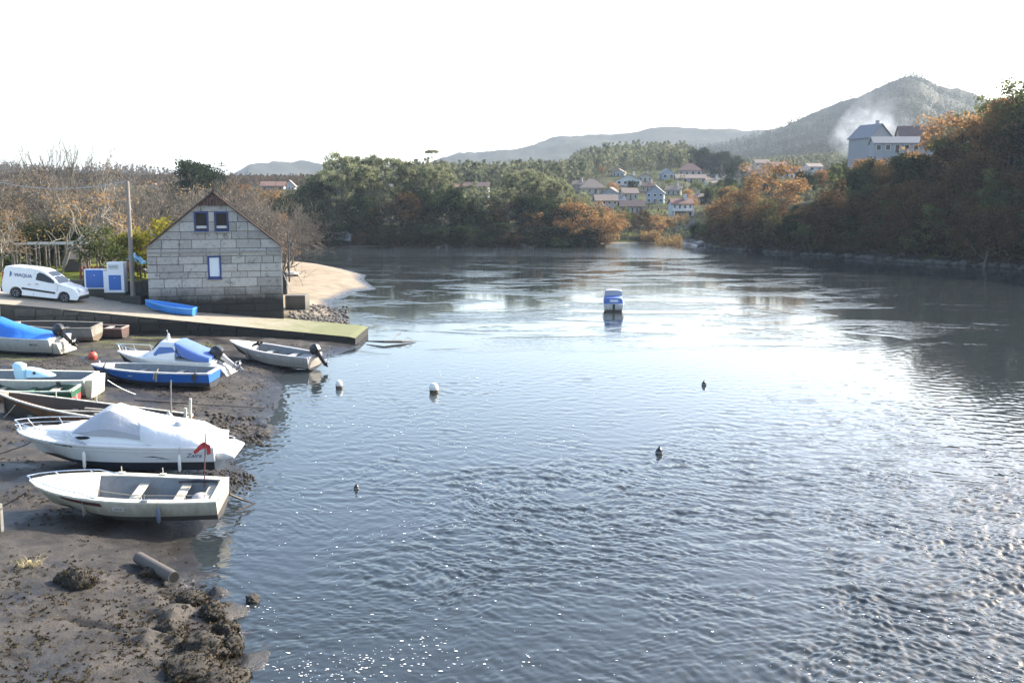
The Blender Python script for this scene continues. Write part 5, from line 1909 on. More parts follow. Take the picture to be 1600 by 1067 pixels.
    o = MB().tube([at_z(572, 533, .1), at_z(600, 534, .16), at_z(628, 534, .1), at_z(650, 533, .04)], [.03, .07, .08, .02], 5).tube([at_z(612, 534, .1), at_z(620, 524, .35), at_z(626, 521, .4)], [.03, .02, .05], 4).tube([at_z(630, 534, .1), at_z(636, 527, .3), at_z(644, 531, .15)], [.03, .02, .01], 4).build('floating_branch', DARKW)
    tag(o, 'dark branch caught in the water off the end of the slipway', 'branch')
    # ---- floats in the river
    BUOYW = mat('white_buoy', (.70, .67, .60), .5, var=.08, dirt=(.35, .30, .2), damt=.2)
    BUOYB = mat('buoy_weed', (.10, .065, .03), .8, var=.3)
    for px, py, s_, lab in ((530, 606, .9, 'small white buoy left of the other, nearest the slipway'), (678, 613, 1.12, 'larger round white buoy floating farther from the bank')):
        p = at_z(px, py, 0)
        t = thing('white_buoy', lab, 'buoy', (p.x, p.y, .02), 0, None)
        t.scale = (s_, s_, s_)
        MB().lathe([(.02, .36), (.09, .34), (.17, .24), (.185, .14), (.175, .09)], 16).build('float', BUOYW, t, smooth=True)
        MB().lathe([(.176, .09), (.17, .02), (.15, -.08), (.05, -.15)], 16).build('weed_band', BUOYB, t, smooth=True)
    for px, py, s_, lab in ((1100, 602, .8, 'small black float in mid river, farther away'), (1030, 709, .9, 'black float in the rippled current, nearer'), (557, 764, .55, 'tiny black float in the calm water off the front skiff'), (563, 517, .6, 'tiny black float beside the green end of the slipway')):
        p = at_z(px, py, 0)
        t = thing('black_float', lab, 'float', (p.x, p.y, .0), 0)
        t.scale = (s_, s_, s_)
        MB().lathe([(.02, -.12), (.10, -.08), (.14, .02), (.13, .12), (.08, .20), (.03, .24), (.03, .29), (.015, .30)], 12).build('float', BLACK, t, smooth=True)
        MB().lathe([(.142, .03), (.146, .06), (.138, .09)], 12).build('band', mat('grey_band', (.2, .2, .19), .6), t, smooth=True)
# ---------------------------------------------------------------- slipway, house, van, park
def ramp_z(x):
    return 0.47 + 0.1174 * (-9.0 - x) if x > -26 else 0.47 + 0.1174 * 17 + 0.10 * (-26 - x)


def stone_mat(name, lo, hi, stain_z=None, stain=(0.035, 0.032, 0.026), moss=None, scale=5.0, stain_w=0.7, rough=0.9, streak=True):
    """granite or concrete: grains, lichen, a tide stain below a height, moss on flat tops"""
    m, nt, n, l, b = _mat(name)
    geo = n.new('ShaderNodeNewGeometry')

    def noise(s, d=8, r=0.65):
        z = n.new('ShaderNodeTexNoise')
        z.inputs['Scale'].default_value = s
        z.inputs['Detail'].default_value = d
        z.inputs['Roughness'].default_value = r
        l.new(geo.outputs['Position'], z.inputs['Vector'])
        return z.outputs[0]

    def mixc(f, a, c):
        x = n.new('ShaderNodeMix')
        x.data_type = 'RGBA'
        if isinstance(f, float): x.inputs[0].default_value = f
        else: l.new(f, x.inputs[0])
        for i, q in ((6, a), (7, c)):
            if isinstance(q, tuple): x.inputs[i].default_value = c4(q)
            else: l.new(q, x.inputs[i])
        return x.outputs[2]

    def rng_(f, a, c, lo=0.0, hi=1.0):
        x = n.new('ShaderNodeMapRange')
        x.inputs[1].default_value, x.inputs[2].default_value, x.inputs[3].default_value, x.inputs[4].default_value = a, c, lo, hi
        l.new(f, x.inputs[0])
        return x.outputs[0]
    at = n.new('ShaderNodeAttribute')
    at.attribute_name = 'tone'
    base = mixc(noise(scale), lo, hi)
    tone = rng_(at.outputs['Fac'], 0, 1, 0.74, 1.14)
    x = n.new('ShaderNodeMix')
    x.data_type = 'RGBA'
    x.blend_type = 'MULTIPLY'
    x.inputs[0].default_value = 1
    l.new(base, x.inputs[6])
    l.new(tone, x.inputs[7])
    c = x.outputs[2]
    c = mixc(rng_(noise(2.6, 9, .75), .54, .66, 0, .75), c, tuple(q * .42 for q in lo))
    c = mixc(rng_(noise(38, 3), .62, .72, 0, .5), c, tuple(q * .35 for q in lo))
    sp = n.new('ShaderNodeSeparateXYZ')
    l.new(geo.outputs['Position'], sp.inputs[0])
    if stain_z is not None:
        a = n.new('ShaderNodeMath')
        a.operation = 'MULTIPLY_ADD'
        a.inputs[1].default_value = 0.9
        l.new(noise(1.1, 6), a.inputs[0])
        l.new(sp.outputs[2], a.inputs[2])
        c = mixc(rng_(a.outputs[0], stain_z + .45 - stain_w / 2, stain_z + .45 + stain_w / 2, .95, 0), c, stain)
    if moss is not None:
        a = n.new('ShaderNodeMath')
        a.operation = 'MULTIPLY_ADD'
        a.inputs[1].default_value = 1.1
        l.new(noise(0.9, 7, .7), a.inputs[0])
        l.new(sp.outputs[2], a.inputs[2])
        nz = n.new('ShaderNodeSeparateXYZ')
        l.new(geo.outputs['Normal'], nz.inputs[0])
        f = n.new('ShaderNodeMath')
        f.operation = 'MULTIPLY'
        l.new(rng_(a.outputs[0], moss[0] + .3, moss[0] + .85, .85, 0), f.inputs[0])
        l.new(rng_(nz.outputs[2], .5, .8), f.inputs[1])
        c = mixc(f.outputs[0], c, mixc(noise(3.5, 6), moss[1], moss[2]))
    l.new(c, b.inputs['Base Color'])
    b.inputs['Roughness'].default_value = rough
    bp = n.new('ShaderNodeBump')
    bp.inputs['Strength'].default_value = .55
    bp.inputs['Distance'].default_value = .04
    l.new(noise(11, 8, .7), bp.inputs['Height'])
    l.new(bp.outputs[0], b.inputs['Normal'])
    return m


def clip_poly(poly, a, b, c):
    """keep the side a*x + b*z <= c"""
    out = []
    for i in range(len(poly)):
        p, q = poly[i], poly[(i + 1) % len(poly)]
        dp, dq = a * p[0] + b * p[1] - c, a * q[0] + b * q[1] - c
        if dp <= 0: out.append(p)
        if dp * dq < 0:
            t = dp / (dp - dq)
            out.append((p[0] + t * (q[0] - p[0]), p[1] + t * (q[1] - p[1])))
    return out


def build_slipway():
    conc = stone_mat('slipway_concrete', (.30, .25, .185), (.46, .40, .305), None, moss=(1.0, (.045, .058, .018), (.15, .165, .042)), scale=3)
    wallm = stone_mat('slipway_wall', (.085, .075, .06), (.14, .125, .10), 1.85, (.014, .013, .010), scale=4, stain_w=.9)  # tide stained stone, its colour also darkened to carry the wall's shade
    t = thing('slipway', 'long concrete slipway with a stained wall darkened for its shade, running down into the river', 'slipway', (-15, 58, 1))
    inv = Matrix.Translation((15, -58, -1))
    xs = [-34, -30, -26] + list(np.linspace(-25, -9.35, 17))
    rn = np.random.default_rng(2)
    mb = MB()
    near = lambda x: 54.15 + (x + 27) * 0.136
    top, bot = [], []
    rings = []
    for x in xs:
        z = ramp_z(x)
        yf = 61.2 if x < -13 else 61.2 + (x + 13) * .2
        rings.append([Vector((x, near(x) + .02, z - .12)), Vector((x, near(x), z)), Vector((x, near(x) + 1.8, z + .012)), Vector((x, near(x) + 3.6, z + .012)), Vector((x, yf, z)), Vector((x, yf, -1.2)), Vector((x, near(x) + .02, -1.2))])
    e = rings[-1]
    rings.append([v + Vector((.35, (.12 if k in (0, 1, 6) else -.1), -.10)) for k, v in enumerate(e)])
    rings = [[inv @ v for v in r_] for r_ in rings]
    mb.loft(rings)
    # slope top gets concrete, sides the dark stone
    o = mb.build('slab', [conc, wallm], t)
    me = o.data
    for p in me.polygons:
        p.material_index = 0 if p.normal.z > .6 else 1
    # stones of the side wall, and a rough edge
    mb = MB()
    tone = []
    z = -.3
    while z < 2.4:
        hgt = .34 + .16 * rn.random()
        x = -27.4 + rn.random()
        while x < -9.9:
            L = .6 + .9 * rn.random()
            zt = min(z + hgt, ramp_z(x) - .16)
            if zt - z > .1:
                n0 = len(mb.v)
                mb.box((x + L / 2, near(x + L / 2) - .02 - .03 * rn.random(), (z + zt) / 2), (L - .03, .10, zt - z - .03), rz=.134, top=(.97, .8))
                tone += [rn.random()] * (len(mb.v) - n0)
            x += L
        z += hgt
    mb.v = [tuple(inv @ Vector(v)) for v in mb.v]
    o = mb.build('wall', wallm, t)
    a = o.data.attributes.new('tone', 'FLOAT', 'POINT')
    a.data.foreach_set('value', tone[:len(o.data.vertices)])
    # stub wall at the left with a pale plaster end
    t = thing('quay_wall', 'stone quay wall at the left edge with a pale mossy plaster end below the van', 'wall', (-29.5, 53.7, 1.6))
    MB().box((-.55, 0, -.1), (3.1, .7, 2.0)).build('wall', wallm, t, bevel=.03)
    MB().box((1.32, -.02, -.06), (.56, .78, 1.92)).build('plaster_end', stone_mat('pale_plaster', (.42, .38, .27), (.62, .58, .45), None, moss=None, scale=6), t, bevel=.03)
    # low wall behind the slipway, below the cabinets, and the pole base
    lowm = stone_mat('low_wall_stone', (.06, .055, .045), (.11, .10, .08), None, scale=5)
    t = thing('low_wall', 'low dark stone wall between the slipway and the park grass', 'wall', (-27, 61.2, 2.7))
    mb = MB()
    tone = []
    for k in range(14):
        L = .72
        hh = .62 + .12 * rn.random()
        mb.box((-4.0 + k * L, 0.05 * rn.random(), -.75 + (hh + .6) / 2), (L - .02, .5, hh + .9), top=(.97, .9))
        tone += [rn.random()] * 8
    mb.v = [v for v in mb.v]
    o = mb.build('stones', lowm, t)
    a = o.data.attributes.new('tone', 'FLOAT', 'POINT')
    a.data.foreach_set('value', tone[:len(o.data.vertices)])
    return conc, wallm, lowm


def build_house(wallm_unused=None):
    W_, DEP, EAVE, PEAK = 7.72, 10.0, 4.55, 7.72
    ang = R(17)
    p0 = Vector((-21.40, 58.45, 1.0))
    t = thing('stone_house', 'old granite boathouse with red tiled gable roof and blue framed windows on the slipway', 'house', p0, ang)
    granite = stone_mat('granite_blocks', (.25, .238, .215), (.48, .46, .42), 2.75, (.006, .006, .005), scale=7, stain_w=.9)
    mortar = stone_mat('mortar', (.12, .11, .095), (.19, .175, .15), 2.75, (.025, .025, .022), scale=7)
    rn = np.random.default_rng(12)
    sl = (PEAK - EAVE) / (W_ / 2)
    # core
    mb = MB()
    mb.prism([(.05, -1.2), (W_ - .05, -1.2), (W_ - .05, EAVE - .06), (W_ / 2, PEAK - .10), (.05, EAVE - .06)], .10, DEP)
    core = mb.build('wall', mortar, t)
    wins = [(2.75, 5.42, .78, 1.16), (3.90, 5.42, .78, 1.16), (3.42, 2.66, .74, 1.30)]   # x, z, w, h
    mb = MB()
    tone = []
    z = -1.0
    cuts = sorted({-1.0, 2.66, 3.96, 5.42, 6.58, 7.8})
    rows = []
    for c0, c1 in zip(cuts[:-1], cuts[1:]):
        k = max(1, round((c1 - c0) / .50))
        hs = [.85 + .3 * rn.random() for _ in range(k)]
        rows += [q * (c1 - c0) / sum(hs) for q in hs]
    for hgt in rows:
        x = 0.0
        first = rn.random() * .5
        while x < W_ - .01:
            L = .65 + 1.05 * rn.random()
            if x == 0: L = .5 + first
            if W_ - x - L < .45: L = W_ - x
            segs = [(x, x + L)]
            for (wx, wz, ww, wh) in wins:
                if z < wz + wh - .02 and z + hgt > wz + .02:
                    ns = []
                    for a, b_ in segs:
                        if b_ <= wx or a >= wx + ww: ns.append((a, b_))
                        else:
                            if a < wx - .06: ns.append((a, wx))
                            if b_ > wx + ww + .06: ns.append((wx + ww, b_))
                    segs = ns
            for a, b_ in segs:
                g = .010 + .008 * rn.random()
                z0, z1 = z, z + hgt
                poly = [(a + g, z0 + g), (b_ - g, z0 + g), (b_ - g, z1 - g), (a + g, z1 - g)]
                poly = clip_poly(poly, -sl, 1, EAVE - .06)
                poly = clip_poly(poly, sl, 1, EAVE - .06 + sl * W_)
                if len(poly) < 3: continue
                pr = .055 + .03 * rn.random()
                n = len(poly)
                cx = sum(q[0] for q in poly) / n
                cz = sum(q[1] for q in poly) / n
                k = .965
                vs = [(u, .10, v) for u, v in poly] + [(u, .10 - pr + .014, v) for u, v in poly] + [(cx + (u - cx) * (1 - .022 / max(.3, abs(u - cx))), .10 - pr, cz + (v - cz) * (1 - .022 / max(.2, abs(v - cz)))) for u, v in poly]
                fs = [tuple(range(2 * n, 3 * n))]
                for i in range(n):
                    j = (i + 1) % n
                    fs += [(i, j, n + j, n + i), (n + i, n + j, 2 * n + j, 2 * n + i)]
                mb.add(vs, fs)
                tone += [rn.random()] * len(vs)
            x += L
        z += hgt
    # the right hand corner carries a column of quoins along the side too
    for k in range(10):
        mb.box((W_ - .02, .45 + .1 * (k % 2), -.75 + k * .53), (.10, .8 + .3 * (k % 2), .50))
        tone += [rn.random()] * 8
    o = mb.build('stone_facing', granite, t)
    a = o.data.attributes.new('tone', 'FLOAT', 'POINT')
    a.data.foreach_set('value', tone)
    # a thin projecting string course at eaves height
    mb = MB()
    mb.box((W_ / 2, .03, EAVE - .34), (W_, .10, .11))
    mb.build('string_course', granite, core)
    # windows
    bluef = mat('blue_window_frame', (.020, .042, .17), .5, var=.15)
    for (wx, wz, ww, wh) in wins:
        low = wh > 1.2
        mb = MB()
        f = .085
        for c, d in (((wx + f / 2, .045, wz + wh / 2), (f, .09, wh)), ((wx + ww - f / 2, .045, wz + wh / 2), (f, .09, wh)), ((wx + ww / 2, .045, wz + f / 2), (ww - 2 * f, .09, f)), ((wx + ww / 2, .045, wz + wh - f / 2), (ww - 2 * f, .09, f))):
            mb.box(c, d)
        fr = mb.build('window', bluef, t, bevel=.008)
        MB().box((wx + ww / 2, .075, wz + wh / 2), (ww - 2 * f, .03, wh - 2 * f)).build('pane', mat('white_shutter', (.62, .68, .70), .4, var=.05) if low else GLASS, fr)
        MB().box((wx + ww / 2, -.01, wz - .05), (ww + .12, .16, .07)).build('sill', granite if not low else bluef, fr, bevel=.01)
        if not low:
            MB().box((wx + ww / 2, .058, wz + .26), (ww - 2 * f - .02, .02, .16)).build('curtain', mat('pale_cloth', (.5, .5, .48), .8), fr, bevel=.005)
    # roof: tiles as half round rows
    tile = mat('red_roof_tiles', (.095, .056, .043), .85, var=.35, scale=4, dirt=(.13, .09, .07), dscale=3, damt=.5, bump=.3, bscale=20)
    mb = MB()
    L = math.hypot(W_ / 2 + .2, sl * (W_ / 2 + .2))
    for sd in (-1, 1):
        ridge = Vector((W_ / 2, 0, PEAK))
        down = Vector((sd * (W_ / 2 + .2), 0, -sl * (W_ / 2 + .2))).normalized()
        nrm = Vector((sd * sl, 0, 1)).normalized()
        nrow = int((DEP + .5) / .22)
        for i in range(nrow):
            y = -.06 + i * .22
            rings = []
            for k in range(13):
                s_ = L * k / 12
                up = .03 if k % 2 == 0 else 0.0
                c = ridge + down * s_
                ring = []
                for q in range(5):
                    a_ = PI * q / 4
                    ring.append(c + Vector((0, y + .10 * math.cos(a_), 0)) + nrm * (.0 + .055 * math.sin(a_) + up * .3))
                rings.append(ring)
            mb.loft(rings, close=False, cap=True)
        # under plane
        a_, b_ = ridge + nrm * .03, ridge + down * L + nrm * .03
        mb.add([a_ + Vector((0, -.12, 0)), b_ + Vector((0, -.12, 0)), b_ + Vector((0, DEP + .3, 0)), a_ + Vector((0, DEP + .3, 0)),
                a_ + Vector((0, -.12, 0)) + nrm * .05, b_ + Vector((0, -.12, 0)) + nrm * .05, b_ + Vector((0, DEP + .3, 0)) + nrm * .05, a_ + Vector((0, DEP + .3, 0)) + nrm * .05],
               [(0, 1, 2, 3), (4, 5, 6, 7), (0, 1, 5, 4), (1, 2, 6, 5), (2, 3, 7, 6), (3, 0, 4, 7)])
    mb.tube([(W_ / 2, -.16, PEAK + .08), (W_ / 2, DEP + .3, PEAK + .08)], .11, 8)
    roof = mb.build('roof', tile, t)
    # tile hung tip of the gable
    mb = MB()
    for r_ in range(4):
        zz = PEAK - .76 + r_ * .18
        half = (PEAK - .08 - zz) / sl
        n = max(1, int(2 * half / .17))
        for i in range(n):
            x = W_ / 2 - half + (i + .5) * 2 * half / n
            mb.loft([[Vector((x + .09 * math.cos(q), .03 - .07 - .06 * math.sin(q), zz_)) for q in [PI * j / 4 for j in range(5)]] for zz_ in (zz, min(zz + .30, PEAK - .06 - sl * abs(x - W_ / 2)))], close=False)
    mb.prism([(W_ / 2 - .95, PEAK - .78), (W_ / 2 + .95, PEAK - .78), (W_ / 2, PEAK - .05)], -.05, .09)
    mb.build('gable_tiles', tile, t)
    # ground floor side: stays with the house, out of the photo's view
    return granite


def build_van():
    rear = Vector((-28.55, 56.75, ramp_z(-28.55)))
    t = thing('parked_van', 'white delivery van with blue lettering parked on the slipway at the left edge', 'van', (-27.1, 57.7, ramp_z(-27.1) - .01), R(2), None, 0, R(6.2))
    paint = mat('white_car_paint', (.78, .78, .77), .25, var=.03, scale=1.5, coat=.5, dirt=(.5, .48, .44), dscale=1.5, damt=.1)
    L = 4.4
    arch = lambda cx, r: [(cx + r * math.cos(q), .30 + r * math.sin(q)) for q in [PI - PI * i / 10 for i in range(11)]]
    up = [(-2.17, .45), (-2.19, .75), (-2.17, 1.05), (-2.12, 1.55), (-2.05, 1.74), (-1.85, 1.80), (-.6, 1.80), (-.1, 1.76), (.22, 1.66), (.60, 1.42), (1.02, 1.08), (1.25, 1.00), (1.7, .92), (1.98, .80), (2.15, .62), (2.19, .45), (2.16, .28), (2.05, .20)]
    low = [(1.72, .20)] + arch(1.38, .36)[::-1] + [(.98, .19), (-1.0, .19)] + arch(-1.38, .36)[::-1] + [(-1.75, .20), (-2.1, .25)]
    poly = up + low
    hw = lambda x, z: (.86 - max(0, z - .95) * .14) - max(0, (x - 1.5)) ** 2 * .22
    rings = []
    for y in (-1, -.92, 0, .92, 1):
        s_ = 1 if abs(y) < 1 else .975
        cx, cz = 0, .95
        rings.append([Vector((cx + (x - cx) * (s_ if x > 0 else s_), y * hw(x, z), cz + (z - cz) * s_)) for x, z in poly])
    mb = MB()
    n = len(poly)
    vs = [p for r_ in rings for p in r_]
    fs = []
    for i in range(4):
        for k in range(n):
            a, b_ = i * n + k, i * n + (k + 1) % n
            fs.append((a, b_, b_ + n, a + n))
    fs += [tuple(range(n)), tuple(range(4 * n, 5 * n))]
    mb.add(vs, fs)
    body = mb.build('body', paint, t, smooth=True, sharp=32)
    for sd in (-1, 1):
        yy = lambda x, z: sd * (hw(x, z) + .006)
        # front side window
        pts = [(-.28, 1.16), (-.24, 1.50), (-.10, 1.60), (.16, 1.54), (.55, 1.34), (.93, 1.06), (.5, 1.07), (.0, 1.12)]
        mb = MB().add([(x, yy(x, z), z) for x, z in pts], [tuple(range(8))])
        mb.add([(x, yy(x, z) - sd * .03, z) for x, z in pts], [tuple(range(8))])
        w = mb.build('side_window', GLASS, t)
        MB().prism([(-1.02, .55), (.86, .47), (.86, .57), (-1.02, .66)], sd * .862, sd * .885).build('trim_strip', RUBBER, t)
        MB().box((-.18, sd * .868, .92), (.16, .03, .03)).build('door_handle', BLACK, t, bevel=.006)
        mb = MB()
        for (a, b_) in (((-.36, .22), (-.36, 1.62)), ((1.0, 1.0), (.95, .62))):
            MB().tube([(a[0], yy(*a), a[1]), (b_[0], yy(*b_), b_[1])], .006, 4).build('door_seam', BLACK, body)
        MB().box((.88, sd * .93, 1.14), (.12, .16, .16), top=(.7, .8)).build('wing_mirror', paint, t, bevel=.03, smooth=True)
        MB().box((2.02, sd * .58, .76), (.26, .22, .16), ry=.35, top=(.8, .9)).build('headlight', mat('lamp_glass', (.6, .62, .65), .1, var=.05), t, bevel=.03, smooth=True)
        MB().box((-2.14, sd * .77, 1.05), (.07, .10, .75), top=(.9, 1)).build('tail_light', mat('red_lamp', (.35, .02, .02), .25), t, bevel=.015)
        for wx in (-1.38, 1.38):
            e = bpy.data.objects.new('wheel', None)
            COL.objects.link(e)
            e.parent = t
            e.location = (wx, sd * .74, .305)
            KIDS.setdefault(t.name, []).append(e)
            MB().lathe([(.20, -.10), (.285, -.10), (.305, -.06), (.305, .06), (.285, .10), (.20, .10)], 22, axis='Y').build('tyre', RUBBER, e, smooth=True)
            mb = MB()
            mb.lathe([(.03, .075), (.05, .085), (.05, .055), (.19, .07), (.205, .09), (.205, -.09), (.1, -.09)], 22, axis='Y')
            for k in range(7):
                q = k * 2 * PI / 7
                mb.tube([(.04 * math.cos(q), .08, .04 * math.sin(q)), (.19 * math.cos(q), .095, .19 * math.sin(q))], .02, 5)
            if sd < 0: mb.v = [(x, -y, z) for x, y, z in mb.v]
            mb.build('rim', ALU, e, smooth=True)
    ws = [(1.00, 1.10), (.27, 1.645)]
    MB().add([(ws[0][0] + .02, .70, ws[0][1]), (ws[0][0] + .02, -.70, ws[0][1]), (ws[1][0] + .02, -.64, ws[1][1] + .01), (ws[1][0] + .02, .64, ws[1][1] + .01)], [(0, 1, 2, 3)]).build('windscreen', GLASS, t)
    MB().box((2.09, 0, .36), (.24, 1.5, .26), top=(.85, .96)).build('front_bumper', RUBBER, t, bevel=.05, smooth=True)
    MB().box((-2.16, 0, .42), (.16, 1.6, .26)).build('rear_bumper', RUBBER, t, bevel=.04, smooth=True)
    ink = mat('van_lettering', (.10, .14, .28), .4, var=.03)
    M = Matrix.Translation((-1.02, -.795, 1.36)) @ Matrix.Rotation(R(90), 4, 'X')
    text_part('VIAQUA', 'lettering', .27, ink, body, Matrix.Translation((-1.0, -.825, 1.33)) @ Matrix.Rotation(R(90 - 8), 4, 'X'), extrude=.012)
    mb = MB()
    mb.add([(-1.76 + .13 * math.sin(q), -.828, 1.36 + .15 * math.cos(q)) for q in [PI * i / 10 for i in range(11)]] + [(-1.76, -.80, 1.36)], [(i, i + 1, 11) for i in range(10)])
    mb.v = [(x, y + (z - 1.36) * .14, z) for x, y, z in mb.v]
    mb.build('emblem', ink, body)
    text_part('1077', 'number', .10, mat('grey_lettering', (.35, .36, .38), .5), body, Matrix.Translation((-.62, -.866, .86)) @ Matrix.Rotation(R(90), 4, 'X'), extrude=.004)


def build_park(lowm):
    bl = mat('blue_door_paint', (.035, .13, .42), .45, var=.08)
    wh = mat('white_cabinet', (.74, .75, .76), .5, var=.05, dirt=(.45, .44, .40), damt=.2)
    # ---- utility cabinets
    p = at_y(148, 451, 60.9)
    t = thing('blue_cabinet', 'squat cabinet with a blue double door, behind the taller white one', 'cabinet', (p.x, p.y, p.z))
    MB().box((0, .3, .58), (1.22, .6, 1.2)).build('body', wh, t, bevel=.02)
    MB().box((.03, -.012, .60), (1.06, .025, 1.08)).build('door', bl, t, bevel=.005)
    MB().box((.03, -.03, .82), (.06, .012, .06)).build('badge', mat('pale_mark', (.5, .55, .7), .5), t)
    MB().box((0, .3, -.35), (1.4, .7, .66)).build('plinth', lowm, t, bevel=.02)
    p = at_y(179.5, 457, 60.2)
    t = thing('white_cabinet', 'tall white utility cabinet with a blue door, left of the utility pole', 'cabinet', (p.x, p.y, p.z))
    MB().box((-.03, .3, .62), (1.24, .6, 1.26)).build('body', wh, t, bevel=.015)
    MB().box((.08, .3, 1.54), (1.0, .58, .58)).build('upper_box', wh, t, bevel=.015)
    MB().box((.04, -.012, .60), (.74, .025, .90)).build('door', bl, t, bevel=.005)
    MB().box((.04, -.03, .88), (.05, .012, .05)).build('badge', mat('pale_mark', (.5, .55, .7), .5), t)
    MB().box((-.02, -.004, 1.54), (.62, .02, .30)).build('sign_panel', mat('sign_grey', (.52, .54, .52), .5, var=.1), t)
    text_part('AUGAS', 'sign_lettering', .15, INK, t, Matrix.Translation((-.02, -.018, 1.55)) @ Matrix.Rotation(R(90), 4, 'X'))
    MB().box((.0, .3, -.35), (1.34, .66, .66)).build('plinth', lowm, t, bevel=.02)
    # ---- utility pole on a stone base
    base = at_y(208, 462, 60.0)
    top = at_y(199, 283, 60.0)
    t = thing('utility_pole', 'tall wooden utility pole on a square stone base, left of the stone house', 'pole', (base.x, base.y, base.z))
    d = top - base
    MB().tube([(0, 0, -.1), (d.x * .5, 0, d.z * .5), (d.x, 0, d.z)], [.155, .13, .10], 10).build('pole', mat('pole_wood', (.25, .215, .18), .85, var=.2, scale=3, bump=.3, bscale=12), t, smooth=True)
    MB().box((.0, .1, -.75), (1.25, 1.0, 1.5)).build('base', lowm, t, bevel=.04)
    MB().tube([(d.x - .12, 0, d.z - .06), (d.x + .02, 0, d.z + .02)], .03, 6).build('bracket', BLACK, t)
    a = top
    b_ = at_y(-60, 268, 66.0)
    pts = []
    for i in range(25):
        q = a.lerp(b_, i / 24)
        u = i / 24
        q.z -= .75 * 4 * u * (1 - u) * (1.0 if u < .5 else 1.0)
        pts.append(q)
    o = MB().tube(pts, .022, 4).build('overhead_cable', mat('cable_pale', (.42, .42, .42), .5), None)
    tag(o, 'sagging overhead cable from the pole top to the left edge', 'cable')
    # ---- pergola
    gz_ = 2.95
    t = thing('pergola', 'long low pergola of dark posts with a pale top rail, behind the van', 'pergola', (-37, 78, gz_))
    zt = at_y(70, 381, 78).z - gz_
    pm = mat('pergola_post', (.10, .085, .07), .85, var=.2)
    x0, x1 = at_y(22, 381, 78).x + 37, at_y(134, 381, 78).x + 37
    MB().box(((x0 + x1) / 2, 0, zt), (x1 - x0, .12, .14)).box(((x0 + x1) / 2, 2.2, zt), (x1 - x0, .12, .14)).build('rail', mat('pale_rail', (.55, .54, .50), .7, var=.1), t)
    for i in range(8):
        x = x0 + .1 + (x1 - x0 - .2) * i / 7
        for y in (0, 2.2):
            MB().box((x, y, zt / 2 - .05), (.11, .11, zt)).build('post', pm, t)
    # ---- white garden wall far behind, seen between the trunks
    t = thing('garden_wall', 'long whitish wall far behind the pergola, seen between the tree trunks', 'wall', (-46, 104, gz_))
    wm = mat('pale_render', (.52, .53, .54), .85, var=.08, dirt=(.32, .31, .29), damt=.3, dscale=1.2)
    MB().box((0, 0, 1.3), (26, .3, 2.9)).build('wall', wm, t)
    MB().box((0, 0, 2.82), (26.2, .42, .12)).build('coping', lowm, t)
    # ---- play area
    red = mat('dark_red_paint', (.22, .035, .025), .6, var=.15)
    p = at_y(150, 424, 68)
    t = thing('red_fence', 'short dark red picket fence behind the blue cabinet', 'fence', (p.x, p.y, gz_))
    for i in range(9):
        MB().box((-1.05 + i * .26, 0, .42), (.16, .03, .95), top=(.85, 1)).build('picket', red, t)
    MB().box((0, .04, .62), (2.4, .04, .08)).box((0, .04, .22), (2.4, .04, .08)).build('rail', red, t)
    p = at_y(214, 420, 70)
    t = thing('play_tower', 'childrens play tower with a pale blue roof between the pole and the house', 'play tower', (p.x, p.y, gz_))
    zr = at_y(214, 402, 70).z - gz_
    MB().prism([(-.55, zr - .1), (.55, zr - .45), (.55, zr - .38), (-.25, zr + .28)], -.5, .5).build('roof', mat('pale_blue_roof', (.16, .42, .68), .5), t)
    for x in (-.4, .4):
        for y in (-.4, .4):
            MB().box((x, y, zr / 2 - .3), (.09, .09, zr - .5)).build('post', DARKW, t)
    MB().box((0, 0, zr * .42), (.95, .95, .07)).build('platform', DARKW, t)
    MB().box((-.45, -.46, zr * .42 + .28), (.62, .04, .5)).build('side_panel', red, t)
    MB().prism([(.45, zr * .42), (.52, zr * .42), (1.5, .1), (1.4, .1)], -.25, .25).build('slide', mat('slide_white', (.62, .6, .55), .4), t)
    p = at_y(118, 412, 76)
    t = thing('play_hut', 'small timber play hut with a pinkish panel and dark roof beside the tree trunk', 'play hut', (p.x, p.y, gz_))
    MB().box((0, 0, .55), (1.3, 1.0, 1.0)).build('wall', DARKW, t)
    MB().box((0, -.52, 1.22), (1.05, .05, .50)).build('panel', mat('pinkish_panel', (.48, .36, .33), .7, var=.1), t)
    MB().prism([(-.85, 1.5), (.85, 1.5), (0, 2.1)], -.65, .65).build('roof', DARKW, t)
    for x in (-.6, .6):
        MB().box((x, -.45, 1.25), (.08, .08, .6)).build('post', DARKW, t)
    # ---- items right of the house
    p = Vector((-14.55, 64.5, gz(-14.55, 64.5)))
    t = thing('mooring_pole', 'thin dark pole with a lamp head standing at the right corner of the stone house', 'pole', at_y(452, 428, 74))
    z = t.location.z
    ztop = at_y(450, 360, 74).z - z
    MB().tube([(0, 0, -.6), (0, 0, ztop)], [.07, .045], 7).build('pole', mat('dark_pole', (.06, .06, .065), .6), t)
    MB().tube([(0, 0, ztop - 1.0), (.15, 0, ztop - .8), (.25, 0, ztop - .95)], .03, 6).lathe([(.02, .1), (.1, .05), (.12, -.05), (.03, -.08)], 8, (.25, 0, ztop - 1.05)).build('lamp_head', BLACK, t)
    p = at_y(459, 468, 63)
    t = thing('stone_landing', 'low stone landing block with a shadowed face at the right of the house', 'landing', (-15.7, 72.6, .2))
    m_ = stone_mat('landing_stone', (.12, .11, .09), (.22, .20, .165), .75, (.03, .03, .025), scale=5)
    mb = MB().box((0, 0, .35), (1.5, 1.6, 1.9), top=(.97, .97))
    mb.build('block', m_, t, bevel=.05)
    p = at_y(446, 414, 84)
    t = thing('boat_hoist', 'small dark crane arm with a pale strut beside the house corner', 'hoist', (p.x, 84, gz(p.x, 84)))
    zz = p.z - t.location.z
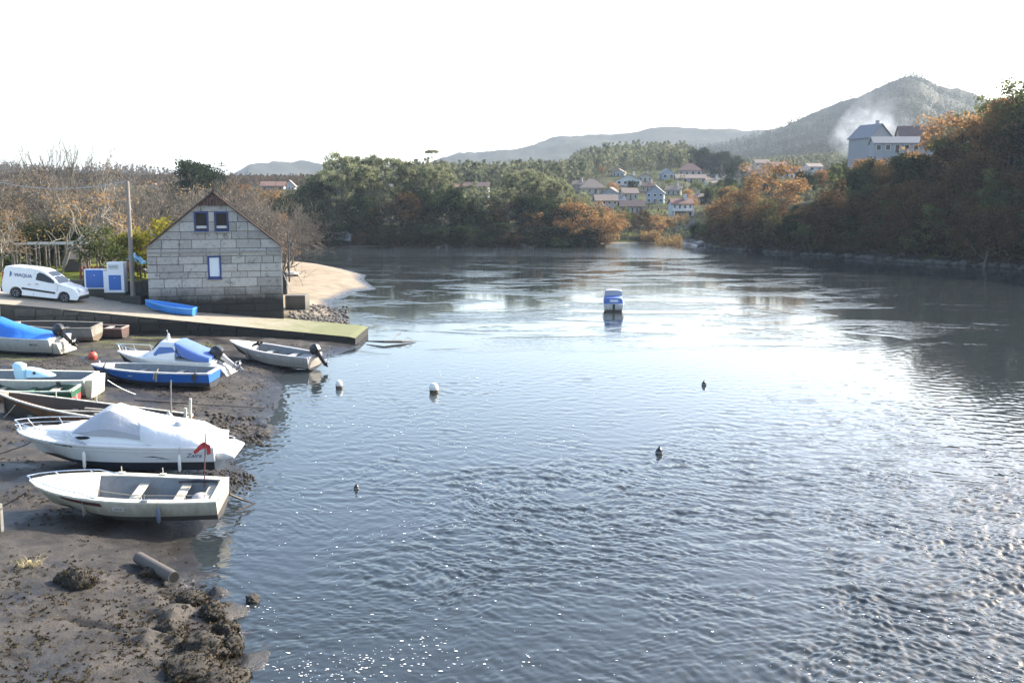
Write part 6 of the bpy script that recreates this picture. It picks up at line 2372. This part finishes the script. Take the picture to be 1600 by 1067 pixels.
    MB().box((-.1, 0, zz * .35), (.34, .4, zz * .8)).build('cabinet', BLACK, t, bevel=.02)
    MB().tube([(-.3, -.3, zz * .9), (.45, -.3, zz * .1)], .035, 6).build('strut', ALU, t)
    p = on_ground(457, 432, 60, 150)
    t = thing('upturned_tender', 'white upturned tender on the bank just right of the house', 'dinghy', (p.x, p.y, p.z + .2), R(30))
    t.scale = (.7, .7, .7)
    MB().loft([[Vector((x, w * math.cos(q), h_ * math.sin(q))) for q in [PI * i / 8 for i in range(9)]] for x, w, h_ in ((-1.0, .45, .42), (-.4, .55, .5), (.3, .5, .46), (.8, .28, .3), (1.0, .03, .06))], close=False).build('hull', WHITE, t, smooth=True)
    MB().box((0, 0, -.1), (1.6, .3, .5)).build('trestle', DARKW, t)
    # ---- bushes at the beach edge
    # ---- rocks between slipway and beach, one loose field of stones
    rn = np.random.default_rng(8)
    rock_field('shore_stones', 'dark loose stones and weed on the bank beside the slipway end', [at_z(px, py, .3) for px, py in zip(450 + 95 * rn.random(520) ** .8, 474 + 30 * rn.random(520))], .04, .17, stone_mat('dark_rock', (.075, .065, .055), (.17, .155, .135), .1, (.02, .02, .016), scale=9), 9)
    rock_field('weed_stones', 'stones and rotten weed at the water edge behind the cruiser stern', [at_z(px, py, .15) for px, py in zip(322 + 100 * rn.random(420), 648 + 42 * rn.random(420))], .02, .10, MATS_ROCK(), 10)
    rock_field('gravel_spit', 'stones and weed at the water edge beside the front skiff', [at_z(px, py, .08) for px, py in zip(325 + 75 * rn.random(320), 735 + 32 * rn.random(320))], .015, .06, MATS_ROCK(), 11)
    # right bank rocks
    pts = []
    for _ in range(420):
        px = 1090 + 800 * rn.random()
        Y = np.interp(px, [1085, 1150, 1240, 1340, 1400, 1500, 1600, 1750, 1950], [FPX * 8 / (q - 320) for q in (384, 391, 397, 403, 409, 414, 421, 434, 455)]) + 1.8 * rn.random()
        pts.append(Vector(((px - 800) / FPX * Y, Y, .2)))
    rock_field('bank_rocks', 'rocks along the waterline of the wooded right bank', pts, .2, .8, stone_mat('bank_rock', (.10, .09, .08), (.26, .24, .21), .35, (.02, .02, .017), scale=3), 12)


def MATS_ROCK():
    if 'weed_rock' not in MATS:
        MATS['weed_rock'] = stone_mat('weed_rock', (.013, .011, .008), (.050, .040, .028), None, scale=16)
    return MATS['weed_rock']


def rock_shape(r, n=2):
    bm = bmesh.new()
    bmesh.ops.create_icosphere(bm, subdivisions=n, radius=1)
    s = Vector((1 + .5 * r.random(), 1 + .3 * r.random(), .6 + .3 * r.random()))
    o = r.random(3) * 40
    for v in bm.verts:
        k = .72 + .6 * float(fbm(np.array([v.co.x * 1.3 + o[0] + v.co.z]), np.array([v.co.y * 1.3 + o[1] - v.co.z * .7]), 13, 3)[0])
        v.co = Vector((v.co.x * s.x, v.co.y * s.y, v.co.z * s.z)) * k
    V = np.array([v.co[:] for v in bm.verts])
    F = np.array([[v.index for v in f.verts] for f in bm.faces])
    bm.free()
    return V, F


def rock_field(name, label, pts, rmin, rmax, m, seed):
    r = np.random.default_rng(seed)
    sh = [rock_shape(r, 1) for _ in range(5)]
    Vs, Fs, T, off = [], [], [], 0
    for p in pts:
        V, F = sh[int(r.random() * 5)]
        s = rmin + (rmax - rmin) * r.random() ** 2.2
        a = r.random() * 6.28
        c, d = math.cos(a), math.sin(a)
        Q = np.stack([V[:, 0] * c - V[:, 1] * d, V[:, 0] * d + V[:, 1] * c, V[:, 2]], -1) * s
        z = max(gz(p.x, p.y), -.02)
        Vs.append(Q + np.array([p.x, p.y, z + s * .12]))
        Fs.append(F + off)
        T.append(np.full(len(V), r.random()))
        off += len(V)
    o = np_obj(name, np.concatenate(Vs), np.concatenate(Fs), m, attrs={'tone': np.concatenate(T)})
    tag(o, label, 'stones', None, 'stuff')


WEED = leaf_mat('seaweed', (.012, .010, .007), (.095, .073, .043), .15, 0.0)


def weed_litter():
    r = np.random.default_rng(23)
    n = 60000
    X = -26 + 23 * r.random(n)
    Y = 14.5 + 40 * r.random(n) ** 1.6
    d = shore_dist(X, Y)
    Z, lump, patch = mud_height(X, Y)
    dens = np.clip(.015 + .35 * patch + .8 * np.clip(lump, 0, 1) + .2 * sstep(.56, .7, fbm(X / .8, Y / .8, 97, 3)) + .25 * np.exp(-((d - 1.6 - 1.2 * fbm(X / 3, Y / 3, 98, 2)) / .18) ** 2), 0, 1)
    ok = (d > .1) & (r.random(n) < dens)
    P = np.stack([X, Y, Z + .012], -1)[ok]
    k = len(P)
    V, F, T = leaves(P, np.full(k, .055), 5, .028, r, .30, .1)
    o = np_obj('seaweed_litter', V, F, WEED, attrs={'tone': T})
    tag(o, 'dark scraps of seaweed strewn over the tidal mud', 'seaweed', None, 'stuff')


def build_foreground():
    weed_litter()
    """pipe, weed covered lumps and tufts on the near mud"""
    m = MATS_ROCK()
    r = np.random.default_rng(17)
    L = [(118, 905, .50, .30, 'rounded dark weed covered lump alone on the near mud, left of the pipe'),
         (240, 893, .34, .24, 'dark weed lump holding the upper end of the pipe'),
         (300, 935, .42, .26, 'weed covered rock just below the pipe mouth'),
         (352, 985, .40, .32, 'tall dark weed covered rock at the right edge of the lumps'),
         (332, 955, .36, .24, 'weed covered rock standing highest up beside the water'),
         (318, 1008, .50, .28, 'broad weed covered rock in the middle of the shore lumps'),
         (300, 1040, .62, .30, 'big weed covered rock at the bottom edge of the photo'),
         (362, 1010, .30, .26, 'small dark rock touching the water beside the tall one'),
         (265, 985, .34, .18, 'flat weed patch at the landward side of the shore lumps'),
         (345, 1062, .5, .25, 'weed covered rock cut by the bottom edge beside the water'),
         (395, 934, .20, .13, 'small dark stone lying alone in the shallow water')]
    for px, py, s, hh, lab in L:
        p = at_z(px, py, .25)
        p = at_z(px, py, max(0, gz(p.x, p.y)) + hh * .4)
        V, F = rock_shape(r, 4)
        n = np.linalg.norm(V, axis=1)[:, None]
        fine = fbm(V[:, 0] * 5 + px, V[:, 1] * 5 + V[:, 2] * 4, 19, 4)[:, None]
        V = V * (1 + (fine - .5) * .5)
        o = np_obj('weed_covered_rock', V * np.array([s * .62, s * .55, hh * .95]), F, m, attrs={'tone': np.clip(fine[:, 0] * 1.6 - .3, 0, 1)}, smooth=True)
        o.location = (p.x, p.y, max(-.02, gz(p.x, p.y)) + hh * .30)
        o.rotation_euler = (0, 0, r.random() * 6)
        tag(o, lab, 'rock', None)
        # rags of weed all over it
        if s < .25: continue
        nn = int(520 * (s / .4) ** 2)
        nn = int(nn * 1.5)
        pick = V[r.integers(0, len(V), nn)] * np.array([s * .62, s * .55, hh * .95]) * (1.0 + .05 * r.random((nn, 1)))
        W_, F_, T_ = leaves(pick, np.full(nn, .02), 1, .030, r, 1.0, .8)
        k = np_obj('seaweed', W_, F_, WEED, o, attrs={'tone': T_})
        k['kind'] = 'stuff'
    # the pipe
    a, b_ = at_z(272, 902, .31), at_z(224, 875, .33)
    d = (a - b_).normalized()
    t = thing('drain_pipe', 'pale pipe sticking out of the mud towards the water, dark open end', 'pipe', a)
    vs, fs = [], []
    u = d.cross(Vector((0, 0, 1))).normalized()
    w = u.cross(d)
    mb = MB()
    N = 18
    rings = []
    for off, rad in ((-1.6, .132), (-.5, .132), (0, .132), (0, .112), (-.9, .112)):
        rings.append([d * off + (u * math.cos(2 * PI * k / N) + w * math.sin(2 * PI * k / N)) * rad for k in range(N)])
    mb.loft(rings[:4], cap=False)
    mb.build('pipe', mat('pipe_concrete', (.085, .072, .060), .8, var=.12, dirt=(.10, .085, .07), damt=.45, dscale=3), t, smooth=True)
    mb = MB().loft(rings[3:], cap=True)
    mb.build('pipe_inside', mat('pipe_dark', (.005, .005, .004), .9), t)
    # straw tuft
    mb = MB()
    c = at_z(43, 864, .75)
    c.z = gz(c.x, c.y)
    for i in range(60):
        q = r.random() * 6.28
        l_ = .12 + .28 * r.random()
        e = Vector((math.cos(q) * l_, math.sin(q) * l_ * .8, .05 + .22 * r.random()))
        s_ = Vector((r.normal() * .08, r.normal() * .08, 0))
        mb.tube([s_, s_ + e * .6 + Vector((0, 0, .05)), s_ + e], [.006, .005, .002], 3)
    o = mb.build('straw_tuft', mat('dry_straw', (.42, .34, .18), .9, var=.3))
    o.location = c
    tag(o, 'dry straw tuft lying on the near mud at the left', 'tuft')
    p = at_z(-2, 815, .7)
    o = MB().tube([(0, 0, -.4), (.02, 0, .3), (.03, .01, .62)], [.09, .085, .07], 8).build('timber_stump', GREYW, None, smooth=True)
    o.location = (p.x, p.y, gz(p.x, p.y))
    tag(o, 'short timber stump on the mud at the left edge below the front skiff', 'stump')


# ---------------------------------------------------------------- houses across the river
HT = {}


def far_house(px, py, w, eave, ridge, dep, label, wall, roof, rot=0.0, kind='gable', wins=(2, 1), y0=195, y1=900, name='village_house', balcony=False, chimney=False, Y=None, wincol=None, ridge_along='x'):
    """sizes in photo pixels; a walled house with roof, windows, door standing on the slope"""
    p = on_ground(px, py, y0, y1) if Y is None else Vector(((px - 800) / FPX * Y, Y, 0))
    if Y is not None: p.z = at_y(px, py, Y).z
    k = p.y / FPX
    W_, E, Rg, D = w * k, eave * k, ridge * k, dep * k
    HOUSE_SPOTS.append((p.x, p.y, W_ * .75 + 2))
    t = thing(name, label, 'house', (p.x, p.y, p.z), rot)
    # stands on a footing sunk in the slope; y axis away from the viewer
    mb = MB()
    if kind == 'hip':
        mb.box((0, D / 2, E / 2 - 1.5), (W_, D, E + 3))
    elif ridge_along == 'x':
        mb.prism([(0, -3), (D, -3), (D, E), (D / 2, Rg - .02), (0, E)], -W_ / 2, W_ / 2, plane='YZ')
    else:
        mb.prism([(-W_ / 2, -3), (W_ / 2, -3), (W_ / 2, E), (0, Rg - .02), (-W_ / 2, E)], 0, D)
    mb.build('wall', wall, t)
    mb = MB()
    o_ = .35
    th = .22
    if kind == 'hip':
        a = [(-W_ / 2 - o_, -o_, E), (W_ / 2 + o_, -o_, E), (W_ / 2 + o_, D + o_, E), (-W_ / 2 - o_, D + o_, E)]
        rl = max(0.1, (W_ - D) / 2) if W_ > D else .1
        b_ = [(-rl, D / 2, Rg), (rl, D / 2, Rg)]
        low = [(x, y, z - th) for x, y, z in a]
        mb.add(a + b_ + low, [(0, 1, 5, 4), (1, 2, 5), (2, 3, 4, 5), (3, 0, 4), (6, 7, 1, 0), (7, 8, 2, 1), (8, 9, 3, 2), (9, 6, 0, 3), (9, 8, 7, 6)])
    elif ridge_along == 'x':
        for sd in (0, 1):
            y_e, y_r = (-o_, D / 2) if sd == 0 else (D + o_, D / 2)
            ze = E - (Rg - E) * o_ / (D / 2)
            mb.add([(-W_ / 2 - o_, y_e, ze), (W_ / 2 + o_, y_e, ze), (W_ / 2 + o_, y_r, Rg), (-W_ / 2 - o_, y_r, Rg), (-W_ / 2 - o_, y_e, ze + th), (W_ / 2 + o_, y_e, ze + th), (W_ / 2 + o_, y_r, Rg + th), (-W_ / 2 - o_, y_r, Rg + th)],
                   [(0, 1, 2, 3), (4, 5, 6, 7), (0, 1, 5, 4), (1, 2, 6, 5), (3, 0, 4, 7)])
    else:
        for sd in (-1, 1):
            ze = E - (Rg - E) * o_ / (W_ / 2)
            xe = sd * (W_ / 2 + o_)
            mb.add([(xe, -o_, ze), (xe, D + o_, ze), (0, D + o_, Rg), (0, -o_, Rg), (xe, -o_, ze + th), (xe, D + o_, ze + th), (0, D + o_, Rg + th), (0, -o_, Rg + th)],
                   [(0, 1, 2, 3), (4, 5, 6, 7), (0, 1, 5, 4), (1, 2, 6, 5), (3, 0, 4, 7)])
    rf = mb.build('roof', roof, t)
    if chimney:
        MB().box((W_ * .2, D * .42, Rg + .5), (.7, .7, 1.6)).build('chimney', wall, rf)
    nx, ny = wins
    fh = E / max(1, ny)
    for j in range(ny):
        for i in range(nx):
            x = -W_ / 2 + W_ * (i + .5) / nx
            ww, wh = min(1.3, W_ / nx * .5), min(1.5, fh * .5)
            is_door = (j == 0 and i == nx // 2 and nx > 1)
            zc = fh * j + fh * .56
            if is_door: wh, zc = min(2.2, fh * .8), min(2.2, fh * .8) / 2 + .1
            mb = MB()
            f = .1
            for c, d in (((x - ww / 2, -.03, zc), (f, .12, wh + f)), ((x + ww / 2, -.03, zc), (f, .12, wh + f)), ((x, -.03, zc + wh / 2), (ww - f, .12, f)), ((x, -.03, zc - wh / 2), (ww - f, .12, f))):
                mb.box(c, d)
            fr = mb.build('door' if is_door else 'window', WHITE, t)
            MB().box((x, -.02, zc), (ww - f, .05, wh - f)).build('pane', GLASS if not is_door else DARKW, fr)
    if balcony:
        mb = MB().box((0, -.7, fh * (ny - 1)), (W_ * .96, 1.4, .18))
        for i in range(14):
            mb.box((-W_ * .47 + W_ * .94 * i / 13, -1.34, fh * (ny - 1) + .5), (.07, .07, .9))
        mb.box((0, -1.34, fh * (ny - 1) + .98), (W_ * .96, .09, .08))
        for sx in (-1, 1):
            mb.box((sx * W_ * .45, -1.25, fh * (ny - 1) / 2 - .6), (.22, .22, fh * (ny - 1) + 1.0))
        mb.build('balcony', WHITE, t)
    return t


def build_village():
    tc = mat('terracotta_far', (.175, .098, .075), .85, var=.25, scale=1.2)
    tcp = mat('pale_terracotta_far', (.195, .15, .12), .85, var=.2, scale=1.2)
    dkr = mat('dark_roof_far', (.105, .07, .065), .85, var=.2, scale=1.2)
    slate = mat('slate_far', (.16, .165, .175), .7, var=.15, scale=1.2)
    ww = mat('white_wall_far', (.50, .50, .485), .85, var=.06, scale=.6)
    cw = mat('cream_wall_far', (.36, .325, .28), .85, var=.1, scale=.6)
    pw = mat('pinkish_wall_far', (.34, .285, .26), .85, var=.1, scale=.6)
    gw = mat('grey_wall_far', (.27, .275, .28), .85, var=.1, scale=.6)
    bw = mat('blue_grey_wall_far', (.27, .31, .36), .85, var=.08, scale=.6)
    H = far_house
    H(1066, 341, 33, 22, 29, 20, 'two storey white house with red roof and long balcony, lowest right of the village', ww, tc, R(8), wins=(4, 2), balcony=True, chimney=True)
    H(1023, 318, 27, 16, 27, 24, 'blue grey gabled house in the middle of the village', bw, slate, R(-12), wins=(3, 2), ridge_along='y')
    H(988, 336, 36, 13, 21, 20, 'cream house with a dark red roof, left of the white balcony house', cw, dkr, R(3), wins=(5, 1))
    H(948, 330, 34, 16, 24, 22, 'pinkish two storey house right above the orange topped oak', pw, tcp, R(6), wins=(4, 2))
    H(926, 304, 38, 10, 24, 30, 'house with a large tan hipped roof at the left end of the village', cw, tcp, R(4), 'hip', wins=(4, 1))
    H(952, 312, 26, 10, 18, 20, 'small grey gabled house beside the big tan hipped roof', gw, tcp, R(-20), wins=(3, 1), ridge_along='y')
    H(982, 291, 38, 9, 17, 26, 'white gabled house on the upper left of the village, with chimney', ww, tcp, R(-8), wins=(4, 1), chimney=True, ridge_along='y')
    H(985, 314, 24, 12, 19, 18, 'narrow cream house above the dark red roofed one', cw, tcp, R(10), wins=(3, 1))
    H(1044, 281, 20, 9, 16, 18, 'small blue grey gabled house high in the village, left of the red hipped roof', bw, slate, R(5), wins=(2, 1), ridge_along='y')
    H(1078, 276, 36, 9, 20, 26, 'house with a bright red hipped roof high in the village', pw, tc, R(-6), 'hip', wins=(4, 1))
    H(1080, 287, 46, 8, 13, 16, 'long low stone building under the bright red hipped roof', gw, tcp, R(2), wins=(5, 1))
    H(1120, 299, 27, 10, 19, 22, 'white gabled house with a pinkish roof, left of the big round orange oak', ww, tcp, R(22), wins=(3, 1), chimney=True)
    H(1121, 275, 24, 7, 11, 16, 'low white building beside the tall dark cypress', ww, tcp, R(-3), wins=(4, 1))
    H(1160, 276, 30, 8, 15, 20, 'pinkish house partly behind the big round orange oak', pw, dkr, R(4), wins=(3, 1))
    H(1228, 279, 28, 9, 16, 20, 'white house with dark openings right of the big round orange oak', ww, tc, R(-5), wins=(4, 1), Y=375)
    H(1212, 268, 26, 8, 14, 18, 'terracotta roofed house just above the white one with dark openings', cw, tc, R(6), wins=(3, 1), Y=430)
    H(1268, 268, 24, 7, 12, 18, 'small pale house below the smoke', ww, tcp, R(12), wins=(2, 1), Y=430)
    H(745, 309, 34, 16, 22, 24, 'white house among the eucalyptus trees on the far hill', ww, dkr, R(-6), wins=(3, 2), y0=240)
    H(722, 303, 26, 9, 15, 20, 'terracotta roofed house left of the white one among the eucalyptus trees', cw, tc, R(8), wins=(3, 1), y0=240)
    more = [(1186, 262, 22, 7, 12, cw, tcp, 'cream house on the upper right slope of the village, above the round orange oak'),
            (1206, 282, 20, 7, 12, gw, tc, 'small grey house with a terracotta roof right behind the round orange oak'),
            (1246, 274, 20, 7, 12, pw, tcp, 'small pinkish house between the white one and the smoke'),
            (1252, 286, 22, 7, 11, ww, dkr, 'low white house with a dark roof above the dip of the right bank trees'),
            (1100, 288, 18, 6, 11, cw, tc, 'little cream house between the low stone building and the pinkish gable'),
            (1140, 286, 20, 7, 12, gw, tcp, 'grey house just right of the white gabled one with pinkish roof'),
            (1008, 284, 20, 7, 12, cw, tcp, 'cream house right of the white gabled one on the upper left'),
            (1012, 300, 18, 8, 13, pw, tc, 'small pinkish house in the centre of the village above the blue grey gable'),
            (1052, 306, 22, 9, 14, gw, tcp, 'grey house right of the blue grey gable in mid village'),
            (1088, 318, 20, 9, 14, cw, tcp, 'cream house up the slope behind the white balcony house'),
            (904, 296, 18, 7, 12, pw, tcp, 'pinkish house at the far left end of the village by the dark trees'),
            (966, 276, 18, 6, 11, gw, tcp, 'small grey house highest on the left of the village'),
            (1148, 266, 18, 5, 9, pw, tc, 'little pinkish house above and right of the dark cypress'),
            (968, 324, 16, 9, 15, gw, slate, 'narrow grey house squeezed between the cream and the pinkish one')]
    for (px, py, w, e, rg, wl_, rf_, lab) in more:
        H(px, py, w, e, rg, 16, lab, wl_, rf_, R((px * 7) % 40 - 20), wins=(3, 1), ridge_along='x' if px % 3 else 'y', chimney=px % 4 == 0, Y={1186: 450, 1246: 390, 1252: 350, 1206: 385}.get(px))
    for (px, Y, zt, w, e, rg, lab, wl_, rf_, al) in [(430, 170, 300, 34, 9, 15, 'long low house with a red roof left of the eucalyptus wood', pw, tc, 'x'), (456, 178, 303, 16, 12, 20, 'narrow white gabled house beside the long red roof', ww, tcp, 'y'), (488, 182, 312, 36, 12, 20, 'grey house at the left end of the eucalyptus wood', gw, tcp, 'x'),
                                             (246, 170, 300, 12, 8, 12, 'small white house left of the dark skyline pines', ww, tc, 'y'), (264, 170, 300, 12, 8, 13, 'small white house directly under the dark skyline pines', ww, tcp, 'x')]:
        # these stand on rising ground hidden behind the near wood
        X = (px - 800) / FPX * Y
        far_house(px, zt, w, e, rg, 22, lab, wl_, rf_, R(5), wins=(3, 1), Y=Y + 90, ridge_along=al)
    # ---- buildings on top of the right bank
    Yb = 262
    def big(px, py, w, e, rg, dep, lab, wl_, rf_, rot, **k):
        return far_house(px, py, w, e, rg, dep, lab, wl_, rf_, rot, Y=k.pop('Y', Yb), **k)
    conc = mat('grey_render_far', (.245, .25, .258), .85, var=.06, scale=.5)
    t = big(1366, 242, 46, 26, 46, 44, 'tall grey gabled building on the hill beside the smoke', conc, slate, R(24), wins=(3, 2), chimney=True, ridge_along='y', name='apartment_building')
    big(1424, 224, 54, 10, 26, 30, 'pinkish house with a dark brown roof right of the tall grey building', pw, dkr, R(-6), wins=(4, 1), Y=275, name='hill_house')
    big(1392, 240, 70, 16, 25, 26, 'long low grey building in front of the tall grey one', gw, slate, R(-4), wins=(5, 1), Y=246, name='hill_building')
    big(1448, 236, 30, 10, 20, 20, 'small dark roofed house at the right end of the hilltop group', gw, dkr, R(-8), wins=(2, 1), Y=240, name='hill_house')
    # ---- shack by the far water, under the eucalyptus wood
    p = at_y(538, 381, 192)
    t = thing('boat_shack', 'small grey shack on stilts at the far water edge under the eucalyptus wood', 'shack', (p.x, 190.5, .6), R(6))
    MB().prism([(-1.6, .6), (1.6, .6), (1.6, 1.7), (0.3, 2.3), (-1.6, 1.8)], -1, 1).build('wall', gw, t)
    MB().prism([(-1.9, 1.75), (.3, 2.36), (1.9, 1.66), (1.9, 1.78), (.3, 2.5), (-1.9, 1.88)], -1.2, 1.2).build('roof', slate, t)
    MB().box((.0, -1.03, 1.1), (.8, .05, .7)).build('door', bw, t)
    for x in (-1.4, 0, 1.4):
        MB().box((x, -.8, 0), (.16, .16, 1.8)).build('stilt', DARKW, t)
    MB().box((-3.0, 0, .7), (2.6, 1.6, .12)).box((-4.1, -.6, .1), (.15, .15, 1.3)).box((-2.6, -.6, .1), (.15, .15, 1.3)).build('landing_stage', GREYW, t)
    # ---- terrace walls below the village
    sw = mat('terrace_stone', (.22, .20, .17), .9, var=.25, scale=1.0)
    for (xa, xb, y, lab) in ((955, 1085, 371, 'long low stone wall at the water edge below the village'), (978, 1020, 350, 'short terrace wall below the cream house'), (1058, 1092, 349, 'pale terrace wall under the white balcony house')):
        a = at_z(xa, y, .6) if y > 365 else on_ground(xa, y, 195)
        b_ = at_z(xb, y, .6) if y > 365 else on_ground(xb, y, 195)
        d = b_ - a
        mb = MB()
        nseg = 14
        rn = np.random.default_rng(int(y))
        for i in range(nseg):
            c = a.lerp(b_, (i + .5) / nseg)
            mb.box((c.x, c.y, gz(c.x, c.y) + .2 + .15 * rn.random()), (d.length / nseg * .99, .6, 1.6), rz=math.atan2(d.y, d.x))
        o = mb.build('terrace_wall', sw)
        tag(o, lab, 'wall')


def build_air():
    # ---- smoke from a garden fire on the hill
    m, nt, n, l, b = _mat('smoke')
    n.remove(b)
    pv = n.new('ShaderNodeVolumePrincipled')
    pv.inputs['Color'].default_value = (.93, .95, 1, 1)
    tc = n.new('ShaderNodeTexCoord')
    nz = n.new('ShaderNodeTexNoise')
    nz.inputs['Scale'].default_value = 5.5
    nz.inputs['Detail'].default_value = 5
    nz.inputs['Roughness'].default_value = .6
    nz.inputs['Distortion'].default_value = .6
    l.new(tc.outputs['Generated'], nz.inputs['Vector'])
    mr = n.new('ShaderNodeMapRange')
    mr.inputs[1].default_value, mr.inputs[2].default_value, mr.inputs[3].default_value, mr.inputs[4].default_value = 0.42, .62, 0, 1
    l.new(nz.outputs[0], mr.inputs[0])
    # thin towards the edge of the cloud and with height
    gr = n.new('ShaderNodeTexGradient')
    gr.gradient_type = 'SPHERICAL'
    mp = n.new('ShaderNodeMapping')
    mp.inputs['Location'].default_value = (-1, -1, -1)
    mp.inputs['Scale'].default_value = (2, 2, 2)
    l.new(tc.outputs['Generated'], mp.inputs[0])
    l.new(mp.outputs[0], gr.inputs[0])
    sx = n.new('ShaderNodeSeparateXYZ')
    l.new(tc.outputs['Generated'], sx.inputs[0])
    fz = n.new('ShaderNodeMapRange')
    fz.inputs[1].default_value, fz.inputs[2].default_value, fz.inputs[3].default_value, fz.inputs[4].default_value = 0, .75, 1.0, .10
    l.new(sx.outputs[2], fz.inputs[0])
    e = n.new('ShaderNodeMath')
    e.operation = 'MULTIPLY'
    l.new(mr.outputs[0], e.inputs[0])
    l.new(gr.outputs[0], e.inputs[1])
    e2 = n.new('ShaderNodeMath')
    e2.operation = 'MULTIPLY'
    l.new(e.outputs[0], e2.inputs[0])
    l.new(fz.outputs[0], e2.inputs[1])
    e3 = n.new('ShaderNodeMath')
    e3.operation = 'MULTIPLY'
    e3.inputs[1].default_value = .42
    l.new(e2.outputs[0], e3.inputs[0])
    l.new(e3.outputs[0], pv.inputs['Density'])
    l.new(pv.outputs[0], n['Material Output'].inputs['Volume'])
    Y = 330
    a, b_ = at_y(1285, 262, Y), at_y(1440, 158, Y)
    mb = MB()
    bl = at_y(1265, 268, Y)
    path = [(at_y(1294, 256, Y), 2.5), (at_y(1304, 240, Y), 4.5), (at_y(1316, 222, Y), 5.5), (at_y(1338, 202, Y), 7), (at_y(1366, 184, Y), 9), (at_y(1396, 172, Y), 9), (at_y(1422, 164, Y), 6)]
    mb.tube([p for p, r_ in path], [r_ for p, r_ in path], 14)
    o = mb.build('smoke', m, None)
    tag(o, 'drifting smoke of a garden fire in front of the mountain', 'smoke', None, 'stuff')
    # ---- the air itself
    m, nt, n, l, b = _mat('haze')
    n.remove(b)
    pv = n.new('ShaderNodeVolumePrincipled')
    pv.inputs['Color'].default_value = (.74, .85, 1, 1)
    pv.inputs['Density'].default_value = HAZE
    pv.inputs['Anisotropy'].default_value = .1
    l.new(pv.outputs[0], n['Material Output'].inputs['Volume'])
    o = MB().box((0, 4400, 98), (30000, 9200, 204)).build('haze', m, None)
    tag(o, 'thin blue winter haze over the valley', 'haze', None, 'stuff')


HAZE = 0.00013
_, wallm_, lowm_ = build_slipway()
build_house()
build_van()
build_park(lowm_)
build_boats()
build_foreground()
build_village()
build_vegetation()
build_air()
